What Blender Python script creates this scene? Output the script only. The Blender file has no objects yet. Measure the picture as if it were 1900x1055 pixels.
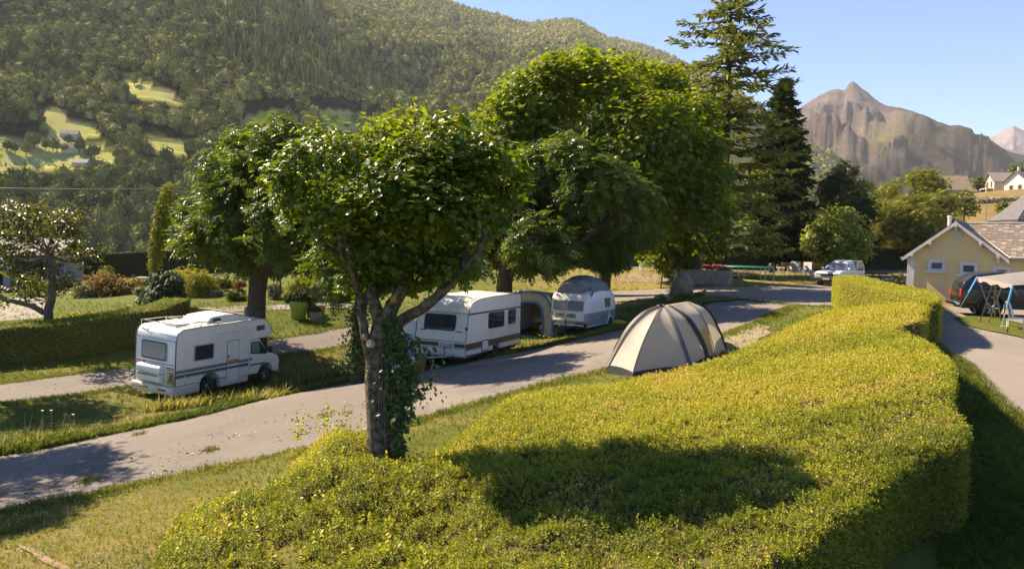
import bpy, bmesh, math, random
import numpy as np
from mathutils import Vector, Matrix
from mathutils.geometry import delaunay_2d_cdt
random.seed(7); RNG = np.random.default_rng(7)
S = bpy.context.scene
COL = S.collection
PI = math.pi

# ------------------------------------------------------------------ camera, sky, sun, exposure
F = 1400.0; CAMZ = 6.0                      # focal length in photo pixels (1900 wide); camera height
pit = math.atan((527.5-455)/F); rol = math.atan(.026)
fw = np.array([0, math.cos(pit), -math.sin(pit)])
_r0 = np.array([1., 0, 0]); _u0 = np.cross(_r0, fw)
R_ = _r0*math.cos(rol)+_u0*math.sin(rol); U_ = -_r0*math.sin(rol)+_u0*math.cos(rol)
CAM = np.array([0, 0, CAMZ])
cam = bpy.data.cameras.new('camera'); camo = bpy.data.objects.new('camera', cam); COL.objects.link(camo)
cam.sensor_width = 36; cam.lens = 36*F/1900; cam.clip_start = .1; cam.clip_end = 20000
M = Matrix.Identity(4)
for i in range(3):
    M[i][0] = R_[i]; M[i][1] = U_[i]; M[i][2] = -fw[i]; M[i][3] = CAM[i]
camo.matrix_world = M
S.camera = camo
SUN_EL = math.radians(42); SUN = np.array([-.835, .55, 0]); SUN /= np.linalg.norm(SUN)
sd = Vector((SUN[0]*math.cos(SUN_EL), SUN[1]*math.cos(SUN_EL), math.sin(SUN_EL)))   # towards the sun
w = bpy.data.worlds.new('World'); S.world = w; w.use_nodes = True
nt = w.node_tree; nt.nodes.clear()
o_ = nt.nodes.new('ShaderNodeOutputWorld'); bg = nt.nodes.new('ShaderNodeBackground'); sk = nt.nodes.new('ShaderNodeTexSky')
sk.sky_type = 'NISHITA'; sk.sun_disc = False; sk.sun_elevation = SUN_EL
sk.sun_rotation = math.atan2(SUN[0], SUN[1])
sk.altitude = 2600; sk.air_density = 1.15; sk.dust_density = 0.0; sk.ozone_density = 9.0
bg.inputs[1].default_value = .086
nt.links.new(sk.outputs[0], bg.inputs[0]); nt.links.new(bg.outputs[0], o_.inputs[0])
sl = bpy.data.lights.new('sun', 'SUN'); sl.energy = 5.0; sl.angle = math.radians(.5); sl.color = (1, .88, .67)
so = bpy.data.objects.new('sun', sl); COL.objects.link(so); so.rotation_euler = sd.to_track_quat('Z', 'Y').to_euler()
so.location = (-40, 20, 60)
S.view_settings.view_transform = 'Standard'; S.view_settings.look = 'None'
S.view_settings.gamma = 1; S.view_settings.use_curve_mapping = False
S.view_settings.exposure = 1.62
S.view_settings.use_white_balance = True; S.view_settings.white_balance_temperature = 7100; S.view_settings.white_balance_tint = 15
cy = S.cycles
cy.max_bounces = 6; cy.diffuse_bounces = 3; cy.glossy_bounces = 2; cy.transmission_bounces = 3; cy.volume_bounces = 0
cy.transparent_max_bounces = 6; cy.caustics_reflective = False; cy.caustics_refractive = False

# ------------------------------------------------------------------ helpers
def ray(px, py):
    px = np.asarray(px, float); py = np.asarray(py, float)
    d = fw + R_*((px-950)/F)[..., None] + U_*((527.5-py)/F)[..., None]
    return d/d[..., 1:2]
def at(px, py, d): return CAM + ray(px, py)*np.asarray(d, float)[..., None]
def horizon(px): return 455+.026*(np.asarray(px, float)-950)

def _h(n):
    n = np.asarray(n, np.int64)
    n = (n ^ 61) ^ (n >> 16); n = (n*9) & 0xffffffff; n = n ^ (n >> 4); n = (n*0x27d4eb2d) & 0xffffffff; n = n ^ (n >> 15)
    return (n & 0xffffff)/float(0xffffff)
def vnoise(P, seed=0):
    """value noise, P (...,3) -> 0..1"""
    P = np.asarray(P, float); i = np.floor(P).astype(np.int64); f = P-i; f = f*f*(3-2*f)
    def c(dx, dy, dz):
        return _h((i[..., 0]+dx)*374761393+(i[..., 1]+dy)*668265263+(i[..., 2]+dz)*2147483647+seed*1274126177)
    x, y, z = f[..., 0], f[..., 1], f[..., 2]
    a = c(0,0,0)*(1-x)+c(1,0,0)*x; b = c(0,1,0)*(1-x)+c(1,1,0)*x
    e = c(0,0,1)*(1-x)+c(1,0,1)*x; g = c(0,1,1)*(1-x)+c(1,1,1)*x
    return (a*(1-y)+b*y)*(1-z)+(e*(1-y)+g*y)*z
def fbm(P, o=4, seed=0):
    P = np.asarray(P, float); s = 0; a = .5; t = 0
    for k in range(o):
        s = s+a*vnoise(P*2**k, seed+k); t += a; a *= .5
    return s/t
def P3(x, y, z=0): return np.stack(np.broadcast_arrays(np.asarray(x, float), np.asarray(y, float), np.asarray(z, float)), -1)

def tag(o, label=None, cat=None, group=None, kind=None):
    if label: o['label'] = label
    if cat: o['category'] = cat
    if group: o['group'] = group
    if kind: o['kind'] = kind
    return o
def mesh_np(name, V, polys, mat=None, smooth=False, parent=None, attrs=None, mi=None, loc=None):
    """polys: list of (n,k) int arrays"""
    me = bpy.data.meshes.new(name); V = np.asarray(V, np.float32)
    me.vertices.add(len(V)); me.vertices.foreach_set('co', V.ravel())
    idx = np.concatenate([np.asarray(p, np.int32).ravel() for p in polys])
    tot = np.concatenate([np.full(len(p), p.shape[1], np.int32) for p in polys])
    me.loops.add(len(idx)); me.loops.foreach_set('vertex_index', idx)
    me.polygons.add(len(tot)); st = np.zeros(len(tot), np.int32); st[1:] = np.cumsum(tot)[:-1]
    me.polygons.foreach_set('loop_start', st)
    try: me.polygons.foreach_set('loop_total', tot)
    except Exception: pass
    me.polygons.foreach_set('use_smooth', np.full(len(tot), smooth))
    for m in (mat if isinstance(mat, (list, tuple)) else [mat]):
        if m: me.materials.append(m)
    if mi is not None: me.polygons.foreach_set('material_index', np.asarray(mi, np.int32))
    for k, (dom, a) in (attrs or {}).items():
        at_ = me.attributes.new(k, 'FLOAT', dom); at_.data.foreach_set('value', np.asarray(a, np.float32))
    me.update(calc_edges=True)
    o = bpy.data.objects.new(name, me); COL.objects.link(o)
    if parent: o.parent = parent
    if loc is not None: o.location = loc
    return o
def empty(name, loc, rz=0, label=None, cat=None, group=None, rot=None):
    o = bpy.data.objects.new(name, None); COL.objects.link(o); o.location = loc
    o.rotation_euler = rot if rot else (0, 0, rz); o.empty_display_size = .3
    return tag(o, label, cat, group)

class MB:
    """collects simple shapes, builds ONE mesh object"""
    def __init__(s): s.v = []; s.f = []; s.m = []
    def add(s, V, Fc, m=0):
        b = len(s.v); s.v += [tuple(map(float, p)) for p in V]; s.f += [tuple(i+b for i in f) for f in Fc]; s.m += [m]*len(Fc); return s
    def box(s, lo, hi, m=0, rot=None, at=None):
        x0, y0, z0 = lo; x1, y1, z1 = hi
        V = [(x0,y0,z0),(x1,y0,z0),(x1,y1,z0),(x0,y1,z0),(x0,y0,z1),(x1,y0,z1),(x1,y1,z1),(x0,y1,z1)]
        if rot is not None: V = [tuple(rot @ Vector(p)) for p in V]
        if at is not None: V = [tuple(Vector(p)+Vector(at)) for p in V]
        return s.add(V, [(0,3,2,1),(4,5,6,7),(0,1,5,4),(1,2,6,5),(2,3,7,6),(3,0,4,7)], m)
    def tube(s, pts, r, n=8, m=0, cap=True):
        pts = [Vector(p) for p in pts]; rs = r if isinstance(r, (list, tuple)) else [r]*len(pts)
        V = []; up = None
        for i, p in enumerate(pts):
            t = (pts[min(i+1, len(pts)-1)]-pts[max(i-1, 0)])
            if t.length < 1e-9: t = Vector((0,0,1))
            t.normalize()
            a = up if up is not None else (Vector((0,0,1)) if abs(t.z) < .9 else Vector((1,0,0)))
            x = a.cross(t)
            if x.length < 1e-4: x = Vector((1,0,0)).cross(t)
            x.normalize(); y = t.cross(x); up = y
            for k in range(n):
                q = 2*PI*k/n; V.append(p+(x*math.cos(q)+y*math.sin(q))*rs[i])
        Fc = [(i*n+k, i*n+(k+1) % n, (i+1)*n+(k+1) % n, (i+1)*n+k) for i in range(len(pts)-1) for k in range(n)]
        if cap: Fc += [tuple(range(n))[::-1], tuple((len(pts)-1)*n+k for k in range(n))]
        return s.add(V, Fc, m)
    def prism(s, poly, axis, lo, hi, m=0):
        """poly of 2-D points extruded along axis ('x','y','z')"""
        n = len(poly)
        def P(a, b, t): return {'y': (a, t, b), 'x': (t, a, b), 'z': (a, b, t)}[axis]
        V = [P(a, b, lo) for a, b in poly]+[P(a, b, hi) for a, b in poly]
        Fc = [tuple(range(n)), tuple(range(2*n-1, n-1, -1))]+[(i, n+i, n+(i+1) % n, (i+1) % n) for i in range(n)]
        return s.add(V, Fc, m)
    def lathe(s, prof, n=16, m=0, at=(0,0,0), axis='z'):
        V = []
        for r, h in prof:
            for k in range(n):
                q = 2*PI*k/n; a, b = r*math.cos(q), r*math.sin(q)
                p = (a, b, h) if axis == 'z' else ((a, h, b) if axis == 'y' else (h, a, b))
                V.append((p[0]+at[0], p[1]+at[1], p[2]+at[2]))
        Fc = [(i*n+k, i*n+(k+1) % n, (i+1)*n+(k+1) % n, (i+1)*n+k) for i in range(len(prof)-1) for k in range(n)]
        Fc += [tuple(range(n))[::-1], tuple((len(prof)-1)*n+k for k in range(n))]
        return s.add(V, Fc, m)
    def loft(s, rings, m=0, cap=True, closed=True):
        n = len(rings[0]); V = [p for r in rings for p in r]
        kk = n if closed else n-1
        Fc = [(i*n+k, i*n+(k+1) % n, (i+1)*n+(k+1) % n, (i+1)*n+k) for i in range(len(rings)-1) for k in range(kk)]
        if cap and closed: Fc += [tuple(range(n))[::-1], tuple((len(rings)-1)*n+k for k in range(n))]
        return s.add(V, Fc, m)
    def build(s, name, mats, parent=None, bevel=0, seg=2, smooth=False, angle=35, loc=None, rot=None):
        me = bpy.data.meshes.new(name)
        bm = bmesh.new(); vs = [bm.verts.new(p) for p in s.v]
        for f, m in zip(s.f, s.m):
            try: q = bm.faces.new([vs[i] for i in f])
            except ValueError: continue
            q.material_index = m; q.smooth = smooth
        bmesh.ops.recalc_face_normals(bm, faces=bm.faces[:])
        if bevel:
            ed = [e for e in bm.edges if len(e.link_faces) == 2 and e.calc_face_angle(0) > math.radians(angle)]
            bmesh.ops.bevel(bm, geom=ed, offset=bevel, segments=seg, profile=.6, affect='EDGES', clamp_overlap=True)
            if smooth:
                for q in bm.faces: q.smooth = True
        bm.to_mesh(me); bm.free()
        if smooth and not bevel:
            try: me.set_sharp_from_angle(angle=math.radians(angle))
            except Exception: pass
        for m in (mats if isinstance(mats, (list, tuple)) else [mats]): me.materials.append(m)
        o = bpy.data.objects.new(name, me); COL.objects.link(o)
        if parent: o.parent = parent
        if loc is not None: o.location = loc
        if rot is not None: o.rotation_euler = rot
        return o
def copy_tree(o, parent=None):
    c = o.copy(); COL.objects.link(c); c.parent = parent
    for ch in list(o.children): copy_tree(ch, c)
    return c

# ---- materials
def mat(name, col, rough=.7, metal=0, spec=.5, noise=0, nscale=4, col2=None, bump=0, bscale=30, ramp=None, coord='Object'):
    m = bpy.data.materials.new(name); m.use_nodes = True; t = m.node_tree; b = t.nodes['Principled BSDF']
    b.inputs['Roughness'].default_value = rough; b.inputs['Metallic'].default_value = metal
    b.inputs['Specular IOR Level'].default_value = spec
    b.inputs['Base Color'].default_value = (*col, 1)
    if noise or col2 or bump:
        tc = t.nodes.new('ShaderNodeTexCoord')
    if col2:
        nz = t.nodes.new('ShaderNodeTexNoise'); nz.inputs['Scale'].default_value = nscale; nz.inputs['Detail'].default_value = 6; nz.inputs['Roughness'].default_value = .65
        t.links.new(tc.outputs[coord], nz.inputs['Vector'])
        cr_ = t.nodes.new('ShaderNodeValToRGB'); cr_.color_ramp.elements[0].position = .5-(ramp or .15); cr_.color_ramp.elements[1].position = .5+(ramp or .15)
        cr_.color_ramp.elements[0].color = (*col, 1); cr_.color_ramp.elements[1].color = (*col2, 1)
        t.links.new(nz.outputs['Fac'], cr_.inputs[0]); t.links.new(cr_.outputs[0], b.inputs['Base Color'])
    if bump:
        nb = t.nodes.new('ShaderNodeTexNoise'); nb.inputs['Scale'].default_value = bscale; nb.inputs['Detail'].default_value = 4
        t.links.new(tc.outputs[coord], nb.inputs['Vector'])
        bp = t.nodes.new('ShaderNodeBump'); bp.inputs['Strength'].default_value = bump; bp.inputs['Distance'].default_value = .02
        t.links.new(nb.outputs['Fac'], bp.inputs['Height']); t.links.new(bp.outputs[0], b.inputs['Normal'])
    return m
class NT:
    """small node-graph helper"""
    def __init__(s, name):
        s.m = bpy.data.materials.new(name); s.m.use_nodes = True; s.t = s.m.node_tree; s.b = s.t.nodes['Principled BSDF']
        s.out = [n for n in s.t.nodes if n.type == 'OUTPUT_MATERIAL'][0]
    def n(s, typ, **kw):
        nd = s.t.nodes.new(typ)
        for k, v in kw.items():
            if k.startswith('i_'): nd.inputs[k[2:].replace('_', ' ')].default_value = v
            else: setattr(nd, k, v)
        return nd
    def l(s, a, b): s.t.links.new(a, b)
    def noise(s, vec, scale, detail=5, rough=.6):
        n = s.n('ShaderNodeTexNoise'); n.inputs['Scale'].default_value = scale; n.inputs['Detail'].default_value = detail; n.inputs['Roughness'].default_value = rough
        s.l(vec, n.inputs['Vector']); return n.outputs['Fac']
    def ramp(s, fac, stops):
        r = s.n('ShaderNodeValToRGB'); e = r.color_ramp.elements
        while len(e) < len(stops): e.new(.5)
        for k, (p, c) in zip(e, stops): k.position = p; k.color = (*c, 1) if len(c) == 3 else c
        s.l(fac, r.inputs[0]); return r.outputs[0]
    def mix(s, fac, a, b, mode='MIX'):
        m = s.n('ShaderNodeMix', data_type='RGBA', blend_type=mode)
        for v, i in ((fac, 0), (a, 6), (b, 7)):
            if hasattr(v, 'is_linked'): s.l(v, m.inputs[i])
            elif i == 0: m.inputs[0].default_value = v
            else: m.inputs[i].default_value = (*v, 1)
        return m.outputs[2]
    def math(s, op, a, b=0):
        m = s.n('ShaderNodeMath', operation=op)
        for v, i in ((a, 0), (b, 1)):
            if hasattr(v, 'is_linked'): s.l(v, m.inputs[i])
            else: m.inputs[i].default_value = v
        return m.outputs[0]
    def bump(s, h, strength, dist=.02):
        b = s.n('ShaderNodeBump'); b.inputs['Strength'].default_value = strength; b.inputs['Distance'].default_value = dist
        s.l(h, b.inputs['Height']); s.l(b.outputs[0], s.b.inputs['Normal'])
    def attr(s, name): return s.n('ShaderNodeAttribute', attribute_name=name).outputs['Fac']
    def pos(s): return s.n('ShaderNodeNewGeometry').outputs['Position']
    def obj(s): return s.n('ShaderNodeTexCoord').outputs['Object']

def leaf_mat(name, stops, trans=.35, rough=.45, spec=.3, tcol=1.25):
    """leaf: diffuse/glossy sheet with light coming through; 'rnd' runs along the colour stops"""
    g = NT(name); a = g.attr('rnd'); c = g.ramp(a, stops)
    g.l(c, g.b.inputs['Base Color']); g.b.inputs['Roughness'].default_value = rough; g.b.inputs['Specular IOR Level'].default_value = spec
    tr = g.n('ShaderNodeBsdfTranslucent')
    tc = g.mix(1.0, c, (tcol, tcol*1.03, .55), 'MULTIPLY'); g.l(tc, tr.inputs[0])
    mx = g.n('ShaderNodeMixShader'); mx.inputs[0].default_value = trans
    g.l(g.b.outputs[0], mx.inputs[1]); g.l(tr.outputs[0], mx.inputs[2]); g.l(mx.outputs[0], g.out.inputs['Surface'])
    return g.m

# ------------------------------------------------------------------ lie of the land (heights surveyed from the photograph)
CP = [(0,950,14.5),(300,890,16.3),(720,790,19),(940,735,20.5),(1180,695,22),(1320,658,23),
(0,850,19),(230,760,26),(680,710,26),(1130,612,36),(1085,618,37),(867,674,31),(960,646,36),
(320,742,28),(492,728,32.3),(385,735,29.5),(555,588,43),(300,560,48),(600,570,46),(475,640,36),(100,675,33),(100,735,27.5),(100,690,31.5),
(560,650,36.5),(560,625,39),(710,862,13),(1780,960,11.5),(1870,730,17),(1740,645,22),(1840,588,30),(1745,567,36),(1540,532,56),
(1265,552,44),(1400,545,46),(1450,577,34.5),(1560,570,33),(1385,515,62),(1300,525,53),(1225,503,66),(1500,505,78),(900,520,62),
(250,545,58),(300,508,80),(1850,1055,9.6),(100,1000,12.7),(500,900,14.2),(800,850,13.2),(340,1000,11),(1680,600,28),(1130,560,50),(1640,510,70)]
WP = [(-12,4,5.2),(0,4,4.3),(8,4,4.2),(16,8,3.5),(-32,20,7),(-40,40,6.5),(-50,75,5),(42,30,1.5),(50,60,1),(0,90,2.2),(40,95,1.5),(-40,100,4.2)]
class TPS:
    def __init__(s, P, lam=.02):
        n = len(P); s.xy = P[:, :2]/20.; r = np.linalg.norm(s.xy[:, None]-s.xy[None], axis=2)
        K = np.where(r > 0, r*r*np.log(r+1e-12), 0)+lam*np.eye(n); A = np.zeros((n+3, n+3)); A[:n, :n] = K; A[:n, n] = 1; A[:n, n+1:] = s.xy; A[n:, :n] = A[:n, n:].T
        b = np.zeros(n+3); b[:n] = P[:, 2]; s.w = np.linalg.solve(A, b)
    def __call__(s, x, y):
        x = np.asarray(x, float)/20.; y = np.asarray(y, float)/20.; o = s.w[-3]+s.w[-2]*x+s.w[-1]*y
        for (a, b), w_ in zip(s.xy, s.w):
            r2 = (x-a)**2+(y-b)**2; o = o+w_*.5*r2*np.log(r2+1e-12)
        return o
_near = TPS(np.array([at(*c) for c in CP]+[(x, y, CAMZ-h) for x, y, h in WP]))
def sstep(a, b, x): t = np.clip((np.asarray(x, float)-a)/(b-a), 0, 1); return t*t*(3-2*t)
HILLTOP = ([-2000,1350,1500,1560,1620,1700,1800,1900,2000,2300,4000], [-9,-9,-2,8,18,21.2,23.4,25.4,26.4,28,28])
def gz(x, y):
    """height of the ground at x, y"""
    x = np.asarray(x, float); y = np.asarray(y, float)
    cx = np.clip(x, -55, 55); cyy = np.clip(y, 0, 95)
    n = _near(cx, cyy)
    px = 950+F*x/np.maximum(y, 20.)
    top = np.interp(px, *HILLTOP)
    d = np.maximum(y, 1)
    far = 3.2+(top-3.2)*sstep(95, 215, d)
    far = far + np.where(top > 10, 1.2*(vnoise(P3(x/18, y/18))-.5)*sstep(95,120,d), 0)
    return n*(1-sstep(78, 100, d))+far*sstep(78, 100, d)
def g1(x, y): return float(gz(x, y))
def meet(px, py, surf=None, dmin=4., dmax=260., n=1600):
    """ground point seen at a pixel of the photograph"""
    surf = surf or gz; r = ray(px, py); ds = np.geomspace(dmin, dmax, n)
    f = CAMZ+r[2]*ds-surf(r[0]*ds, ds); i = int(np.argmax(f < 0))
    if f[i] >= 0: i = n-1
    t = ds[i-1]+(ds[i]-ds[i-1])*f[i-1]/(f[i-1]-f[i]) if f[i] < 0 else ds[-1]
    return CAM+r*t
def gp(px, d, dz=0):
    """ground point in the column px at depth d"""
    x = (px-950)/F*d; return np.array([x, d, g1(x, d)+dz])
def cat(pts, n=8):
    """Catmull-Rom through points"""
    P = [np.asarray(p, float) for p in pts]; P = [2*P[0]-P[1]]+P+[2*P[-1]-P[-2]]; out = []
    for i in range(1, len(P)-2):
        for k in range(n):
            t = k/n; a, b, c, e = P[i-1:i+3]
            out.append(.5*((2*b)+(-a+c)*t+(2*a-5*b+4*c-e)*t*t+(-a+3*b-3*c+e)*t**3))
    out.append(P[-2]); return out
def inpoly(x, y, poly):
    x = np.asarray(x); y = np.asarray(y); r = np.zeros(x.shape, bool); n = len(poly)
    for i in range(n):
        (x0, y0), (x1, y1) = poly[i][:2], poly[(i+1) % n][:2]
        if y0 == y1: continue
        r ^= ((y0 > y) != (y1 > y)) & (x < (x1-x0)*(y-y0)/(y1-y0)+x0)
    return r
def resample(poly, step, closed=True):
    out = []; n = len(poly)
    for i in range(n if closed else n-1):
        a = np.asarray(poly[i][:2], float); b = np.asarray(poly[(i+1) % n][:2], float); k = max(1, int(np.linalg.norm(b-a)/step))
        out += [a+(b-a)*j/k for j in range(k)]
    if not closed: out.append(np.asarray(poly[-1][:2], float))
    return np.array(out)
def sheet(name, poly, off, mat_, step=.6, rag=.06, surf=None, kind='structure', zfun=None):
    """a thin sheet following the ground inside a polygon (world xy)"""
    surf = surf or gz; B = resample(poly, min(step, .4))
    B = B+rag*2*(np.stack([fbm(P3(B[:, 0]*1.7, B[:, 1]*1.7, 3), 3), fbm(P3(B[:, 0]*1.7, B[:, 1]*1.7, 9), 3)], -1)-.5)*2
    lo, hi = B.min(0), B.max(0)
    gx, gy = np.meshgrid(np.arange(lo[0], hi[0], step), np.arange(lo[1], hi[1], step)); gx = gx.ravel(); gy = gy.ravel()
    k = inpoly(gx, gy, B); I = np.stack([gx[k], gy[k]], -1)
    if len(I):
        dmin = np.min(np.linalg.norm(I[:, None]-B[None, ::2], axis=2), axis=1) if len(I)*len(B) < 4e6 else np.ones(len(I))
        I = I[dmin > step*.3]
    pts = [Vector(p) for p in np.concatenate([B, I])]
    ed = [(i, (i+1) % len(B)) for i in range(len(B))]
    V, E, Fc, *_ = delaunay_2d_cdt(pts, ed, [], 1, 1e-5)
    V = np.array([(v.x, v.y) for v in V]); z = surf(V[:, 0], V[:, 1])+off
    Fc = np.array([f for f in Fc if len(f) == 3], np.int32)
    o = mesh_np(name, np.c_[V, z], [Fc], mat_, True)
    if kind: o['kind'] = kind
    return o

# ------------------------------------------------------------------ ground, roads, hill, mountains, air
def ground_mat():
    g = NT('ground_grass'); p = g.pos()
    n1 = g.noise(p, .35, 5); n2 = g.noise(p, 2.2, 6); n3 = g.noise(p, 22, 4, .7); n4 = g.noise(p, 90, 2)
    green = g.ramp(n3, [(.3, (.06, .08, .012)), (.7, (.13, .15, .026))])
    dry = g.ramp(n3, [(.3, (.15, .125, .035)), (.7, (.28, .225, .075))])
    f = g.math('ADD', g.math('MULTIPLY', n1, .7), g.math('MULTIPLY', n2, .3))
    f = g.math('ADD', f, g.math('MULTIPLY', g.attr('dry'), .5))
    fac = g.ramp(f, [(.46, (0, 0, 0)), (.72, (1, 1, 1))])
    c = g.mix(fac, green, dry)
    soil = g.ramp(n2, [(.3, (.10, .075, .045)), (.7, (.17, .12, .075))])
    sf = g.ramp(g.noise(p, 1.1, 6, .7), [(.66, (0, 0, 0)), (.74, (1, 1, 1))])
    c = g.mix(g.math('MULTIPLY', sf, .6), c, soil)
    gold = g.ramp(g.noise(p, .08, 6), [(.35, (.165,.115,.040)), (.52, (.205,.150,.058)), (.7, (.125,.118,.034))])
    c = g.mix(g.attr('gold'), c, gold)
    g.l(c, g.b.inputs['Base Color']); g.b.inputs['Roughness'].default_value = .95; g.b.inputs['Specular IOR Level'].default_value = .1
    g.bump(g.math('ADD', n3, g.math('MULTIPLY', n4, .7)), .9, .05)
    return g.m
def asphalt_mat(name, c0, c1):
    g = NT(name); p = g.pos()
    a = g.noise(p, .6, 6, .65); b = g.noise(p, 45, 3, .7); sp = g.noise(p, 160, 2)
    c = g.ramp(a, [(.3, c0), (.7, c1)])
    c = g.mix(g.ramp(b, [(.35, (0,0,0)), (.65, (1,1,1))]), c, tuple(min(1, v*1.25) for v in c1))
    c = g.mix(g.math('MULTIPLY', g.ramp(sp, [(.55, (0,0,0)), (.62, (1,1,1))]), .35), c, (.30, .28, .26))
    st = g.ramp(g.noise(p, .22, 5, .7), [(.55, (0,0,0)), (.68, (1,1,1))]); c = g.mix(g.math('MULTIPLY', st, .35), c, (.07, .065, .06))
    wv = g.n('ShaderNodeVectorMath', operation='ADD'); nv = g.n('ShaderNodeTexNoise'); nv.inputs['Scale'].default_value = 1.3; g.l(p, nv.inputs['Vector']); g.l(p, wv.inputs[0]); g.l(nv.outputs['Color'], wv.inputs[1])
    vo = g.n('ShaderNodeTexVoronoi', feature='DISTANCE_TO_EDGE'); vo.inputs['Scale'].default_value = .42; g.l(wv.outputs[0], vo.inputs['Vector'])
    cr = g.math('MULTIPLY', g.ramp(vo.outputs['Distance'], [(.0, (1,1,1)), (.012, (0,0,0))]), g.ramp(g.noise(p, .3, 3), [(.48, (0,0,0)), (.58, (1,1,1))]))
    c = g.mix(g.math('MULTIPLY', cr, .75), c, (.035, .032, .028))
    pv = g.n('ShaderNodeTexVoronoi'); pv.inputs['Scale'].default_value = .16; g.l(wv.outputs[0], pv.inputs['Vector']); c = g.mix(.30, c, g.mix(1, c, g.ramp(pv.outputs['Color'], [(.2, (.55,.55,.57)), (.8, (1.4,1.36,1.3))]), 'MULTIPLY'))
    gv = g.ramp(g.noise(p, 9, 4, .8), [(.62, (0,0,0)), (.70, (1,1,1))]); c = g.mix(g.math('MULTIPLY', gv, .45), c, (.26, .23, .19))
    g.l(c, g.b.inputs['Base Color']); g.b.inputs['Roughness'].default_value = .88; g.b.inputs['Specular IOR Level'].default_value = .25
    g.bump(g.math('ADD', b, sp), .6, .008)
    return g.m
GM = ground_mat()
def axis(lo, hi, step, far_lo, far_hi, r=1.22):
    a = list(np.arange(lo, hi+1e-6, step)); s = step
    while a[-1] < far_hi: s *= r; a.append(a[-1]+s)
    s = step
    while a[0] > far_lo: s *= r; a.insert(0, a[0]-s)
    return np.array(a)
xs = axis(-40, 42, .5, -1500, 1500, 1.18); ys = axis(1, 110, .5, -150, 900, 1.07)
gx, gy = np.meshgrid(xs, ys); ZZ = gz(gx, gy)
nx, ny = len(xs), len(ys); ii = np.arange(nx*ny).reshape(ny, nx)
Q = np.stack([ii[:-1, :-1], ii[:-1, 1:], ii[1:, 1:], ii[1:, :-1]], -1).reshape(-1, 4)
_px = 950+F*gx/np.maximum(gy, 8.)
gold = sstep(112, 135, gy)*sstep(1540, 1600, _px)
dry = .5*sstep(900, 1100, _px)*sstep(40, 50, gy)+.25*sstep(0, 6, gx+9-.5*(gy-20))*0
dry = np.maximum(dry, .45*np.exp(-((gx+7)**2+(gy-32)**2)/60)); dry = np.maximum(dry, .35*np.exp(-((gx+6)**2+(gy-11)**2)/20))
garden = ((_px < 640) & (gy > 40) & (gy < 78)); dry = np.where(garden, -.35, dry)
ground = mesh_np('ground', np.stack([gx, gy, ZZ], -1).reshape(-1, 3), [Q], GM, True, attrs={'gold': ('POINT', gold.ravel()), 'dry': ('POINT', dry.ravel())})
ground['kind'] = 'structure'

ROAD = asphalt_mat('asphalt_road', (.090, .078, .067), (.140, .122, .104))
ROAD2 = asphalt_mat('asphalt_yard', (.118, .101, .086), (.178, .154, .130))
def gpoly(pts): return [meet(*p)[:2] if len(p) == 2 else gp(*p)[:2] for p in pts]
upA = cat(gpoly([(-420,955),(-200,897),(0,849),(200,806),(400,764),(560,727),(680,704),(800,683),(950,656),(1060,633),(1150,612),(1250,592),(1300,572),(1330,556)]), 6)
loA = cat(gpoly([(-420,1120),(-200,1010),(0,950),(150,921),(300,889),(500,846),(640,816),(760,784),(850,757),(935,734),(1010,713),(1100,690),(1200,662),(1330,625),(1400,598),(1455,573),(1500,562)]), 6)
road_lower = sheet('road', upA+loA[::-1], .014, ROAD, .5, .07)
upB = cat(gpoly([(-500,760),(-200,737),(0,713),(120,697),(240,682),(400,650),(520,628),(600,615),(650,606),(740,594),(840,580),(940,566),(1050,553),(1143,540)]), 6)
loB = cat(gpoly([(-500,820),(-200,783),(0,749),(120,736),(240,716),(400,686),(520,660),(600,648),(660,638),(740,622),(840,606),(940,588),(1050,570),(1160,553)]), 6)
road_upper = sheet('road', upB+loB[::-1], .012, ROAD, .5, .07)
upJ = cat(gpoly([(1100,541),(1220,537),(1290,534),(1400,532),(1510,530),(1590,525),(1640,522),(1700,520)]), 6)
loJ = cat(gpoly([(1100,560),(1220,556),(1290,551),(1358,553),(1464,565),(1560,569),(1640,566),(1720,563)]), 6)
road_junction = sheet('road', upJ+loJ[::-1], .045, ROAD2, .6, .05)
yard = sheet('yard', cat(gpoly([(1690,575),(1730,560),(1800,566),(1900,572),(2080,588),(2180,720),(2050,800),(1965,802),(1868,752),(1830,712),(1790,672),(1742,643),(1720,600),(1690,575)]), 5)[:-1], .04, ROAD2, .6, .05)
sheet('path', gpoly([(365,577),(380,571),(500,567),(640,562),(660,566),(640,572),(500,576),(380,581)]), .03, ROAD2, .5, .04)
sheet('driveway', gpoly([(-150,560),(0,553),(70,551),(88,556),(84,590),(-150,608)]), .03, ROAD2, .6, .04)
sheet('terrace', gpoly([(1590,513),(1680,508),(1690,520),(1590,524)]), .03, ROAD2, .6, .04)
PAINT = mat('road_paint', (.72, .70, .64), .7, col2=(.5, .48, .44), nscale=9)
ln = resample([meet(1372,554)[:2], meet(1456,563)[:2]], .4, False); dirn = (ln[-1]-ln[0])/np.linalg.norm(ln[-1]-ln[0]); nrm = np.array([-dirn[1], dirn[0]])
sheet('road_marking', [ln[0]+nrm*.07, ln[-1]+nrm*.07, ln[-1]-nrm*.07, ln[0]-nrm*.07], .07, PAINT, .3, .008)
SOIL = mat('bare_soil', (.13, .085, .05), .95, col2=(.22, .15, .085), nscale=3, bump=.6)
sheet('soil_patch', cat(gpoly([(300,985),(325,972),(365,985),(372,1010),(350,1030),(322,1010),(300,985)]), 4)[:-1], .02, SOIL, .3, .12)
sheet('soil_track', cat(gpoly([(36,1010),(80,1030),(130,1052),(170,1075),(165,1085),(120,1060),(70,1038),(36,1014),(36,1010)]), 3)[:-1], .02, SOIL, .3, .05)
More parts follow.
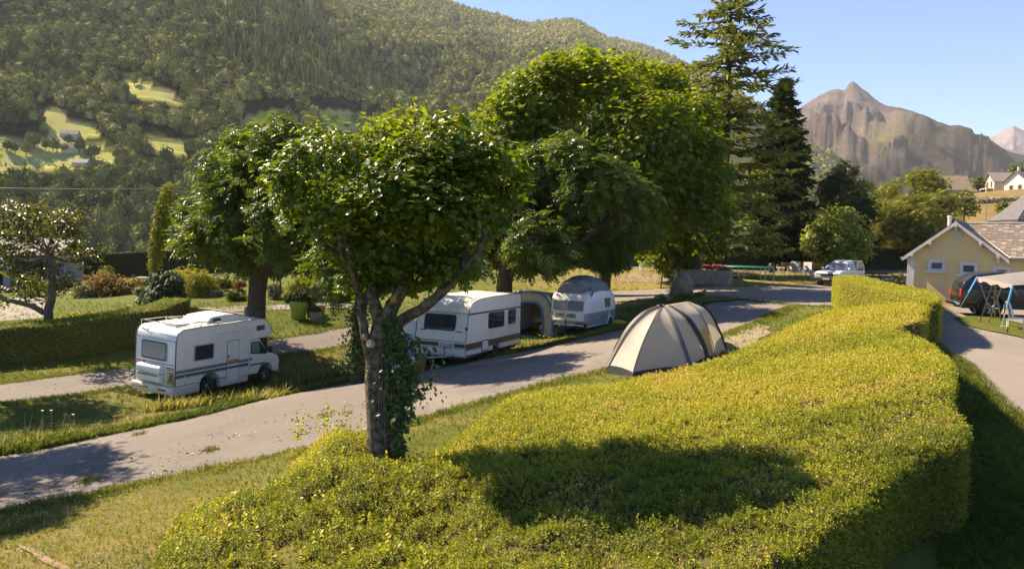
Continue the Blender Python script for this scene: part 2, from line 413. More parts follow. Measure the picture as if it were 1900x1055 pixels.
sheet('soil_patch', cat(gpoly([(1140,513),(1190,508),(1245,512),(1250,520),(1200,524),(1145,520),(1140,513)]), 4)[:-1], .02, SOIL, .5, .2)
sheet('soil_bed', cat(gpoly([(1345,607),(1400,600),(1425,612),(1400,640),(1350,655),(1340,630),(1345,607)]), 4)[:-1], .02, mat('dry_soil', (.16, .125, .065), .95, col2=(.22, .175, .095), nscale=3, bump=.6), .4, .15)
sheet('grass_island', cat(gpoly([(1768,592),(1830,588),(1900,604),(1990,615),(1990,650),(1900,630),(1850,620),(1790,605),(1768,592)]), 4)[:-1], .075, GM, .5, .08)
sheet('grass_island', cat(gpoly([(1215,574),(1228,556),(1300,551),(1365,555),(1350,560),(1310,563),(1260,580),(1215,574)]), 4)[:-1], .085, GM, .5, .1)

# ---- mountains: heightfields in (column, distance)
def mountain(name, cols, Ds, d0, foot_z, sky, m, nd, amp, dmax=1.3, shape=1.0, attr=None, nscale=1., seed=3, jag=0., oc=5):
    px = np.asarray(cols, float); t = np.linspace(0, dmax, nd)
    PX, T = np.meshgrid(px, t); DS = np.interp(PX, *Ds); D0 = np.interp(PX, *d0)
    zs = CAMZ+(horizon(PX)-(np.interp(PX, *sky)+jag*2*(fbm(P3(PX/9., PX*0+seed), 4, seed)-.5)))*DS/F
    D = D0+T*(DS-D0); zf = np.interp(PX, *foot_z)
    X = (PX-950)/F*D
    up = np.clip(T, 0, 1)**shape
    Z = zf+(zs-zf)*up
    n = fbm(P3(X/(220*nscale), D/(300*nscale)), oc, seed)-.5; n2 = 1-2*np.abs(fbm(P3(X/(130*nscale), D/(420*nscale), 5), oc-1, seed+9)-.5)*2
    Z = Z+amp*(n*1.6+(n2-.5)*.9)*np.clip(4*np.clip(T, 0, 1)*(1-np.clip(T, 0, 1))+.01, 0, 1)**1.6*(1-.8*np.clip(T, 0, 1)*(jag > 0))*np.sqrt(np.clip(DS-D0, 1, 4000)/1000)
    Z = np.where(T > 1, zs-(T-1)*(DS-D0)*.5+amp*.05*(n)*0, Z)
    # keep the measured skyline exact in the leaning frame
    X = X+R_[2]*(Z-CAMZ)*-1.0*0 + (.026)*(Z-CAMZ)
    nX, nY = len(px), nd; ii = np.arange(nX*nY).reshape(nY, nX)
    Q = np.stack([ii[:-1, :-1], ii[:-1, 1:], ii[1:, 1:], ii[1:, :-1]], -1).reshape(-1, 4)
    V = np.stack([X, D, Z], -1)
    at_ = {}
    if attr: at_ = {k: ('POINT', f(V, PX, T).ravel()) for k, f in attr.items()}
    o = mesh_np(name, V.reshape(-1, 3), [Q], m, True, attrs=at_); o['kind'] = 'structure'
    return o, V, PX, T
def projv(V):
    v = V-CAM; z = v@fw; return 950+F*(v@R_)/z, 527.5-F*(v@U_)/z
FIELDS = [[(228,160),(262,158),(300,170),(352,193),(330,198),(290,188),(240,184)],
          [(72,218),(112,213),(150,232),(196,250),(160,258),(90,252)],
          [(-60,266),(60,262),(110,258),(190,272),(230,292),(196,304),(110,316),(-60,318)],
          [(286,258),(330,266),(385,286),(330,283),(262,276),(255,270)],
          [(452,228),(500,218),(545,212),(570,236),(520,252),(460,248)],
          [(588,216),(640,212),(692,222),(700,240),(640,244),(596,240)], [(700,226),(760,228),(770,244),(716,242)]]
def fieldmask(V, PX, T):
    x, y = projv(V); wob = (fbm(P3(x/14, y/14), 3, 5)-.5)*14; m = np.zeros(x.shape)
    for f in FIELDS: m = np.maximum(m, np.maximum(inpoly(x+wob, y+wob*.6, f), inpoly(x+wob+9, y+wob*.6+9, f)))
    return m
def mnt_mat(name, stops, rocky=None, fld=True, scale=.012, bmp=1.0, bs=.09):
    g = NT(name); p = g.pos()
    c = g.ramp(g.noise(p, scale, 8, .65), stops)
    c2 = g.ramp(g.noise(p, bs*1.7, 5, .7), [(.3, (.35,.35,.35)), (.7, (1.25,1.25,1.25))]); c = g.mix(1, c, c2, 'MULTIPLY')
    if fld:
        fc = g.ramp(g.noise(p, .02, 6), [(.38, (.27,.30,.075)), (.52, (.37,.35,.115)), (.64, (.40,.34,.16))])
        c = g.mix(g.attr('field'), c, fc)
    if rocky: 
        rc = g.ramp(g.noise(p, .02, 8, .7), rocky); c = g.mix(g.attr('rock'), c, rc)
    g.l(c, g.b.inputs['Base Color']); g.b.inputs['Roughness'].default_value = 1; g.b.inputs['Specular IOR Level'].default_value = .0
    nb = g.noise(p, bs, 6, .75)
    if fld: nb = g.math('MULTIPLY', nb, g.math('SUBTRACT', 1.0, g.attr('field')))
    g.bump(nb, bmp, 6 if fld else 9)
    return g.m
WOOD = mnt_mat('wooded_slope', [(.3, (.028,.040,.014)), (.5, (.05,.062,.02)), (.7, (.09,.092,.03))])
SKYL = ([-900,-300,0,300,560,640,690,750,800,835,870,910,950,990,1020,1045,1075,1100,1130,1160,1185,1210,1300,1400,1440,1480,1515,1545,1580,1620,1700,1900],
        [-420,-330,-230,-150,-60,-22,2,4,9,22,31,40,53,49,46,48,62,78,84,90,97,108,150,205,240,264,276,302,322,345,365,380])
DSL = ([-900,0,500,700,1000,1210,1480,1700,1900], [1300,1400,1500,1650,2100,2300,2000,1700,1600])
D0L = ([-900,0,500,1000,1200,1500,1900], [300,330,340,430,500,560,600])
ZFL = ([-900,0,500,1000,1500,1900], [-6,-8,-10,-10,-8,-5])
m1, MV, MPX, MT = mountain('mountain', np.arange(-900, 1901, 7), DSL, D0L, ZFL, SKYL, WOOD, 170, 34, attr={'field': fieldmask})
valley = mesh_np('valley_floor', [(-2500,120,-10),(1500,120,-10),(2500,900,-10),(-2500,900,-10)], [np.array([[0,1,2,3]])], mat('valley_meadow', (.06,.075,.02), 1, col2=(.12,.12,.04), nscale=.02)); valley['kind'] = 'structure'
def peakgreen(V, PX, T):
    x, y = projv(V); a = np.exp(-(((x-1640)/70)**2+((y-258+(x-1640)*.45)/22)**2)); return np.clip(a*1.4*fbm(P3(x/20, y/9), 4, 8), 0, 1)
def peakwood(V, PX, T):
    x, y = projv(V); n = fbm(P3(x/25, y/14), 5, 4)
    lower = sstep(285, 335, y+40*(n-.5)); right = sstep(0, 45, (x-1640)*.9-(y-200)*-.15+50*(n-.5)-25)*sstep(200, 225, y); return np.clip(np.maximum(lower, right), 0, 1)
def peak_mat():
    g = NT('peak_slope'); p = g.pos()
    br = g.ramp(g.noise(p, .006, 9, .7), [(.32, (.10,.080,.068)), (.5, (.14,.112,.094)), (.66, (.19,.16,.142))])
    wd = g.ramp(g.noise(p, .03, 8, .75), [(.3, (.03,.032,.018)), (.7, (.085,.075,.042))])
    gr = (.17,.17,.05)
    c = g.mix(g.attr('green'), br, gr); c = g.mix(g.attr('wood'), c, wd)
    g.l(c, g.b.inputs['Base Color']); g.b.inputs['Roughness'].default_value = 1; g.b.inputs['Specular IOR Level'].default_value = 0
    mp = g.n('ShaderNodeMapping'); mp.inputs['Scale'].default_value = (.016, .007, .012); g.l(p, mp.inputs['Vector']); c3 = g.math('ADD', g.math('MULTIPLY', g.noise(mp.outputs[0], 1.0, 9, .8), .6), g.math('MULTIPLY', g.noise(p, .05, 6, .8), .4)); g.bump(c3, 1, 38); g.l(g.mix(1, c, g.ramp(c3, [(.38, (.78,.78,.80)), (.60, (1.2,1.18,1.16))]), 'MULTIPLY'), g.b.inputs['Base Color']); return g.m
PKS = ([1200,1330,1380,1400,1440,1452,1462,1470,1480,1500,1515,1530,1540,1545,1548,1557,1566,1575,1588,1600,1620,1650,1690,1715,1740,1755,1765,1775,1785,1810,1850,1900,2000,2200,2600],
       [290,250,225,214,209,205,203,197,190,178,171,168,170,167,159,154,161,168,177,187,198,203,215,226,235,233,236,241,250,257,281,296,322,345,370])
m2, *_ = mountain('mountain_peak', np.arange(1200, 2601, 3), ([1200,1480,1557,1620,1760,2600],[2900,3000,3050,2700,2300,2000]), ([1200,2600],[1300,1300]), ([1200,2600],[90,60]), PKS, peak_mat(), 24, 150, 1.2, 1.0,
     attr={'green': peakgreen, 'wood': peakwood}, nscale=1.0, seed=21, jag=1.0, oc=7)
FPS = ([1600,1700,1790,1810,1830,1845,1858,1868,1880,1893,1897,1903,1912,1930,1980,2050,2150,2400],[300,285,265,258,249,240,235,240,246,254,252,244,242,250,236,262,250,300])
g_ = NT('far_rock'); p_ = g_.pos(); g_.l(g_.ramp(g_.noise(p_, .006, 9, .72), [(.35, (.15,.12,.11)), (.62, (.26,.22,.205))]), g_.b.inputs['Base Color']); g_.b.inputs['Roughness'].default_value = 1; g_.bump(g_.noise(p_, .015, 9, .75), 1, 30)
m3, *_ = mountain('mountain_ridge', np.arange(1600, 2401, 3), ([1600,2400],[4000,4000]), ([1600,2400],[2800,2800]), ([1600,2400],[200,200]), FPS, g_.m, 55, 110, 1.25, 1., nscale=.9, seed=31, jag=1.2, oc=7)
# ground behind the first hill so that nothing is seen through under the mountains
back = mesh_np('valley_slope', [(-200,590,-9.5),(2600,590,-9.5),(6500,3100,240),(0,3100,240)], [np.array([[0,1,2,3]])], WOOD); back['kind'] = 'structure'

# ---- the air
hz = bpy.data.materials.new('air'); hz.use_nodes = True; ht = hz.node_tree; ht.nodes.clear()
ho = ht.nodes.new('ShaderNodeOutputMaterial'); hv = ht.nodes.new('ShaderNodeVolumePrincipled')
hv.inputs['Color'].default_value = (.88,.90,1.0,1); hv.inputs['Density'].default_value = .00007; hv.inputs['Anisotropy'].default_value = 0.0
ht.links.new(hv.outputs[0], ho.inputs['Volume'])
HB = MB().box((-3500, -300, -60), (8000, 5600, 880)); hb = HB.build('haze', hz); hb['kind'] = 'stuff'

# ------------------------------------------------------------------ far woods on the slope
def ico(sub):
    bm = bmesh.new(); bmesh.ops.create_icosphere(bm, subdivisions=sub, radius=1)
    V = np.array([v.co[:] for v in bm.verts]); Fc = np.array([[v.index for v in f.verts] for f in bm.faces]); bm.free(); return V, Fc
I1, I1F = ico(1); I2, I2F = ico(2); I3, I3F = ico(3)
def crown_shape(V, seed, squash=1.0, lump=.55):
    n = V/np.linalg.norm(V, axis=1, keepdims=True)
    r = .72+lump*(fbm(n*1.6+seed*7.3, 3, seed)-.35)+.42*(vnoise(n*4.3+seed*3.1, seed+5)-.5)
    P = n*r[:, None]*np.array([1, 1, 1.0*squash]); P[:, 2] = np.maximum(P[:, 2], -.62+.1*n[:, 0]); return P
def conifer_shape(seed, tiers=4, n=7):
    rg = np.random.default_rng(seed); V = [(0, 0, 2.6)]; Fc = []
    V = []; 
    for k in range(tiers):
        z0 = -1+3.4*k/tiers; zt = z0+3.4/tiers*1.7; r = .8*(1-k/tiers)+.12
        b = len(V); V.append((0, 0, min(zt, 2.6)))
        for j in range(n): q = 2*PI*j/n+k; rr = r*rg.uniform(.75, 1.2); V.append((rr*math.cos(q), rr*math.sin(q), z0+rg.uniform(-.15, .15)))
        Fc += [(b, b+1+j, b+1+(j+1) % n) for j in range(n)]
    return np.array(V), np.array(Fc)
def forest_mat():
    g = NT('forest_leaves'); p = g.pos()
    c = g.ramp(g.attr('rnd'), [(0, (.06,.085,.024)), (.35, (.15,.18,.045)), (.7, (.28,.29,.075)), (1, (.44,.40,.13))])
    v = g.noise(p, .55, 5, .8); c = g.mix(1, c, g.ramp(v, [(.3, (.4,.4,.4)), (.68, (1.45,1.45,1.45))]), 'MULTIPLY')
    g.l(c, g.b.inputs['Base Color']); g.b.inputs['Roughness'].default_value = 1; g.b.inputs['Specular IOR Level'].default_value = 0
    g.bump(v, 1, 1.6); return g.m
FM = forest_mat()
# sample points evenly over the picture of the slope, then keep them as places on the slope
nY, nX = MPX.shape; sx, sy = projv(MV)
fieldv = fieldmask(MV, MPX, MT)
uu = RNG.random((160000, 2)); iu = uu[:, 0]*(nX-1.001); iv = uu[:, 1]*(nY-1.001)
def bil(A):
    a = iu.astype(int); b = iv.astype(int); fa = iu-a; fb = iv-b
    if A.ndim == 3: fa = fa[:, None]; fb = fb[:, None]
    return (A[b, a]*(1-fa)+A[b, a+1]*fa)*(1-fb)+(A[b+1, a]*(1-fa)+A[b+1, a+1]*fa)*fb
TP = bil(MV); TX, TY = projv(TP); TT = bil(MT); TFv = bil(fieldv)
keep = (TX > -160) & (TX < 1600) & (TY > -60) & (TY < 480) & (TT < 1.03) & (TFv < .35)
for _k in (.35, .8, 1.2): keep &= ~(np.any([inpoly(TX, TY-_k*8.5*F/TP[:, 1], f) for f in FIELDS], axis=0) & (RNG.random(len(TX)) < .93))
keep &= ~((TX > 1230) & (TX < 1440) & (TY > 200))
for _a, _b in ((10, 12), (16, 20), (22, 28), (5, 16)): keep &= ~(np.any([inpoly(TX+_a, TY+_b, f) for f in FIELDS], axis=0) & (RNG.random(len(TX)) < .95))
TP, TX, TY, TT = TP[keep], TX[keep], TY[keep], TT[keep]
Dm = TP[:, 1]
_u = TX-1.0*TY+70*(fbm(P3(TX/45, TY/45), 3, 4)-.5)
con = (_u > 315) & (_u < 575) & (TY < 165+50*(vnoise(P3(TX/50, TY/50), 3)-.5)) & (RNG.random(len(TX)) < .93)
big = fbm(P3(TP[:, 0]/60, TP[:, 1]/60), 3, 77)
wid = np.where(con, 3.8, 4.0+5.4*big)*RNG.uniform(.6, 1.5, len(TP))*np.where(Dm > 900, 1.15, 1)
spx = wid*F/Dm
# thin: blue-noise-like by grid hashing on the image
order = RNG.permutation(len(TP)); occ = {}; sel = []
for i in order:
    cs = spx[i]*(.58 if not con[i] else .66); k = (int(TX[i]/max(cs, 2.6)), int(TY[i]/max(cs*.8, 2.2)), int(math.log2(max(cs, 2.6))*2))
    if k in occ: continue
    occ[k] = 1; sel.append(i)
sel = np.array(sel)
rn = np.clip(.15+.75*fbm(P3(TP[:, 0]/25, TP[:, 1]/25, TP[:, 2]/25), 3, 14)+RNG.normal(0, .24, len(TP)), 0, 1)
rn = np.where(con, rn*.7, rn)
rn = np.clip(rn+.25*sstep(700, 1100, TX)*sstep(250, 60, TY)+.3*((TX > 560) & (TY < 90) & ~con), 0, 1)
score = spx*(TX > -20)*(TX < 620)*(TY < 470)*np.where(con, 0, 1)
near_ix = sel[np.argsort(-score[sel])[:300]]
rest = np.setdiff1d(sel, near_ix)
def leafy_shape(seed, nq, hull, q=.34):
    """lumpy inner hull with loose leaf clumps standing off it"""
    rg = np.random.default_rng(seed); HV, HF = (I1, I1F) if hull == 1 else (I2, I2F)
    V = crown_shape(HV, seed, 1.05, .7); T = [tuple(f) for f in HF]
    u = rg.normal(size=(nq, 3)); u /= np.linalg.norm(u, axis=1, keepdims=True); u[:, 2] = np.where(u[:, 2] < -.3, -u[:, 2]*.5, u[:, 2]); C = crown_shape(u, seed, 1.05, .7)*rg.uniform(.92, 1.16, (nq, 1))
    Vx = [V*.96]; b = len(V)
    for c, n in zip(C, u):
        n = n*.7+np.array([0, 0, .75])+rg.normal(0, .35, 3); n /= np.linalg.norm(n); t = np.cross(n, rg.normal(size=3)); t /= np.linalg.norm(t); w = np.cross(n, t); s = q*rg.uniform(.5, 1.2)
        Vx.append(np.array([c-t*s*.5, c+w*s*.42+n*.04, c+t*s*.5, c-w*s*.42+n*.04])); T += [(b, b+1, b+2), (b, b+2, b+3)]; b += 4
    return np.concatenate(Vx), np.array(T)
B1 = [leafy_shape(s, 26, 1, .5) for s in range(10)]; B2 = [leafy_shape(s+30, 95, 1, .34) for s in range(10)]
CN = [conifer_shape(s, 3, 6) for s in range(5)]
print('forest', len(sel))
Vs = []; Fs = []; A = []; base = 0
for i in rest:
    if con[i]: v, f = CN[i % 5]
    elif spx[i] > 13: v, f = B2[i % 10]
    else: v, f = B1[i % 10]
    q = RNG.uniform(0, 2*PI); c, s = math.cos(q), math.sin(q); h = wid[i]*.5
    vv = np.stack([v[:, 0]*c-v[:, 1]*s, v[:, 0]*s+v[:, 1]*c, v[:, 2]*RNG.uniform(1.0, 1.6)], -1)*h+TP[i]+np.array([0, 0, h*.85])
    Vs.append(vv); Fs.append(f+base); base += len(v); A.append(np.full(len(f), rn[i]))
wood = mesh_np('hillside_forest', np.concatenate(Vs), [np.concatenate(Fs)], FM, False, attrs={'rnd': ('FACE', np.concatenate(A))}); wood['kind'] = 'stuff'
# the largest, nearest trees of the wood stand as trees of their own
protos = []
for k in range(14):
    v, vf = leafy_shape(60+k, 190, 1, .27); v = v*3.4; v[:, 2] = v[:, 2]*1.12+4.0
    tv, tf = [], []
    for zz, r in ((-.8, .35), (4.2, .2)):
        for j in range(5): tv.append((r*math.cos(j*1.2566), r*math.sin(j*1.2566), zz))
    tf = [(j, (j+1) % 5, 5+(j+1) % 5, 5+j) for j in range(5)]
    V = np.concatenate([v, np.array(tv)]); 
    sh = .12+.07*k
    o = mesh_np('forest_tree', V, [vf, np.array(tf)+len(v)], FM, False, attrs={'rnd': ('FACE', np.full(len(vf)+5, sh))})
    protos.append(o)
used_ = set()
for i in near_ix:
    k = int(min(13, max(0, rn[i]*13+RNG.normal(0, 1.5)))); o = protos[k]
    if k in used_: o = o.copy(); COL.objects.link(o)
    used_.add(k)
    o.location = TP[i]; s = wid[i]/6.4; o.scale = (s, s, s*RNG.uniform(.95, 1.4)); o.rotation_euler = (0, 0, RNG.uniform(0, 6.28))
    tag(o, 'round leafy tree in the wood on the lower slope of the hillside', 'tree', 'trees of the hillside wood')
for k in range(14):
    if k not in used_: bpy.data.objects.remove(protos[k])

# ------------------------------------------------------------------ leaves
def T_quad(w=.5, fold=.12): return np.array([(0,0,0),(.45,w/2,fold),(1,0,-.05),(.45,-w/2,fold)]), [np.array([[0,3,2],[0,2,1]])]
def T_blade(w=.16): return np.array([(0,-w/2,0),(0,w/2,0),(.55,w*.4,.06),(.55,-w*.4,.06),(1,0,-.02)]), [np.array([[0,1,2,3]]), np.array([[3,2,4]])]
def T_maple():
    o = [(0,.02),(.02,.36),(.26,.24),(.55,.50),(.60,.20),(1,0),(.60,-.20),(.55,-.50),(.26,-.24),(.02,-.36)]
    V = [(.33, 0, -.06)]+[(a, b, .10*abs(b)/.5-.08*a*a) for a, b in o]; n = len(o)
    return np.array(V), [np.array([[0, 1+i, 1+(i+1) % n] for i in range(n)])]
def T_ash(k=3):
    """pinnate leaf: pairs of leaflets and an end leaflet"""
    V = []; Fc = []
    def lf(x, y, ang, L, w):
        b = len(V); c, s = math.cos(ang), math.sin(ang)
        for u, v, h in ((0,0,0),(.5,w/2,.02),(1,0,-.06),(.5,-w/2,.02)): V.append((x+(u*c-v*s)*L, y+(u*s+v*c)*L, h-.12*x*x))
        Fc.append((b, b+3, b+2, b+1))
    for i in range(k):
        x = .12+.26*i
        for s in (1, -1): lf(x, 0, s*.95, .44, .50)
    lf(.12+.26*k-.1, 0, 0, .44, .50)
    return np.array(V), [np.array(Fc)]
def T_sprig(n=7, seed=1, up=.9):
    """short upright shoot with small oval leaves"""
    rg = np.random.default_rng(seed); V = []; Fc = []
    for i in range(n):
        t = i/(n-1); a = i*2.4+rg.uniform(-.4, .4); z = up*t; e = rg.uniform(.2, .7)+.5*t; L = .52*(1-.35*t); wd = .30*(1-.2*t)
        d = np.array([math.cos(a)*math.cos(e), math.sin(a)*math.cos(e), math.sin(e)]); q = np.array([-math.sin(a), math.cos(a), 0])
        b = len(V); o = np.array([0, 0, z])
        V += [o, o+d*L*.5+q*wd*.5, o+d*L, o+d*L*.5-q*wd*.5]; Fc.append((b, b+1, b+2, b+3))
    return np.array(V), [np.array(Fc)]
def leaves(name, P, N, size, tmpl, m, parent=None, rnd=None, org=(0,0,0), smooth=False, spin=None, kind=None, axis_z=False):
    """many leaves in ONE mesh. P places, N leaf normals; axis_z: template z follows N (shoots)"""
    P = np.asarray(P, float)-np.asarray(org, float); n = len(P); N = N/np.maximum(np.linalg.norm(N, axis=1, keepdims=True), 1e-6)
    V, Fs = tmpl; a = RNG.normal(size=(n, 3)) if spin is None else np.asarray(spin, float)
    u = a-N*np.sum(a*N, 1, keepdims=True); u /= np.maximum(np.linalg.norm(u, axis=1, keepdims=True), 1e-6); v = np.cross(N, u)
    size = np.broadcast_to(np.asarray(size, float), (n,))
    W = P[:, None]+size[:, None, None]*(V[None, :, 0:1]*u[:, None]+V[None, :, 1:2]*v[:, None]+V[None, :, 2:3]*N[:, None])
    k = len(V); off = (np.arange(n)*k)[:, None, None]
    polys = [(f[None]+off).reshape(-1, f.shape[1]) for f in Fs]
    r = RNG.random(n) if rnd is None else np.clip(rnd, 0, 1)
    A = np.concatenate([np.repeat(r, len(f)) for f in Fs])
    o = mesh_np(name, W.reshape(-1, 3), polys, m, smooth, parent, {'rnd': ('FACE', A)})
    if kind: o['kind'] = kind
    return o
def unit(n): 
    a = RNG.normal(size=(n, 3)); return a/np.linalg.norm(a, axis=1, keepdims=True)

# ------------------------------------------------------------------ hedges
L_BANK = leaf_mat('bank_leaves', [(0, (.11,.14,.010)), (.4, (.23,.245,.018)), (.75, (.38,.355,.03)), (1, (.46,.33,.085))], .35, .5, .25)
L_HEDGE = leaf_mat('hedge_leaves', [(0, (.08,.11,.010)), (.5, (.18,.215,.018)), (.85, (.31,.32,.03)), (1, (.40,.36,.05))], .25, .5, .25)
L_DARK = leaf_mat('dark_hedge_leaves', [(0, (.018,.035,.010)), (.6, (.035,.06,.014)), (1, (.07,.09,.02))], .15, .5, .2)
TWIG = mat('hedge_twigs', (.055,.052,.018), 1, spec=.05, col2=(.09,.07,.03), nscale=6, bump=.6, bscale=20)
def hedge(name, outline, top, label, m, size, dens, tm=None, step=.35, org=None, group=None, cat='hedge', side=True, sidefac=.8, up=.9, soft=None, jit=.05, body=TWIG, axis_z=True, dfun=None, rndf=None, botf=None):
    B = resample(outline, step); n = len(B)
    # make the outline counter-clockwise
    ar = np.sum(B[:, 0]*np.roll(B[:, 1], -1)-np.roll(B[:, 0], -1)*B[:, 1])
    if ar < 0: B = B[::-1]
    c = B.mean(0); org = np.array([c[0], c[1], g1(*c)]) if org is None else np.asarray(org)
    root = empty(name, org, 0, label, cat, group)
    lo, hi = B.min(0), B.max(0)
    gx, gy = np.meshgrid(np.arange(lo[0], hi[0], step), np.arange(lo[1], hi[1], step)); gx = gx.ravel(); gy = gy.ravel()
    k = inpoly(gx, gy, B); I = np.stack([gx[k], gy[k]], -1)
    if len(I):
        dm = np.min(np.linalg.norm(I[:, None]-B[None], axis=2), axis=1); I = I[dm > step*.4]
    V, E, Fc, *_ = delaunay_2d_cdt([Vector(p) for p in np.concatenate([B, I])], [(i, (i+1) % n) for i in range(n)], [], 1, 1e-5)
    V = np.array([(q.x, q.y) for q in V]); z = top(V[:, 0], V[:, 1])-.05
    Fc = [tuple(f) for f in Fc if len(f) == 3]
    botf = botf or gz
    zb = botf(B[:, 0], B[:, 1])-.15; b0 = len(V)
    VV = np.concatenate([np.c_[V, z], np.c_[B, zb]])-org
    # the boundary vertices keep their order at the start of the triangulation
    quads = np.array([[b0+i, b0+(i+1) % n, (i+1) % n, i] for i in range(n)])
    mesh_np('hedge_body', VV, [np.array(Fc), quads], body, True, root)
    # foliage
    bb = hi-lo; N = int(dens*bb[0]*bb[1]*1.02); Q = lo+RNG.random((N, 2))*bb
    kq = inpoly(Q[:, 0], Q[:, 1], B)
    if dfun is not None: kq &= RNG.random(N) < dfun(Q[:, 0], Q[:, 1])
    Q = Q[kq]; zt = top(Q[:, 0], Q[:, 1])
    e = .15; nx_ = -(top(Q[:, 0]+e, Q[:, 1])-zt)/e; ny_ = -(top(Q[:, 0], Q[:, 1]+e)-zt)/e
    NN = np.stack([nx_, ny_, np.ones(len(Q))], -1); NN /= np.linalg.norm(NN, axis=1, keepdims=True)
    P = np.c_[Q, zt+RNG.normal(0, jit, len(Q))-.03]
    if side:
        seg = np.roll(B, -1, 0)-B; ln = np.linalg.norm(seg, axis=1); hh = np.maximum(top(B[:, 0], B[:, 1])-botf(B[:, 0], B[:, 1]), .02)
        wgt = ln*hh; M_ = int(wgt.sum()*dens*sidefac)
        if M_:
            i = RNG.choice(n, M_, p=wgt/wgt.sum()); t = RNG.random(M_); q2 = B[i]+seg[i]*t[:, None]
            zt2 = top(q2[:, 0], q2[:, 1]); zb2 = botf(q2[:, 0], q2[:, 1]); zz = zb2+(zt2-zb2)*RNG.random(M_)
            on = np.stack([seg[i][:, 1], -seg[i][:, 0], np.zeros(M_)], -1); on /= np.linalg.norm(on, axis=1, keepdims=True)
            ks = np.ones(M_, bool) if dfun is None else RNG.random(M_) < dfun(q2[:, 0], q2[:, 1])
            P = np.concatenate([P, (np.c_[q2, zz]+on*RNG.normal(0, jit*.8, M_)[:, None])[ks]]); NN = np.concatenate([NN, (on+np.array([0, 0, .25]))[ks]])
    NN = NN*up+unit(len(P))*.55
    sz = size(P) if callable(size) else size*RNG.uniform(.7, 1.3, len(P))
    rn = (rndf(P) if rndf else .15+.7*fbm(P*1.3, 3, 5))+RNG.normal(0, .16, len(P))
    leaves('foliage', P, NN, sz, tm or T_sprig(5, 2, .6), m, root, rn, org, axis_z=axis_z)
    return root
# --- the broad clipped bank in front of the house
BK = [(1740,552,23.5),(1765,690,14.5),(1788,790,11.5),(1640,890,9.5),(1400,1055,7.3),(1340,655,22.3),(940,735,19.5),(800,850,13),(620,800,13.4),(700,820,13.1),
      (560,860,13.2),(450,900,13.2),(340,985,11.2),(860,1050,8.6),(1100,800,13.2),(1500,700,16.3),(1585,572,32.3),(1500,592,28.6),(1430,630,24.6),(1690,560,26),(600,960,10.5),(1150,950,9.6),(960,860,11.6),(1600,640,20)]
_bk = TPS(np.array([at(*c) for c in BK]+[(-4.5,5,1.2),(0,3.5,1.9),(3,4.5,2.4)]), .01)
OUT_SOFT = [(1585,572),(1540,579),(1500,591),(1462,606),(1428,629),(1395,640),(1345,657),(1290,672),(1240,686),(1180,701),(1100,714),(1020,722),(940,736),(880,766),(838,798),(800,826),(770,835),(742,815),(700,792),(640,795),(585,803),(545,832),(520,868),(440,902),(380,925),(335,960),(305,1010),(290,1075)]
OUT_HARD = [(1640,549),(1690,539),(1725,543),(1741,556),(1737,566),(1720,573),(1712,588),(1690,600),(1660,611),(1685,622),(1715,634),(1745,655),(1763,682),(1766,705),(1757,735),(1776,765),(1789,790),(1782,815),(1745,828),(1692,850),(1640,888),(1590,930),(1530,975),(1480,1010),(1380,1062),(1260,1160)]
soft_xy = cat([meet(px, py, lambda x, y: np.maximum(_bk(x, y), gz(x, y)+.1))[:2] for px, py in OUT_SOFT], 4)
hard_xy = cat([meet(px, py, _bk, 3)[:2] for px, py in OUT_HARD], 4)
near_xy = [np.array(p) for p in ((2.3,4.6),(.5,3.4),(-1.5,3.0),(-3.4,4.0),(-4.6,6.0))]
SOFT = np.array(soft_xy); SOFTR = resample(SOFT, .25, False)
def bank_top(x, y):
    x = np.asarray(x, float); y = np.asarray(y, float); sh = x.shape; x = x.ravel(); y = y.ravel(); g = gz(x, y)
    t = np.maximum(_bk(x, y), g+.12)
    dm = np.full(len(x), 9.)
    for s in range(0, len(x), 20000):
        dm[s:s+20000] = np.sqrt(np.min((x[s:s+20000, None]-SOFTR[None, :, 0])**2+(y[s:s+20000, None]-SOFTR[None, :, 1])**2, axis=1))
    near = sstep(15, 11, y)
    bump = (fbm(P3(x*1.1, y*1.1), 4, 2)-.5)*(.16+.55*near*sstep(2.5, -1, x))+(fbm(P3(x*3.5, y*3.5), 2, 8)-.5)*(.10+.14*near)
    r = g+.08+(t+bump-g-.08)*sstep(-.05, .6+.9*near, dm)
    return r.reshape(sh)
def bare(x, y): return sstep(.60, .70, fbm(P3(np.asarray(x)*.9, np.asarray(y)*.9), 4, 71))
def lod_keep(x, y): return (1-.55*bare(x, y))*np.clip((11.5/np.maximum(np.sqrt(x*x+y*y), 6))**1.5, .12, 1)
def bank_rnd(P):
    n = fbm(P3(P[:, 0]*.5, P[:, 1]*.5), 4, 4)
    near = sstep(14.5, 10, P[:, 1]-.25*P[:, 0])
    dryp = sstep(.50, .62, fbm(P3(P[:, 0]*.35, P[:, 1]*.22), 4, 61))*sstep(11, 14, P[:, 1])
    return .30+.75*(n-.5)+.26*(1-near)-.06*near+.15*dryp+.45*bare(P[:, 0], P[:, 1])*(RNG.random(len(P)) < .6)
BANK = hedge('hedge', soft_xy+near_xy[::-1]+hard_xy[::-1], bank_top, 'broad clipped yellow green hedge sloping from the tree to the tent, with scalloped side', L_BANK,
    lambda P: (.038+.0026*np.linalg.norm(P[:, :2], axis=1))*RNG.uniform(.65, 1.35, len(P)), 1150, T_sprig(6, 4, .75), .3, group=None, dfun=lod_keep, rndf=bank_rnd, jit=.035, sidefac=1.0)
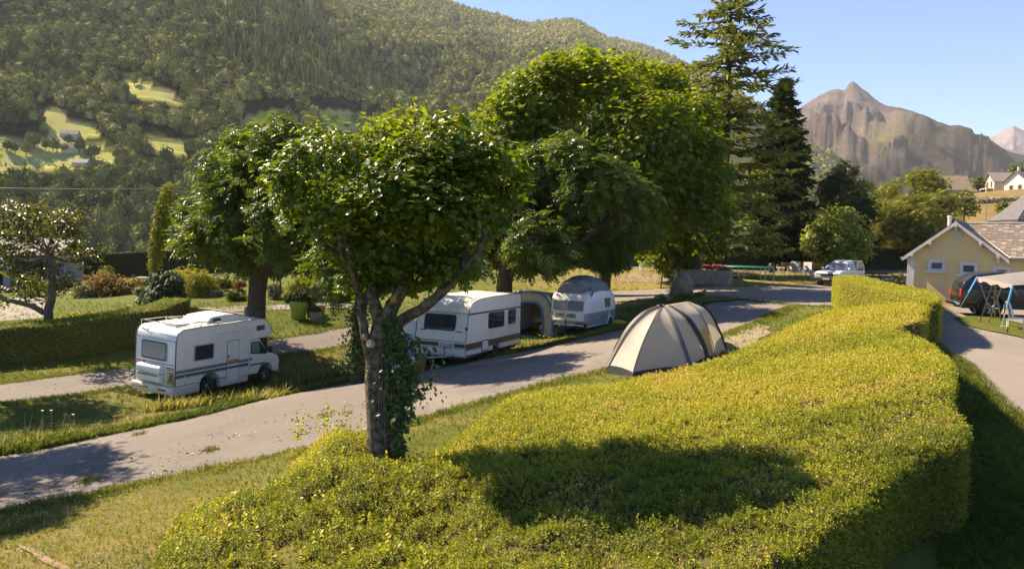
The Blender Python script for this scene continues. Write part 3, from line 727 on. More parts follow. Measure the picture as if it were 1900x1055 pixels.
# --- narrow arm of the hedge beyond it
def armt(x, y): return gz(x, y)+1.33+(fbm(P3(np.asarray(x)*.9, np.asarray(y)*.9), 2, 3)-.5)*.1
ao = [meet(px, py, armt)[:2] for px, py in [(1547,516),(1556,512),(1575,510),(1598,513),(1630,520),(1662,527),(1700,535),(1733,545),(1742,556),(1728,560),(1700,552),(1668,543),(1640,539),(1612,534),(1585,528),(1562,522)]]
hedge('hedge', cat(ao+[ao[0]], 3)[:-1], armt, 'narrow box-cut hedge curving away from the broad hedge towards the white pickup', L_BANK, .085, 700, T_sprig(5, 3, .5), .25, jit=.02, up=1.1,
      rndf=lambda P: .38+.4*fbm(P3(P[:, 0]*3.2, P[:, 1]*3.2, P[:, 2]*.3), 3, 6))
# --- straight hedge along the left lawn
def strip(front, width):
    f = np.array([p[:2] for p in front]); t = np.gradient(f, axis=0); t /= np.linalg.norm(t, axis=1, keepdims=True); nn = np.stack([-t[:, 1], t[:, 0]], -1)
    return list(f)+list((f+nn*width)[::-1])
lf = [meet(px, py) for px, py in [(-330,714),(-150,695),(0,678),(120,666),(235,647),(310,628),(352,612)]]
def flat_top(h, wob=.12, seed=1): return lambda x, y: gz(x, y)+h+(fbm(P3(np.asarray(x)*.7, np.asarray(y)*.7), 3, seed)-.5)*wob*2
hedge('hedge', strip(cat(lf, 3), 1.5), flat_top(1.6, .08), 'long dark clipped hedge between the upper lane and the garden, sunny along its top', L_HEDGE, .095, 420, T_sprig(5, 5, .5), .4, jit=.04)
fl = [gp(px, d) for px, d in [(-120,74),(100,75),(250,77),(420,80),(560,82)]]
hedge('hedge', strip(fl, 1.4), flat_top(2.45, .05, 2), 'tall dark straight hedge at the far end of the flower garden', L_DARK, .17, 150, T_sprig(4, 6, .5), .6, jit=.05)
fr = [gp(px, d) for px, d in [(1010,82),(1200,81),(1350,81),(1500,82),(1600,84),(1720,86)]]
hedge('hedge', strip(fr, 1.4), flat_top(2.5, .06, 3), 'tall dark hedge closing off the lawn behind the trampoline and benches', L_DARK, .17, 150, T_sprig(4, 6, .5), .6, jit=.05)

# ------------------------------------------------------------------ trees
BARK = mat('bark', (.075, .058, .042), .95, spec=.1, col2=(.15, .125, .10), nscale=5, bump=1, bscale=14)
BARKD = mat('dark_bark', (.045, .036, .028), .95, spec=.1, col2=(.085, .07, .055), nscale=5, bump=1, bscale=12)
BARKP = mat('pale_bark', (.045, .036, .022), .95, spec=.1, col2=(.15, .125, .085), nscale=9, bump=1, bscale=26, ramp=.1)
WOUND = mat('pruned_wood', (.42, .20, .05), .8, col2=(.30, .13, .03), nscale=9)
WOUNDP = mat('cut_wood', (.40, .34, .27), .8, col2=(.45, .38, .3), nscale=9)
L_MAPLE = leaf_mat('maple_leaves', [(0, (.05,.09,.008)), (.5, (.12,.17,.012)), (.85, (.24,.27,.02)), (1, (.36,.28,.04))], .46, .38, .4)
L_BIG = leaf_mat('big_maple_leaves', [(0, (.055,.095,.005)), (.5, (.14,.19,.007)), (.9, (.27,.29,.010)), (1, (.36,.31,.015))], .5, .5, .3)
L_ASH = leaf_mat('ash_leaves', [(0, (.045,.08,.010)), (.5, (.10,.15,.016)), (.9, (.18,.225,.03)), (1, (.27,.28,.05))], .42, .38, .32)
L_FRUIT = leaf_mat('fruit_tree_leaves', [(0, (.05,.065,.014)), (.5, (.10,.105,.022)), (1, (.20,.16,.035))], .35, .4, .4)
L_CEDAR = leaf_mat('cedar_needles', [(0, (.07,.095,.02)), (.5, (.16,.18,.035)), (1, (.32,.30,.06))], .3, .6, .2)
L_SPRUCE = leaf_mat('spruce_needles', [(0, (.018,.036,.008)), (.6, (.042,.066,.012)), (1, (.11,.125,.018))], .15, .6, .2)
L_WALNUT = leaf_mat('walnut_leaves', [(0, (.08,.10,.012)), (.5, (.18,.185,.022)), (1, (.30,.27,.04))], .35, .5, .3)
L_IVY = leaf_mat('ivy_leaves', [(0, (.025,.05,.008)), (.6, (.06,.10,.014)), (1, (.20,.21,.03))], .3, .45, .35)

def W(px, py, d): return at(float(px), float(py), float(d))
def limb_tubes(name, base, limbs, m, parent, n=10, wob=.02):
    """limbs: list of (list of world points, radii)"""
    mb = MB()
    for pts, rs in limbs:
        c = cat(pts, 5); rr = np.interp(np.linspace(0, 1, len(c)), np.linspace(0, 1, len(rs)), rs)
        c = [np.array(p)-base+(np.array([fbm(p*1.3+7, 2)-.5, fbm(p*1.3, 2)-.5, 0])*wob*8*min(r, .3)) for p, r in zip(c, rr)]
        mb.tube(c, list(rr), n)
    return mb.build(name, m, parent, smooth=True, angle=80)
def crown_points(lobes, n, gapscale=1.2, gap=.42, inner=.45, flat=1.0, clump=6, sig=.28, seed=0, under=1.0):
    """lobes (k,4): centre and radius -> points, outward directions"""
    L = np.asarray(lobes, float); wgt = L[:, 3]**2; nc = int(n/clump*1.6)
    i = RNG.choice(len(L), nc, p=wgt/wgt.sum()); u = unit(nc); u[:, 2] = np.where(u[:, 2] < -.2, u[:, 2]*under, u[:, 2])
    r = inner+(1-inner)*RNG.random(nc)**.6
    C = L[i, :3]+u*(L[i, 3]*r)[:, None]*np.array([1, 1, flat])
    dn = np.min(np.linalg.norm((C[:, None]-L[None, :, :3])/np.array([1, 1, flat]), axis=2)/L[None, :, 3], axis=1)
    k = (dn > inner*.8) | (RNG.random(nc) < .2)
    k &= fbm(C/gapscale, 3, seed+3) > gap
    C, u = C[k], u[k]
    P = np.repeat(C, clump, 0)+RNG.normal(0, 1, (len(C)*clump, 3))*sig*np.array([1, 1, .6]); U = np.repeat(u, clump, 0)
    if len(P) > n: q = RNG.choice(len(P), n, replace=False); P, U = P[q], U[q]
    return P, U
def pxlobes(L, d, seed=0, yj=.25, depth=1.0):
    """lobes given by where they stand in the photograph, spread in depth"""
    rg = np.random.default_rng(seed); out = []
    for q in L:
        px, py, r = q[:3]; dd = d+(q[3] if len(q) > 3 else rg.uniform(-1, 1)*yj*d*.1)
        out.append((*W(px, py, dd), r*dd/F))
    return np.array(out)
def tree(name, label, base, lobes, n, size, tmpl, lm, trunk, bark=BARK, cat_='tree', group=None, limbs=True, rnd=None, outw=.5, upw=.7, rw=.6, nl=None, hot=.2, crownname='crown', **kw):
    base = np.asarray(base, float); root = empty(name, base, 0, label, cat_, group)
    P, U = crown_points(lobes, n, **kw)
    lo, hi = P[:, 2].min(), P[:, 2].max()
    N = U*outw+np.array([0, 0, upw])+unit(len(P))*rw
    r = .40+.5*(fbm(P/1.1, 3, 9)-.5)*1.6+RNG.normal(0, .2, len(P))
    leaves(crownname, P, N, size*RNG.uniform(.65, 1.25, len(P)), tmpl, lm, root, r if rnd is None else rnd(P), base)
    LL = list(trunk)
    if limbs and len(trunk):
        top = np.array(trunk[0][0][-1]); tr = trunk[0][1][-1]
        idx = np.argsort(-np.asarray(lobes)[:, 3])[:nl or 12]
        for i in idx:
            c = np.asarray(lobes)[i, :3]; r_ = np.asarray(lobes)[i, 3]
            if np.linalg.norm(c-top) < .3: continue
            mid = top*.45+c*.55+np.array([0, 0, -.12*np.linalg.norm(c-top)])
            LL.append(([top-np.array([0, 0, tr]), mid, c], [tr*.7, tr*.32, tr*.12]))
            for k in range(3):
                e = c+unit(1)[0]*r_*.8; e[2] = max(e[2], c[2]-.2*r_); LL.append(([c*.6+mid*.4, (c+e)/2+np.array([0,0,.1*r_]), e], [tr*.16, tr*.09, tr*.03]))
    limb_tubes('trunk', base, LL, bark, root)
    return root

# --- the pruned maple in front
D0 = 13.3; b0 = gp(712, D0); b0[2] = bank_top(np.array([b0[0]]), np.array([b0[1]]))[0]-.25
def w0(px, py, o=0): return W(px, py, D0+o)
tr0 = [([b0-np.array([0,0,.3]), w0(709,800), w0(704,740), w0(702,690), w0(706,640), w0(712,602)], [.34,.26,.235,.23,.235,.20]),
       ([w0(711,612), w0(727,571), w0(742,545), w0(753,518), w0(775,470,.3), w0(795,395,.5)], [.17,.13,.115,.10,.07,.03]),
       ([w0(716,625), w0(735,603), w0(760,585), w0(790,568,-.3), w0(840,522,-.5), w0(885,470,-.6), w0(905,420,-.6)], [.13,.115,.105,.095,.08,.055,.03]),
       ([w0(708,602), w0(697,570), w0(690,540), w0(694,500), w0(680,430), w0(650,350)], [.14,.11,.10,.08,.05,.02]),
       ([w0(694,680,-.1), w0(684,650,-.1), w0(677,620,-.1), w0(671,580), w0(667,548), w0(640,480,.3), w0(605,400,.5)], [.10,.085,.08,.07,.06,.045,.02]),
       ([w0(756,505), w0(730,430,.8), w0(735,320,1)], [.07,.045,.02]), ([w0(640,480,.3), w0(605,455,.2), w0(560,400,0)], [.05,.035,.02]),
       ([w0(664,545), w0(655,505,-.3), w0(636,478,-.6), w0(628,430,-.9), w0(600,385,-1)], [.06,.05,.045,.035,.015]),
       ([w0(860,500,-.6), w0(870,400,-.2), w0(850,300,0)], [.05,.035,.015]), ([w0(775,470,.3), w0(700,370,-.6), w0(690,290,-.6)], [.05,.035,.015])]
LB0 = [(560,330,62),(620,300,72),(690,280,72),(760,275,78),(840,285,78),(905,320,66),(945,370,45),(590,395,66),(670,370,92),(770,370,100),(860,390,88),(640,455,66),(720,460,88),(810,460,82),
       (885,445,62),(555,375,48),(930,400,46),(690,520,40),(780,505,52),(840,500,44),(900,300,50),(600,270,40),(720,235,34),(830,240,36),(650,530,26),(735,525,44),(880,270,44),(700,400,80,-1.2),(800,400,80,-1.2),(760,330,80,-1)]
lob0 = pxlobes(LB0, D0, 3, .6)
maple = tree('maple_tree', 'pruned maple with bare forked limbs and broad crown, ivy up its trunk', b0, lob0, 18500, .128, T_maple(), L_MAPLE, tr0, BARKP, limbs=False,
     gapscale=.62, gap=.465, inner=.5, clump=5, sig=.13, outw=.55, upw=.8, rw=.55, under=.5, rnd=lambda P: .34+.9*(fbm(P/.8, 3, 2)-.5)+RNG.normal(0, .16, len(P))+.25*sstep(6.8, 8.2, P[:, 2]))  # last term lightens the upper leaves, sunlight put into their colour
# shoots standing up from the top of the crown
sp = []; su = []
for px, py, h in [(770,225,48),(783,235,40),(730,238,34),(800,238,30),(860,240,34),(630,268,30),(590,285,26),(705,235,22),(850,232,30),(655,262,25),(905,265,25),(560,300,18),(735,245,24),(815,240,18),(610,262,22),(880,255,20),(680,250,18),(940,300,20)]:
    for k in range(22):
        t = RNG.random(); sp.append(w0(px+RNG.normal(0, 4), py-h*t+8, RNG.normal(0, .3))); su.append((RNG.normal(), RNG.normal(), .8))
leaves('shoot_leaves', np.array(sp), np.array(su), .12*RNG.uniform(.6, 1.1, len(sp)), T_maple(), L_MAPLE, maple, .6+RNG.normal(0, .2, len(sp)), b0, kind='stuff')
# single large leaves on the near face of the crown, each one loose
lv, lf_ = T_maple(); lmesh = []
for k in range(6):
    o = mesh_np('leaf', lv, lf_, L_MAPLE, False, maple, {'rnd': ('FACE', np.full(10, .1+.16*k))}); lmesh.append(o)
cand, cu = crown_points(lob0[:27], 2500, gapscale=.75, gap=.38, inner=.85, clump=1, sig=.02)
cd_ = cand[:, 1]+.25*(cand[:, 2]-7)*0; pick = np.argsort(cd_)[:300]
for j, i in enumerate(pick):
    o = lmesh[j] if j < 6 else lmesh[j % 6].copy()
    if j >= 6: COL.objects.link(o); o.parent = maple
    o.location = cand[i]-b0+cu[i]*.05; nn = Vector(cu[i]*.6+np.array([0, -.1, .7])+unit(1)[0]*.5)
    o.rotation_euler = (nn.to_track_quat('Z', 'Y') @ Matrix.Rotation(RNG.uniform(0, 6.28), 4, 'Z').to_quaternion()).to_euler(); s = RNG.uniform(.10, .145); o.scale = (s, s, s)
def patch(name, p, ax, r, L, m, parent, base):
    """thin lens of bare wood on the near side of a limb"""
    p = np.array(p)-base; a = np.array(ax, float); a /= np.linalg.norm(a); f = np.array([-.25, -1., .1]); f -= a*np.dot(f, a); f /= np.linalg.norm(f); s = np.cross(a, f)
    n = I2*(1+.25*(fbm(I2*2.2+p, 2, 3)-.5)[:, None]); V = p+f*r*.62+n[:, 0:1]*a*L*.5+n[:, 1:2]*s*r*.62+n[:, 2:3]*f*r*.30
    return mesh_np(name, V, [I2F], m, True, parent)
patch('pruning_scar', w0(733,557,-.02), w0(738,548)-w0(728,568), .112, .26, WOUND, maple, b0)
patch('pruning_scar', w0(797,563,-.32), w0(806,556)-w0(788,570), .092, .2, WOUND, maple, b0)
patch('pruning_scar', w0(679,625,-.12), w0(677,617)-w0(681,633), .085, .15, WOUND, maple, b0)
MB().lathe([(.0,0),(.06,0),(.075,-.03),(.075,-.12)], 14).build('cut_stub', WOUNDP, maple, smooth=True, loc=Vector(w0(684,636,-.25)-b0), rot=(math.radians(75), 0, -.5))
# ivy on its right-hand side
ip = []; iu = []
for k in range(2600):
    t = RNG.random(); py = 600+t*250; cx = 726+6*math.sin(t*6)+14*t; wd = 10+30*math.sin(PI*min(1, t*1.15))+(14 if .12 < t < .55 else 0)
    a = abs(RNG.normal(0, .62))*RNG.choice([-.5, 1], p=[.25, .75]); ip.append(w0(cx+a*wd, py+RNG.normal(0, 6), -.28+RNG.normal(0, .12)+.1*abs(a))); iu.append((a*.8, -.8, .5))
ip = np.array(ip); kk = fbm(ip/.22, 2, 4) > .40; ip = ip[kk]; iu = np.array(iu)[kk]
leaves('ivy', ip, iu+unit(len(ip))*.5, .085*RNG.uniform(.6, 1.3, len(ip)), T_maple(), L_IVY, maple, RNG.random(len(ip))**1.6*.8+.1*RNG.random(len(ip)), b0)
mbv = MB()
for k in range(9):
    pts = []; x = 700+k*5+RNG.normal(0, 4)
    for t in np.linspace(0, 1, 7): pts.append(w0(x+RNG.normal(0, 3)+8*t, 850-t*220, -.27+.03*math.sin(9*t))-b0)
    mbv.tube(cat(pts, 3), .012, 5)
mbv.build('ivy_stems', BARK, maple, smooth=True)

# --- ash at the end of the left lawn
D1 = 35.5; b1 = gp(478, D1)
LB1 = [(405,395,62),(385,440,50),(430,325,58),(462,285,52),(520,275,56),(500,350,88),(440,415,80),(540,420,88),(600,410,76),(420,465,46),(520,465,56),(590,470,52),(620,345,64),(362,405,36),(640,450,54),(440,270,26),(360,450,30),(470,470,50),(560,320,60),(650,380,60)]
tree('ash_tree', 'dense round leafy tree with thick dark trunk behind the motorhome roof', b1, pxlobes(LB1, D1, 5, .9), 15000, .46, T_ash(3), L_ASH,
     [([b1-np.array([0,0,.2]), W(476,590,D1), W(478,540,D1), W(484,490,D1)], [.50,.42,.40,.42])], BARKD, gapscale=1.1, gap=.46, inner=.5, clump=7, sig=.24, under=.8)
# --- tree behind the front maple, ivy at its foot
D2 = 28.5; b2 = gp(667, D2)
LB2 = [(655,470,72),(620,500,48),(720,440,80),(680,390,78),(760,400,72),(640,530,34),(690,520,40),(740,480,54),(800,440,60),(830,480,50),(870,500,30),(620,560,18)]
t2 = tree('leafy_tree', 'dark leafy tree on the grass strip with ivy at its foot, behind the pruned maple', b2, pxlobes(LB2, D2, 6, .9), 6500, .42, T_ash(3), L_ASH,
     [([b2-np.array([0,0,.2]), W(666,640,D2), W(668,580,D2), W(674,520,D2)], [.32,.27,.25,.24])], BARKD, gapscale=1.2, gap=.42, inner=.5, clump=5, sig=.28, under=.7)
ip = np.array([W(662+RNG.normal(0, 13), 690-120*RNG.random()**1.3, D2-.3+RNG.normal(0, .12)) for k in range(900)])
leaves('ivy', ip, unit(len(ip))*.6+np.array([-.3,-.7,.5]), .12*RNG.uniform(.6, 1.3, len(ip)), T_maple(), L_IVY, t2, RNG.random(len(ip))**.9, b2)
# --- ash over the caravans
D3 = 39.5; b3 = gp(937, D3)
LB3 = [(1000,320,58),(960,395,74),(1035,360,80),(1100,345,70),(1160,385,62),(1085,430,84),(1000,460,66),(905,450,56),(1180,430,44),(1125,470,44),(1060,300,52),(920,380,50),(880,420,40),(1030,480,30),(960,330,50),(1195,400,28),(950,480,30)]
tree('ash_tree', 'broad ash with pale glinting leaves and dark trunk between the two caravans', b3, pxlobes(LB3, D3, 7, .9), 14500, .50, T_ash(3), L_ASH,
     [([b3-np.array([0,0,.2]), W(936,560,D3), W(937,520,D3), W(948,480,D3)], [.52,.45,.43,.42]), ([W(945,495,D3), W(985,488,D3), W(1040,470,D3)], [.3,.18,.1])], BARKD, gapscale=1.2, gap=.46, inner=.5, clump=7, sig=.26, under=.8)
# --- the big maple and the one in the planter
D4 = 50.; b4 = gp(1120, D4+2)
LB4 = [(1000,190,72),(1060,150,56),(1110,138,50),(1165,155,56),(1225,175,56),(940,240,64),(1275,225,56),(1100,235,125),(1195,275,105),(985,300,85),(1265,320,74),(1180,380,86),(915,300,46),(1295,380,46),(1240,430,62),(885,330,34),(1030,130,28),(1090,112,24),(1200,145,26),(950,190,30),(1250,160,26),(1310,280,36),(1140,115,22)]
def sunlit_top(P): return .32+.8*(fbm(P/1.6, 3, 2)-.5)+RNG.normal(0, .15, len(P))+.30*sstep(11, 18, P[:, 2])  # brighter with height: sun on the crown top painted into the leaf tone
tree('maple_tree', 'huge yellow green maple, the broadest crown, rising behind the round white caravan', b4, pxlobes(LB4, D4, 8, 1.0), 40000, .35, T_maple(), L_BIG,
     [([b4-np.array([0,0,.2]), W(1122,520,D4+2), W(1125,440,D4+1), W(1115,340,D4)], [.5,.42,.36,.28])], BARKD, gapscale=2.0, gap=.43, inner=.5, clump=6, sig=.38, nl=18, rnd=sunlit_top)
D5 = 53.5; b5 = gp(1293, D5)
LB5 = [(1290,395,56),(1312,335,46),(1258,450,52),(1215,440,46),(1330,400,34),(1290,445,40),(1270,360,50),(1238,395,40),(1320,450,26)]
tree('maple_tree', 'dark green maple growing in the stone flower bed beside the trampoline', b5, pxlobes(LB5, D5, 9, .9), 8000, .42, T_maple(), L_BIG,
     [([b5-np.array([0,0,.2]), W(1291,490,D5), W(1290,455,D5), W(1288,400,D5)], [.46,.40,.36,.25])], BARKD, gapscale=1.6, gap=.43, inner=.5, clump=6, sig=.34, rnd=lambda P: sunlit_top(P)-.05)
P5, U5 = crown_points(pxlobes([(1232,490,12),(1225,475,18),(1240,505,10),(1215,478,14)], D5-1, 2), 380, gapscale=.7, gap=.3, inner=.2)
# --- conifers
def conifer(name, label, base, prof, lm, nwh, nper, spray, needles, d, droop=.25, tipup=.1, tr=.5, dense=1.0, pend=.5, fan=.5, seed=1):
    """prof: list of (height above base, branch length)"""
    rg = np.random.default_rng(seed); base = np.asarray(base, float); H = prof[-1][0]; root = empty(name, base, 0, label, 'tree')
    hs = [p[0] for p in prof]; ls = [p[1] for p in prof]; mb = MB(); P = []; N = []; A = []; Rn = []
    mb.tube([(0,0,-.3), (0,0,H*.3), (.1,0,H*.6), (0,0,H*.985)], [tr, tr*.75, tr*.42, .03], 9)
    for i in range(nwh):
        h = hs[0]+(H-hs[0])*((i+.5)/nwh)**.95
        for k in range(nper):
            L = np.interp(h, hs, ls)*rg.choice([rg.uniform(.55, .8), rg.uniform(.85, 1.12)], p=[.35, .65]); q = 2*PI*k/nper+i*2.4+rg.normal(0, .25)
            if L < .15: continue
            hh = h+rg.normal(0, .25); dr = droop*L*rg.uniform(.6, 1.3); dirv = np.array([math.cos(q), math.sin(q), 0])
            def bp(t): return dirv*L*t+np.array([0, 0, hh+L*.16*t*(1-h/H*.3)-dr*t*t+tipup*L*max(0, t-.7)*1.8])
            pts = [bp(t) for t in (0, .25, .5, .75, 1)]
            mb.tube([tuple(p) for p in pts], [.05+.02*L, .05+.012*L, .035, .02, .01], 4, cap=False)
            m_ = max(4, int(L*needles*dense))
            for t in np.clip(rg.uniform(.12, 1.04, m_), 0, 1.02):
                p = bp(t); side = np.array([-dirv[1], dirv[0], 0])*rg.choice([-1, 1]); sw = fan*L*.42*(1-abs(t-.45))*rg.random()
                P.append(p+side*sw+np.array([0, 0, -.12*sw-rg.random()*.12])); ax = dirv*rg.uniform(.5, 1)+side*rg.uniform(.1, .9)+np.array([0, 0, -pend*rg.random()]); A.append(ax)
                N.append(np.array([0, 0, 1])+rg.normal(0, .45, 3)); Rn.append(.3+.45*t*rg.random()+rg.normal(0, .12))
    P = np.array(P)+base
    leaves('crown', P, np.array(N), spray*rg.uniform(.6, 1.3, len(P)), (np.array([(0,0,0),(.35,.17,-.03),(.75,.11,-.05),(1,0,-.1),(.75,-.11,-.05),(.35,-.17,-.03)]), [np.array([[0,5,4,3],[0,3,2,1]])]), lm, root, np.array(Rn), base, spin=np.array(A))
    mb.build('trunk', BARKD, root, smooth=True, angle=80)
    return root
D6 = 68.; b6 = gp(1335, D6); pm = D6/F
conifer('cedar_tree', 'tall open cedar with layered spreading branches reaching above the picture', b6, [(1.0,120*pm),(4,150*pm),(7,150*pm),(11,140*pm),(14,126*pm),(17.3,124*pm),(19.7,102*pm),(22,86*pm),(24.6,50*pm),(26.5,24*pm),(28,4*pm)], L_CEDAR, 25, 6, .62, 19, D6, .26, .26, .62, 1.15, .5, .42, 5)
D7 = 83.; b7 = gp(1440, D7); pm = D7/F
conifer('spruce_tree', 'dark dense spruce with hanging branchlets standing against the cedar', b7, [(.6,58*pm),(5,62*pm),(9,56*pm),(14,44*pm),(17.5,26*pm),(21,5*pm)], L_SPRUCE, 32, 9, .75, 34, D7, .4, .18, .4, 1.3, .9, .5, 8)
# --- trees along the back
D8 = 85.; b8 = gp(1558, D8)
LB8 = [(1556,335,22),(1562,370,42),(1530,400,36),(1592,400,36),(1560,430,56),(1520,445,30),(1603,445,26),(1540,350,20),(1585,350,18),(1535,322,9),(1582,315,8),(1560,310,8),(1505,430,18)]
tree('yew_tree', 'very dark evergreen tree with ragged top beyond the light round tree', b8, pxlobes(LB8, D8, 11, .8), 9000, .55, T_ash(3), L_SPRUCE, [([b8, W(1558,450,D8), W(1560,400,D8)], [.4,.35,.25])], BARKD, gapscale=1.7, gap=.42, inner=.4, clump=6, sig=.35, rnd=lambda P: .35+RNG.normal(0, .25, len(P)))
D9 = 71.; b9 = gp(1557, D9)
LB9 = [(1557,425,44),(1525,442,32),(1592,442,28),(1540,458,34),(1580,460,30),(1510,455,16),(1600,462,14),(1557,470,24)]
tree('fastigiate_tree', 'light green rounded tree of upright shoots on the lawn by the pickup', b9, pxlobes(LB9, D9, 12, .7), 8500, .42, T_blade(.42), leaf_mat('light_tree_leaves', [(0, (.11,.14,.02)), (.6, (.23,.26,.04)), (1, (.36,.37,.07))], .35, .5, .3),
     [([b9, W(1557,470,D9), W(1557,440,D9)], [.22,.2,.12])], BARK, gapscale=1.2, gap=.40, inner=.45, clump=6, sig=.26, upw=.5, outw=.6)
D10 = 90.; b10 = gp(1690, D10)
LB10 = [(1680,368,42),(1718,345,28),(1652,398,32),(1740,388,36),(1690,415,56),(1640,432,26),(1755,415,26),(1720,440,36),(1660,440,34),(1700,335,18),(1630,380,16)]
tree('walnut_tree', 'broad olive green tree rising behind the yellow house roof', b10, pxlobes(LB10, D10, 13, .8), 10000, .55, T_ash(3), L_WALNUT, [([b10, W(1690,460,D10), W(1692,420,D10)], [.4,.35,.25])], BARK, gapscale=2, gap=.43, inner=.45, clump=6, sig=.4)
for px, py, r, d, lb, m in [(1782,376,26,120,'rounded green bush tree on the terrace below the white houses', L_WALNUT), (1855,388,16,140,'small green bush on the terrace edge above the house roof', L_WALNUT), (1878,318,20,236,'dark green tree beside the white house on the hill', L_ASH),
                            (1640,352,20,150,'small grey green tree between the far hedge and the village houses', L_WALNUT), (1722,350,34,190,'yellow green tree hiding the front of the brown barn', L_WALNUT), (1600,352,18,160,'low dark tree at the foot of the far hill', L_ASH), (1805,340,13,215,'little tree between the barn and the white house', L_ASH), (1900,380,14,130,'green bush low on the terrace beside the upper roof', L_WALNUT), (1615,372,22,140,'bushy tree half hidden between the yew and the olive tree', L_ASH)]:
    b = gp(px, d); s = r*d/F; c = np.array([b[0], b[1], max(W(px, py, d)[2], b[2]+s*.7)])
    lb_ = np.array([(*(c+np.array([dx, dy, dz])*s), q*s) for dx, dy, dz, q in [(0,0,0,.8),(.5,.1,-.2,.55),(-.5,-.1,-.15,.55),(.1,0,.5,.5),(-.2,.3,.3,.5),(.3,-.2,-.5,.5),(-.3,-.2,-.5,.5)]])
    tree('small_tree', lb, b, lb_, 900, max(.5, s*.2), T_quad(.7), m, [([b-np.array([0,0,.2]), b*.5+c*.5, c], [.09*s, .07*s, .05*s])], BARK, gapscale=s*.5, gap=.38, inner=.4, sig=s*.1, nl=4)
# --- old fruit tree on the left
D11 = 36.; b11 = gp(92, D11)
LB11 = [(90,450,56),(50,415,46),(120,415,36),(150,480,24),(30,480,46),(100,515,36),(60,530,34),(15,400,30),(185,470,13),(140,400,13),(205,464,9),(70,390,22),(-20,450,50),(-40,500,40),(140,520,20)]
tree('fruit_tree', 'sparse old fruit tree with leaning forked trunk behind the left hedge', b11, pxlobes(LB11, D11, 14, .8), 4200, .24, T_quad(.62), L_FRUIT,
     [([b11, W(90,580,D11), W(95,555,D11), W(97,520,D11), W(92,470,D11)], [.26,.2,.19,.15,.1]), ([W(82,580,D11), W(60,568,D11), W(30,560,D11), W(0,551,D11), W(-40,520,D11)], [.14,.12,.11,.10,.06])], BARK, gapscale=.9, gap=.46, inner=.3, clump=5, sig=.2)
# trees just outside the left edge, whose shade falls across the lane
for k, (x, y, h, rr, lb) in enumerate([(-23.5, 30.0, 9.5, 2.7, 'leafy tree beyond the left edge shading the grass by the motorhome'), (-18.3, 22.0, 7.6, 2.4, 'leafy tree beyond the left edge shading the near lane'), (-13.6, 16.6, 4.6, 1.3, 'young leafy tree beyond the left edge by the near lawn')]):
    b = np.array([x, y, g1(x, y)]); rg = np.random.default_rng(k)
    lb_ = np.array([(x+rg.normal(0, rr*.45), y+rg.normal(0, rr*.45), b[2]+h+rg.normal(0, rr*.35), rr*rg.uniform(.4, .6)) for j in range(9)])
    tree('leafy_tree', lb, b, lb_, 3200, .3, T_ash(3), L_ASH, [([b-np.array([0,0,.2]), b+np.array([0,0,h*.4]), b+np.array([.1,0,h*.75])], [.25,.2,.15])], BARK, gapscale=1., gap=.46, inner=.3, clump=5, sig=.25, nl=8)
# --- golden column cypress
D12 = 56.; b12 = gp(287, D12)
LB12 = [(312-27*t, 350+150*t, 4+11*math.sin(PI*(.12+.78*t))**.8) for t in np.linspace(0, 1, 15)]
tree('cypress_tree', 'slim golden column cypress leaning a little in the flower garden', b12, pxlobes(LB12, D12, 15, .05), 3600, .26, T_quad(.5), leaf_mat('golden_leaves', [(0, (.10,.13,.012)), (.5, (.25,.25,.02)), (1, (.42,.37,.03))], .25, .6, .2),
     [([b12, W(287,490,D12), W(300,420,D12), W(311,352,D12)], [.12,.1,.06,.02])], BARK, gapscale=.5, gap=.36, inner=.55, clump=4, sig=.1, limbs=False, outw=.9, upw=.3)

# ------------------------------------------------------------------ vehicles
WHITE = mat('white_paint', (.78, .75, .69), .35, spec=.5, col2=(.70, .66, .59), nscale=1.3)
CREAM = mat('cream_panel', (.74, .70, .60), .4, spec=.5, col2=(.66, .62, .52), nscale=1.5)
BUMPER = mat('bumper_plastic', (.62, .56, .47), .55, col2=(.52, .45, .36), nscale=2)
GREYP = mat('silver_grey_panel', (.34, .36, .36), .35, metal=.2, col2=(.29, .31, .31), nscale=2)
BLACKP = mat('black_plastic', (.018, .018, .018), .5)
DARKG = mat('dark_gasket', (.035, .04, .045), .5)
TEAL = mat('dark_teal_stripe', (.035, .075, .085), .4)
BROWN = mat('brown_stripe', (.05, .026, .026), .45)
GOLD = mat('gold_line', (.35, .24, .10), .4)
RED = mat('red_lens', (.42, .015, .012), .2)
ORANGE = mat('orange_lens', (.55, .19, .03), .25)
CHROME = mat('bright_metal', (.62, .62, .62), .22, metal=1)
STEEL = mat('dull_steel', (.30, .30, .31), .4, metal=.9)
RUB = mat('rubber', (.022, .022, .022), .8, bump=.3, bscale=60)
PLATE = mat('number_plate', (.62, .62, .58), .5)
def glassm(name, col, rough=.06, col2=None):
    return mat(name, col, rough, spec=.7, col2=col2, nscale=5)
GLASS = glassm('dark_window_glass', (.025, .028, .035), .07, (.05, .055, .065))
GLASSB = glassm('blue_window_glass', (.05, .065, .11), .05, (.08, .10, .16))
GLASST = glassm('teal_window_glass', (.10, .20, .20), .08, (.16, .28, .27))
g = NT('curtained_window'); p = g.obj(); wv = g.n('ShaderNodeTexWave'); wv.inputs['Scale'].default_value = 9; wv.inputs['Distortion'].default_value = 2; wv.bands_direction = 'Y'; g.l(p, wv.inputs['Vector'])
g.l(g.ramp(wv.outputs['Fac'], [(.2, (.16, .16, .155)), (.8, (.42, .41, .39))]), g.b.inputs['Base Color']); g.b.inputs['Roughness'].default_value = .12; CURTG = g.m

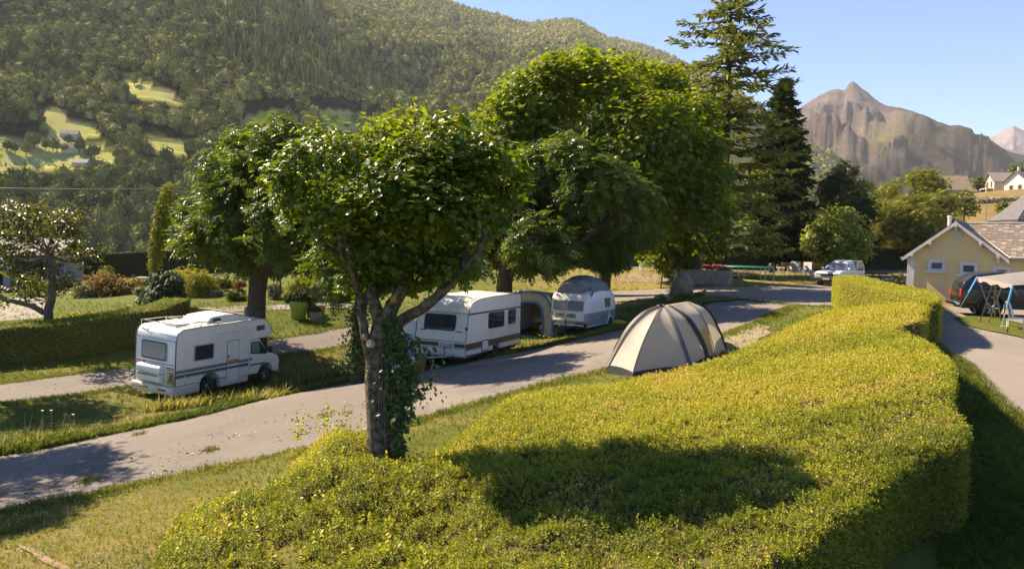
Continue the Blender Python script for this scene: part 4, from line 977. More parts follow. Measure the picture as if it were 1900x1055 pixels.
def frame_on_ground(name, ox, oy, hx, hy, xa, xb, label, catg, group=None, yw=0, dz=0, pitch=None, rollf=.5):
    """Empty whose x runs along (hx,hy) lying on the ground slope"""
    h = np.array([hx, hy]); h /= np.linalg.norm(h); l = np.array([-h[1], h[0]])
    za = g1(ox+h[0]*xa+l[0]*yw/2, oy+h[1]*xa+l[1]*yw/2); zb = g1(ox+h[0]*xb+l[0]*yw/2, oy+h[1]*xb+l[1]*yw/2)
    s = (zb-za)/(xb-xa) if pitch is None else pitch; X = Vector((h[0], h[1], s)).normalized()
    zr = g1(ox+h[0]*(xa+xb)/2, oy+h[1]*(xa+xb)/2); zl = g1(ox+h[0]*(xa+xb)/2+l[0]*2, oy+h[1]*(xa+xb)/2+l[1]*2)
    Y = Vector((l[0], l[1], (zl-zr)/2*rollf)); Z = X.cross(Y).normalized(); Y = Z.cross(X)
    o = empty(name, (ox, oy, za-s*xa+dz), 0, label, catg, group)
    m = Matrix((X, Y, Z)).transposed().to_4x4(); m.translation = Vector((ox, oy, za-s*xa+dz)); o.matrix_world = m
    return o
def wheel(parent, x, y, r, w, rimm=STEEL, spokes=6, out=-1, name='wheel'):
    """out: side (+1/-1 along y) the rim shows on"""
    t = MB().lathe([(r*.62,-w/2),(r*.9,-w/2),(r*.985,-w*.36),(r,-w*.15),(r,w*.15),(r*.985,w*.36),(r*.9,w/2),(r*.62,w/2)], 28, axis='y').build(name, RUB, parent, smooth=True, angle=40, loc=(x, y, r))
    rm = MB(); rm.lathe([(r*.64,0),(r*.66,out*.02),(r*.60,out*.035),(r*.57,out*.0)], 24, axis='y', at=(0, out*(w/2-.03), 0)); rm.lathe([(.16*r,0),(.16*r,out*.03),(.08*r,out*.04)], 12, axis='y', at=(0, out*(w/2-.045), 0))
    for k in range(spokes):
        a = 2*PI*k/spokes; rm.tube([(.1*r*math.cos(a), out*(w/2-.03), .1*r*math.sin(a)), (.6*r*math.cos(a), out*(w/2-.02), .6*r*math.sin(a))], [r*.11, r*.085], 5)
    rm.build('rim', rimm, t, smooth=True, angle=40)
    MB().lathe([(r*.6,0),(r*.6,out*.01)], 20, axis='y', at=(0, out*(w/2-.09), 0)).build('brake_disc', DARKG, t)
    return t
def rrect(x0, z0, x1, z1, r, n=4):
    out = []
    for cx, cz, a0 in ((x1-r, z0+r, -PI/2), (x1-r, z1-r, 0), (x0+r, z1-r, PI/2), (x0+r, z0+r, PI)):
        out += [(cx+r*math.cos(a0+PI/2*k/n), cz+r*math.sin(a0+PI/2*k/n)) for k in range(n+1)]
    return out
def window(parent, axis_, poly, lo, hi, fr=DARKG, gl=GLASS, inset=.035, proud=.012, name='window'):
    """window frame plate with a pane proud of it; axis_ 'y' for side walls, 'x' for ends"""
    f = MB().prism(poly, axis_, lo, hi).build(name, fr, parent)
    c = np.mean(np.array(poly), 0); q = [tuple(c+(np.array(p)-c)*(1-inset*2/max(np.ptp(np.array(poly)[:, 0]), .1))) for p in poly]
    d = proud if hi > lo else -proud
    MB().prism(q, axis_, lo, hi+d if abs(hi) >= abs(lo) else hi+d).build('pane', gl, f)
    return f

# ---------------- motorhome
mh = frame_on_ground('motorhome', -12.55, 28.0, .4226, .906, 1.7, 4.86, 'white motorhome with alcove cab and dark green stripes parked on the grass', 'motorhome', dz=.02, yw=2)
Wd = 2.15
prof = [(.10,.50),(.02,.62),(0,1.1),(0,2.36),(.04,2.52),(.14,2.66),(.32,2.745),(1.2,2.78),(4.35,2.84),(4.58,2.80),(4.74,2.68),(5.02,2.30),(5.03,2.18),(4.95,2.06),(4.80,2.01),(4.3,1.99),(3.78,1.96),(3.74,1.6),(3.74,.50),(2.22,.50),(2.14,.72),(1.95,.86),(1.7,.90),(1.45,.86),(1.26,.72),(1.18,.50)]
MB().prism(prof, 'y', 0, Wd).build('body', WHITE, mh, bevel=.05, seg=3, smooth=True, angle=50)
edge = MB()
for y in (-.012, Wd+.012):
    pts = [(x, y, z) for x, z in prof[1:13]]; edge.tube(pts, .013, 5)
edge.tube([(-.012, -.005, .62), (-.014, -.005, 2.36)], .014, 5); edge.tube([(-.012, Wd, .62), (-.014, Wd, 2.36)], .014, 5)
edge.build('edge_trim', DARKG, mh)
cabp = [(3.66,.46),(4.42,.46),(4.46,.62),(4.62,.80),(4.86,.86),(5.10,.80),(5.26,.62),(5.30,.44),(5.56,.44),(5.66,.58),(5.68,.84),(5.62,1.02),(5.46,1.15),(5.06,1.29),(4.90,1.36),(4.42,1.97),(3.66,1.97)]
MB().prism(cabp, 'y', .10, Wd-.10).build('cab', WHITE, mh, bevel=.07, seg=3, smooth=True, angle=40)
MB().prism([(4.93,1.39),(4.50,1.93),(4.47,1.93),(4.90,1.38)], 'y', .24, Wd-.24).build('windscreen', GLASSB, mh, loc=(.03, 0, .02))
dr = MB().prism([(3.80,.60),(4.42,.60),(4.52,.78),(4.70,.92),(4.80,1.36),(4.40,1.90),(3.84,1.93),(3.80,1.86)], 'y', .085, .11).build('cab_door', WHITE, mh, bevel=.012, smooth=True)
f = MB().prism([(3.90,1.37),(4.82,1.27),(4.86,1.34),(4.42,1.86),(3.96,1.88),(3.90,1.82)], 'y', .072, .09).build('window', BLACKP, dr)
MB().prism([(3.95,1.41),(4.40,1.36),(4.34,1.82),(3.98,1.84),(3.95,1.80)], 'y', .064, .08).build('pane', GLASST, f)
MB().prism([(4.46,1.35),(4.76,1.31),(4.44,1.76),(4.41,1.78)], 'y', .064, .08).build('pane', GLASS, f)
MB().box((3.88,.066,1.10), (3.99,.09,1.19)).build('handle', BLACKP, dr, bevel=.01)
MB().box((3.9,.07,.86), (4.68,.09,.92)).build('side_moulding', TEAL, dr)
MB().tube([(4.78,.08,1.42), (4.86,-.04,1.44)], .025, 6).box((4.80,-.16,1.33), (4.92,-.02,1.62)).build('mirror', BLACKP, mh, bevel=.03, smooth=True)
MB().box((5.50,.12,.92), (5.645,.5,1.06)).build('headlamp', CHROME, mh, bevel=.03, smooth=True)
MB().box((5.50,Wd-.5,.92), (5.645,Wd-.12,1.06)).build('headlamp', CHROME, mh, bevel=.03, smooth=True)
MB().box((5.5,.12,.36), (5.70,Wd-.12,.60)).build('front_bumper', BUMPER, mh, bevel=.05, smooth=True)
MB().prism([(-.10,.26),(.9,.24),(1.16,.24),(1.18,.505),(.1,.505),(-.06,.60),(-.14,.56),(-.16,.40)], 'y', -.02, Wd+.02).build('rear_bumper', BUMPER, mh, bevel=.03, smooth=True)
MB().prism([(2.22,.26),(3.70,.26),(3.70,.505),(2.22,.505)], 'y', -.012, Wd+.012).build('skirt', BUMPER, mh, bevel=.02, smooth=True)
ax = MB(); ax.box((.3,.2,.3), (5.3,Wd-.2,.52)); ax.build('chassis', BLACKP, mh)
for x, y, o in ((1.7,.14,-1),(1.7,Wd-.14,1),(4.86,.20,-1),(4.86,Wd-.20,1)): wheel(mh, x, y, .33, .21, CHROME, 7, o)
# coach door, windows, stripes
MB().prism(rrect(2.50,.40,3.16,2.08,.09), 'y', -.006, .02).build('door_gasket', DARKG, mh)
cd = MB().prism(rrect(2.525,.425,3.135,2.055,.08), 'y', -.018, .02).build('coach_door', WHITE, mh)
MB().prism(rrect(2.54,1.17,3.12,1.30,.02), 'y', -.024, -.01).build('door_stripe', mat('orange_panel', (.55,.27,.06), .45), cd)
MB().box((2.56,-.04,1.36), (2.60,-.015,1.52)).build('handle', BLACKP, cd, bevel=.008)
window(mh, 'y', rrect(.82,1.46,1.84,2.10,.06), .02, -.016, mat('window_frame_grey', (.42,.41,.38), .4), GLASS, .07)
window(mh, 'y', rrect(4.03,2.32,4.60,2.58,.04), .02, -.016, WHITE, GLASS, .05)
MB().tube([(2.0,-.035,2.44), (3.95,-.035,2.49)], .035, 8).build('awning_rail', WHITE, mh, smooth=True)
def stripe(z0, z1, x0, x1, m, par=mh, y=-.006): return MB().box((x0,y,z0), (x1,.01,z1)).build('stripe', m, par)
for x0, x1 in ((.03,2.495),(3.17,3.72)):
    for z0, z1 in ((1.19,1.215),(1.125,1.175),(1.09,1.112),(.935,1.03),(.90,.92)): stripe(z0, z1, x0, x1, TEAL)
stripe(.60, .625, .05, 2.495, TEAL); stripe(1.05, 1.075, .03, 2.3, mat('silver_line', (.5,.5,.48), .35))
for z0, z1 in ((1.125,1.175),(.935,1.03)): MB().box((2.53,-.022,z0), (3.13,-.012,z1)).build('stripe', TEAL, cd)
# rear wall
window(mh, 'x', rrect(.42,1.50,1.83,2.24,.10), .02, -.02, mat('rear_frame', (.45,.44,.42), .4), BLACKP, .05)
rw = MB().prism(rrect(.50,1.58,1.75,2.17,.08), 'x', -.02, -.036).build('rear_window', CURTG, mh)
MB().prism(rrect(.02,2.30,Wd-.02,2.34,.01), 'x', .01, -.01).build('rear_moulding', mat('moulding_grey', (.40,.39,.37), .5), mh)
for y0, y1, z0, z1, m in ((1.60,2.1,1.37,1.41,RED),(.05,.45,1.27,1.31,RED),(.05,.45,1.20,1.235,RED),(1.72,2.1,1.29,1.32,TEAL),(1.72,2.1,1.22,1.25,TEAL),(1.72,2.1,.99,1.16,TEAL),(.05,1.72,1.40,1.425,TEAL)):
    MB().box((-.008,y0,z0), (.01,y1,z1)).build('stripe', m, mh)
MB().prism(rrect(.06,.62,.42,1.15,.03), 'x', .01, -.012).build('reflector_panel', mat('mirror_panel', (.7,.68,.62), .08, metal=.9), mh)
bx = MB(); bx.prism([(0,.66),(-.10,.66),(-.22,.74),(-.26,.95),(-.26,1.02),(-.02,1.02)], 'y', .55, 1.75); bxo = bx.build('gas_locker', WHITE, mh, bevel=.03, seg=3, smooth=True)
MB().prism([(0,1.045),(-.27,1.045),(-.30,1.10),(-.28,1.28),(-.22,1.34),(0,1.36)], 'y', .53, 1.77).build('locker_lid', WHITE, bxo, bevel=.035, seg=3, smooth=True)
MB().box((-.275,.62,.955), (-.2,1.68,.995)).build('locker_grille', BLACKP, bxo)
MB().box((-.175,1.25,.42), (-.12,1.72,.49)).build('rear_lamp', ORANGE, mh, bevel=.01); MB().box((-.175,.3,.42), (-.12,.7,.49)).build('rear_lamp', RED, mh, bevel=.01)
# roof
rk = MB()
for x in (.12, 1.25, 2.1):
    for y in (.12, Wd-.12): rk.tube([(x,y,2.66), (x,y,2.93)], .018, 6)
for y in (.12, Wd-.12): rk.tube([(.10,y,2.93), (1.2,y,2.945), (2.3,y,2.88)], .022, 6)
for x in (.10, 1.25): rk.tube([(x,.12,2.94), (x,Wd-.12,2.94)], .02, 6)
rk.tube([(.10,.12,2.80), (2.1,.12,2.84)], .014, 6); rk.build('roof_rack', CHROME, mh, smooth=True)
pod = MB().loft([[(1.75+a*.3,.35+.1*a,2.77+z),(1.75+a*.3,Wd-.35-.1*a,2.77+z),(4.05-a*1.0,Wd-.35-.1*a,2.82+z),(4.05-a*1.0,.35+.1*a,2.82+z)] for a, z in ((0,0),(.25,.10),(.8,.24),(1.2,.27))]).build('roof_pod', WHITE, mh, bevel=.06, seg=3, smooth=True)
MB().prism([(2.0,2.86),(2.5,2.87),(2.42,2.99),(2.12,2.98)], 'y', .352, .40).build('pod_window', GLASS, pod)
MB().box((.5,.6,2.77), (1.1,1.3,2.84)).build('roof_hatch', WHITE, mh, bevel=.03, smooth=True)
MB().tube([(.42,-.03,.98), (.43,-.035,.80), (.45,-.03,.66)], .02, 6).build('cable_plug', WHITE, mh, smooth=True)

# ---------------- square caravan with CLUB on its front
cv = frame_on_ground('caravan', -1.84, 31.0, .43, .90, .3, 4.8, 'square cream caravan with brown stripes and CLUB lettering on its front', 'caravan', yw=2, pitch=0.0, rollf=.0)
Cw = 2.3
cp_ = [(.02,.40),(-.03,.62),(-.02,1.0),(.07,1.5),(.18,1.98),(.27,2.2),(.42,2.36),(.70,2.47),(1.2,2.54),(2.2,2.58),(4.8,2.60),(4.95,2.55),(5.02,2.40),(5.02,.42),(3.02,.42),(2.94,.62),(2.66,.70),(2.38,.62),(2.30,.42)]
MB().prism(cp_, 'y', 0, Cw).build('body', CREAM, cv, bevel=.045, seg=3, smooth=True, angle=50)
tr = MB(); tr.tube([(x,-.008,z) for x, z in cp_[:14]], .012, 5); tr.tube([(x,Cw+.008,z) for x, z in cp_[:14]], .012, 5); tr.tube([(5.02,-.008,2.0),(.19,-.01,1.99)], .022, 6); tr.build('edge_trim', DARKG, cv)
MB().box((.19,-.012,1.985), (5.0,.01,2.03)).build('rail', mat('green_rail', (.05,.075,.06), .4), cv)
window(cv, 'y', rrect(1.86,1.33,3.30,1.95,.09), .02, -.03, BLACKP, GLASS, .05); window(cv, 'y', rrect(3.72,1.36,4.45,1.95,.09), .02, -.03, BLACKP, GLASS, .05)
for z0, z1, m in ((.83,.90,BROWN),(.70,.82,BROWN),(.66,.685,BROWN),(.815,.832,GOLD),(.75,.76,GOLD)): 
    MB().box((0,-.010 if m is BROWN else -.014,z0), (5.01,.01,z1)).build('stripe', m, cv)
MB().box((.02,-.008,.43), (5.0,.01,.475)).build('skirt_line', BROWN, cv)
MB().prism(rrect(1.30,.50,1.88,.93,.07), 'y', .01, -.018).build('hatch_gasket', BLACKP, cv); MB().prism(rrect(1.335,.535,1.845,.895,.06), 'y', .01, -.026).build('hatch', CREAM, cv)
for y, o in ((.12,-1),(Cw-.12,1)): wheel(cv, 2.66, y, .30, .18, STEEL, 6, o)
MB().box((.1,.15,.30), (4.9,Cw-.15,.46)).build('chassis', BLACKP, cv)
# front wall: leaning plane from z .62 to 1.98
def fx(z): return float(np.interp(z, [p[1] for p in cp_[1:8]], [p[0] for p in cp_[1:8]]))
def fplate(name, y0, z0, y1, z1, m, off, par=cv, r=0.0, n=3):
    poly = rrect(y0, z0, y1, z1, r, 3) if r else [(y0,z0),(y1,z0),(y1,z1),(y0,z1)]
    k = len(poly); V = [(fx(z)-off, y, z) for y, z in poly]+[(fx(z)+.02, y, z) for y, z in poly]
    return MB().add(V, [tuple(range(k)), tuple(range(2*k-1, k-1, -1))]+[(i, k+i, k+(i+1) % k, (i+1) % k) for i in range(k)]).build(name, m, par)
fw_ = fplate('window', .52, 1.36, 1.95, 1.96, BLACKP, .035, r=.10); fplate('pane', .57, 1.41, 1.90, 1.91, GLASS, .045, fw_, r=.08)
fplate('rail', .03, 2.0, Cw-.03, 2.045, mat('grey_rail', (.3,.31,.29), .4), .014)
for y0, y1, z0, z1, m in ((.03,Cw-.03,.965,.985,DARKG),(.03,Cw-.03,.70,.72,DARKG),(.03,.50,.76,.90,BROWN),(1.20,Cw-.04,.76,.90,BROWN),(.03,.50,.92,.935,GOLD),(1.20,Cw-.04,.92,.935,GOLD)): fplate('stripe', y0, z0, y1, z1, m, .012)
fplate('marker_lamp', 2.02, .86, 2.2, .91, RED, .03); fplate('marker_lamp', 2.0, 2.28, 2.14, 2.36, RED, .03)
fplate('grab_handle', .22, 1.33, .44, 1.365, BLACKP, .05); fplate('grab_handle', 1.86, 1.33, 2.08, 1.365, BLACKP, .05)
MB().box((.02,-.02,1.42), (.10,.06,1.53)).build('corner_catch', BLACKP, cv, bevel=.01)
tc_ = bpy.data.curves.new('lettering', 'FONT'); tc_.body = 'CLUB'; tc_.size = .2; tc_.extrude = .004; tc_.align_x = 'CENTER'; tc_.space_character = 1.25
tmp_ = bpy.data.objects.new('lettering_curve', tc_); COL.objects.link(tmp_); lme = bpy.data.meshes.new_from_object(tmp_.evaluated_get(bpy.context.evaluated_depsgraph_get())); bpy.data.objects.remove(tmp_)
to = bpy.data.objects.new('lettering', lme); COL.objects.link(to); to.parent = cv; lme.materials.clear(); lme.materials.append(DARKG)
to.matrix_local = Matrix(((0,0,-1,fx(.82)-.03),(-1,0,0,.85),(0,1,0,.76),(0,0,0,1)))
cv.scale = (1.06, 1.07, 1.12)
hb_ = MB(); hb_.tube([(.4,.35,.42), (-1.15,1.12,.44)], .045, 6).tube([(.4,Cw-.35,.42), (-1.15,1.18,.44)], .045, 6).box((-1.45,1.08,.42), (-1.05,1.22,.54)); hb_.build('drawbar', STEEL, cv, smooth=True)
MB().tube([(-.75,1.0,.08), (-.75,1.0,.86)], .028, 7).lathe([(.09,-.03),(.11,0),(.09,.03)], 14, axis='y', at=(-.75,1.0,.11)).tube([(-.75,1.0,.86), (-.75,1.16,.88)], .014, 5).build('jockey_wheel', STEEL, cv, smooth=True)
MB().tube([(-.35,.75,.45), (-.35,.75,.78)], .02, 6).tube([(-.35,.75,.78), (-.2,.75,.80)], .016, 6).build('brake_lever', BLACKP, cv, smooth=True)
# its front awning on the far side
aw = frame_on_ground('caravan_awning', -1.84+.43*.15-.90*2.36, 31.0+.90*.15+.43*2.36, .43, .90, 0, 3.8, 'white awning with blue checked windows behind the forked maple trunk', 'awning', yw=2.4, pitch=0.)
AWW = mat('awning_canvas', (.74,.72,.68), .8); g = NT('blue_check_curtain'); p = g.obj(); ck = g.n('ShaderNodeTexChecker'); ck.inputs['Scale'].default_value = 14; ck.inputs['Color1'].default_value = (.10,.26,.42,1); ck.inputs['Color2'].default_value = (.26,.44,.55,1); g.l(p, ck.inputs['Vector']); g.l(ck.outputs[0], g.b.inputs['Base Color']); CHECK = g.m
MB().prism([(0,2.28),(1.1,2.22),(2.3,1.92),(2.4,1.72),(2.36,1.72),(2.26,1.88),(1.1,2.17),(0,2.23)], 'x', 0, 3.8).build('roof', AWW, aw)
MB().prism([(0,.02),(2.45,.02),(2.36,1.74),(2.26,1.9),(1.1,2.18),(0,2.24)], 'x', 0, .03).build('end_wall', AWW, aw); MB().prism([(0,.02),(2.45,.02),(2.36,1.74),(2.26,1.9),(1.1,2.18),(0,2.24)], 'x', 3.77, 3.8).build('end_wall', AWW, aw)
MB().box((.04,2.40,.02), (3.76,2.43,1.74)).build('front_wall', AWW, aw)
for y0, y1 in ((.25,1.05),(1.25,2.05)):
    MB().prism([(y0,.75),(y1,.75),(y1,1.72),(y0,1.72)], 'x', -.012, .02).build('window', CHECK, aw)
MB().tube([(-.02,2.42,.0), (-.02,2.42,1.74)], .02, 6).tube([(-.02,.05,.0), (-.02,.05,2.2)], .02, 6).build('pole', STEEL, aw)

# ---------------- small rounded caravan
er = frame_on_ground('caravan', 3.78, 36.5, .47, .883, .3, 3.3, 'small rounded white and silver caravan with grey cover over its lifting roof', 'caravan', yw=1.9, rollf=0, pitch=.0)
Ew = 1.95
er.scale = (1.05, 1.10, 1.06)
def ering(x, z0, z1, hw, r, tum=.10):
    """section at x: bottom z0, top z1, half width hw"""
    pts = []; zs = [z0+.06, .55, .80, 1.02, 1.06, 1.35, 1.6]; zs = [min(max(z, z0+.05), z1-r) for z in zs]
    def wz(z): return hw-(tum*max(0, (z-1.0))**1.5 if z > 1 else .10*max(0, .75-z)**1.3)
    L = [(wz(z), z) for z in zs]+[(wz(z1-r)-r*(1-math.cos(a)), z1-r+r*math.sin(a)) for a in (.35,.75,1.15,1.5708)]
    for w_, z in L: pts.append((x, Ew/2-w_, z))
    for w_, z in reversed(L): pts.append((x, Ew/2+w_, z))
    return pts
st = [(-.06,.62,1.30,.74,.10),(.0,.52,1.62,.86,.14),(.10,.46,1.86,.93,.22),(.26,.43,2.02,.965,.30),(.5,.42,2.12,.975,.34),(1.0,.42,2.18,.975,.34),(1.9,.42,2.20,.975,.34),(2.7,.42,2.16,.975,.34),(3.2,.44,2.05,.97,.32),(3.5,.47,1.90,.95,.26),(3.66,.52,1.66,.90,.18),(3.72,.62,1.35,.80,.1)]
rings = [ering(*s) for s in st]; sh = MB().loft(rings)
for i, f in enumerate(sh.f):
    z = np.mean([sh.v[k][2] for k in f]); sh.m[i] = 1 if z < 1.03 else 0
eb = sh.build('body', [WHITE, GREYP], er, smooth=True, angle=60)
MB().tube([(s[0],Ew/2-s[3]-.004,1.04) for s in st], .016, 5).tube([(s[0],Ew/2+s[3]+.004,1.04) for s in st], .016, 5).build('waist_trim', CHROME, er, smooth=True)
def eplate(name, y0, z0, y1, z1, m, off, par=er, r=.05):
    """plate on the rounded front"""
    poly = rrect(y0, z0, y1, z1, r, 3); k = len(poly)
    def X(y, z): return float(np.interp(z, [.5,.62,1.30,1.62,1.86,2.02], [0,-.06,-.06,0,.10,.26]))
    V = [(X(y,z)-off, y, z) for y, z in poly]+[(X(y,z)+.08, y, z) for y, z in poly]
    return MB().add(V, [tuple(range(k)), tuple(range(2*k-1, k-1, -1))]+[(i, k+i, k+(i+1) % k, (i+1) % k) for i in range(k)]).build(name, m, par)
f1 = eplate('window', .26, 1.14, 1.02, 1.60, mat('grey_frame', (.22,.22,.25), .4), .04); eplate('pane', .32, 1.19, .96, 1.55, glassm('lilac_glass', (.16,.15,.21), .08, (.26,.25,.33)), .05, f1)
f2 = eplate('window', 1.08, 1.14, 1.70, 1.60, mat('grey_frame2', (.22,.22,.25), .4), .04); eplate('pane', 1.13, 1.19, 1.65, 1.55, CURTG, .05, f2)
eplate('locker_door', .62, .50, 1.05, 1.0, mat('locker_green_grey', (.26,.29,.26), .4), .022); eplate('locker_door', 1.12, .50, 1.6, 1.0, mat('locker_beige', (.42,.40,.34), .4), .022)
eplate('handle', .78, .92, .88, .945, BLACKP, .05); eplate('handle', 1.3, .92, 1.4, .945, BLACKP, .05)
f3 = MB().prism(rrect(2.05,1.22,2.72,1.66,.05), 'y', .075, .0).build('window', mat('bronze_frame', (.16,.13,.08), .4), er); MB().prism(rrect(2.10,1.27,2.67,1.61,.04), 'y', .05, -.012).build('pane', mat('gold_reflection', (.42,.30,.14), .15, col2=(.2,.13,.06), nscale=6), f3)  # golden reflection painted into the pane colour
MB().prism(rrect(2.42,.72,2.75,1.0,.02), 'y', .06, -.01).build('vent_hatch', mat('pale_grey', (.45,.47,.47), .5), er)
MB().box((1.2,-.004,.86), (2.35,.06,.875)).box((2.8,-.004,.86), (3.4,.06,.875)).build('moulding', CHROME, er)
arc = [(2.75+.42*math.cos(a), .36+.40*math.sin(a)) for a in np.linspace(0, PI, 13)]; MB().prism(arc+[(2.40,.36),(3.1,.36)][::-1]+[], 'y', -.01, .05).build('wheel_arch', BLACKP, er)
MB().tube([(x,-.02,z) for x, z in arc], .03, 6).build('arch_lip', WHITE, er, smooth=True)
for y, o in ((.10,-1),(Ew-.10,1)): wheel(er, 2.75, y, .31, .17, WHITE, 5, o)
MB().box((.2,.15,.30), (3.5,Ew-.15,.46)).build('chassis', BLACKP, er)
MB().box((.0,.02,.42), (2.3,.1,.47)).box((-.03,.25,.44), (.05,Ew-.25,.5)).build('lower_lip', mat('white_skirt', (.62,.62,.66), .5), er)
MB().tube([(.3,.4,.42), (-1.0,Ew/2,.44)], .04, 6).tube([(.3,Ew-.4,.42), (-1.0,Ew/2,.44)], .04, 6).tube([(-.6,Ew/2-.1,.06), (-.6,Ew/2-.1,.8)], .025, 6).build('drawbar', BLACKP, er, smooth=True)
# grey cover
CLOTHG = mat('grey_cover_cloth', (.16,.175,.19), .85, col2=(.24,.255,.27), nscale=3, bump=.5, bscale=5)
cov = []
for t in np.linspace(0, 1, 15):
    x = .16+3.3*t; h = 2.02+.68*math.sin(PI*min(1, .12+.80*t))**.55+(.05*math.sin(t*17)); z0 = 2.06-.25*abs(math.cos(PI*t))**3; hw = .90-.22*abs(2*t-1)**2.2
    cov.append([(x, Ew/2-hw*math.cos(a), z0+(h-z0)*math.sin(a)**.7) for a in np.linspace(0, PI, 13)])
cvm = MB().loft(cov, cap=False, closed=False); cvm.add(cov[0], [tuple(range(13))]); cvm.add(cov[-1], [tuple(range(13))]); cvm.build('roof_cover', CLOTHG, er, smooth=True, angle=80)
fl_ = [[(.15+.6*u, -.02+.13*(1-v)**1.5, 1.66+v*(.62+.05*u)-abs(u-.45)*0) for u in np.linspace(.45-.45*v, .45+.55*v, 7)] for v in np.linspace(0.02, 1, 9)]
MB().loft(fl_, cap=False, closed=False).build('cover_flap', CLOTHG, er, smooth=True, angle=80)
# ---------------- inflatable awning beside it
ia = frame_on_ground('air_awning', 3.78+.47*.2-.883*1.98, 36.5+.883*.2+.47*1.98, .47, .883, 0, 2.8, 'pale grey inflatable awning with blue air tubes beside the rounded caravan', 'awning', yw=2.6, rollf=0, pitch=0.)
def arch(w, h, n=17, y0=0., p=.62): return [(y0+w/2-w/2*math.copysign(abs(math.cos(a))**p, math.cos(a)), h*abs(math.sin(a))**p) for a in np.linspace(0, PI, n)]
A_, B_ = arch(2.75, 2.38), arch(1.6, 1.85, 17, .55, .55)
MB().loft([[(x, y, z*(1-.10*(x/2.8)**2)) for y, z in A_] for x in np.linspace(0, 2.8, 6)], cap=False, closed=False).build('shell', mat('awning_grey', (.56,.54,.50), .85, col2=(.62,.60,.56), nscale=2), ia, smooth=True, angle=80)
k = len(A_); MB().add([(.02,y,z) for y, z in A_]+[(.02,y,z) for y, z in B_], [(i,i+1,k+i+1,k+i) for i in range(k-1)]).build('front_panel', mat('awning_front', (.33,.315,.29), .85), ia)
MB().add([(2.75,y,z*.9) for y, z in A_], [tuple(range(k))]).build('back_panel', mat('awning_back', (.30,.28,.25), .85), ia)
BLUET = mat('blue_air_tube', (.045,.13,.26), .45)
MB().tube([(-.02,y,z) for y, z in A_], .075, 8).build('air_tube', BLUET, ia, smooth=True, angle=80); MB().tube([(-.02,y,z) for y, z in B_], .05, 8).build('door_tube', BLUET, ia, smooth=True, angle=80)
MB().box((-.03,.1,.0), (.05,2.65,.13)).build('mud_strip', BLUET, ia)
MB().prism(rrect(1.05,1.0,1.95,1.72,.05), 'x', 2.70, 2.72).build('window', BLACKP, ia)
def loc_in(o, p): return (o.matrix_world @ Vector(p))
q = loc_in(ia, (1.3,1.15,0)); bg_ = MB().lathe([(.12,0),(.27,.04),(.33,.18),(.29,.33),(.15,.42),(.03,.44)], 14).build('bag', mat('orange_red_bag', (.42,.07,.02), .7, col2=(.3,.04,.015), nscale=6), loc=(q.x, q.y, g1(q.x, q.y)), smooth=True); tag(bg_, 'orange red bag on the floor inside the inflatable awning', 'bag')
q = loc_in(ia, (1.9,1.5,0)); tb = empty('camping_table', (q.x, q.y, g1(q.x, q.y)), -.5, 'small camping table with yellow cloth inside the inflatable awning', 'table')
MB().box((-.4,-.3,.68), (.4,.3,.72)).box((-.41,-.31,.45), (.41,-.30,.70)).build('tablecloth', mat('yellow_cloth', (.42,.33,.14), .9), tb)
for x in (-.35,.35):
    for y in (-.25,.25): MB().tube([(x,y,0), (x,y,.68)], .015, 6).build('leg', STEEL, tb)
# ---------------- bicycle
q = meet(1012, 622); bk = empty('bicycle', q, math.atan2(.88, .25), 'dark mountain bicycle with silver fork parked in front of the inflatable awning', 'bicycle')
bk.rotation_euler = (math.radians(7), 0, math.atan2(.90, .28)+PI)
for x, nm in ((.53,'wheel'),(-.53,'wheel')):
    wt = MB(); wt.tube([(x+.34*math.cos(a), 0, .35+.34*math.sin(a)) for a in np.linspace(0, 2*PI, 29)], .022, 6, cap=False); wo = wt.build(nm, RUB, bk, smooth=True, angle=80)
    sp_ = MB(); sp_.tube([(x+.315*math.cos(a), 0, .35+.315*math.sin(a)) for a in np.linspace(0, 2*PI, 25)], .008, 4, cap=False)
    for a in np.linspace(0, 2*PI, 15)[:-1]: sp_.tube([(x,.02*math.cos(9*a),.35), (x+.315*math.cos(a),0,.35+.315*math.sin(a))], .003, 3)
    sp_.tube([(x,-.05,.35), (x,.05,.35)], .025, 8); sp_.build('rim', STEEL, wo)
fm = MB(); J = dict(bb=(-.08,0,.30), seat=(-.22,0,.78), head=(.36,0,.80), headl=(.40,0,.66), rear=(-.53,0,.35))
for a, b, r in (('bb','headl',.022),('seat','head',.018),('bb','seat',.018),('bb','rear',.012),('seat','rear',.011),('headl','head',.024)): fm.tube([J[a], J[b]], r, 7)
fm.build('frame', BLACKP, bk, smooth=True)
MB().tube([(.40,.06,.64), (.53,.06,.35)], .016, 6).tube([(.40,-.06,.64), (.53,-.06,.35)], .016, 6).tube([(.40,-.06,.64), (.40,.06,.64)], .02, 6).build('fork', CHROME, bk, smooth=True)
MB().tube([(.34,-.31,1.0), (.38,-.1,.97), (.38,.1,.97), (.34,.31,1.0)], .014, 6).tube([(.36,0,.80), (.38,0,.97)], .016, 6).build('handlebar', BLACKP, bk, smooth=True)
MB().box((-.36,-.07,.90), (-.10,.07,.95)).tube([(-.22,0,.76), (-.24,0,.92)], .014, 6).build('saddle', BLACKP, bk, bevel=.02, smooth=True)
MB().lathe([(.09,-.005),(.09,.005)], 16, axis='y', at=(-.08,-.06,.30)).tube([(-.08,-.08,.30), (.05,-.08,.18)], .01, 5).tube([(-.08,.08,.30), (-.2,.08,.42)], .01, 5).build('crankset', STEEL, bk)
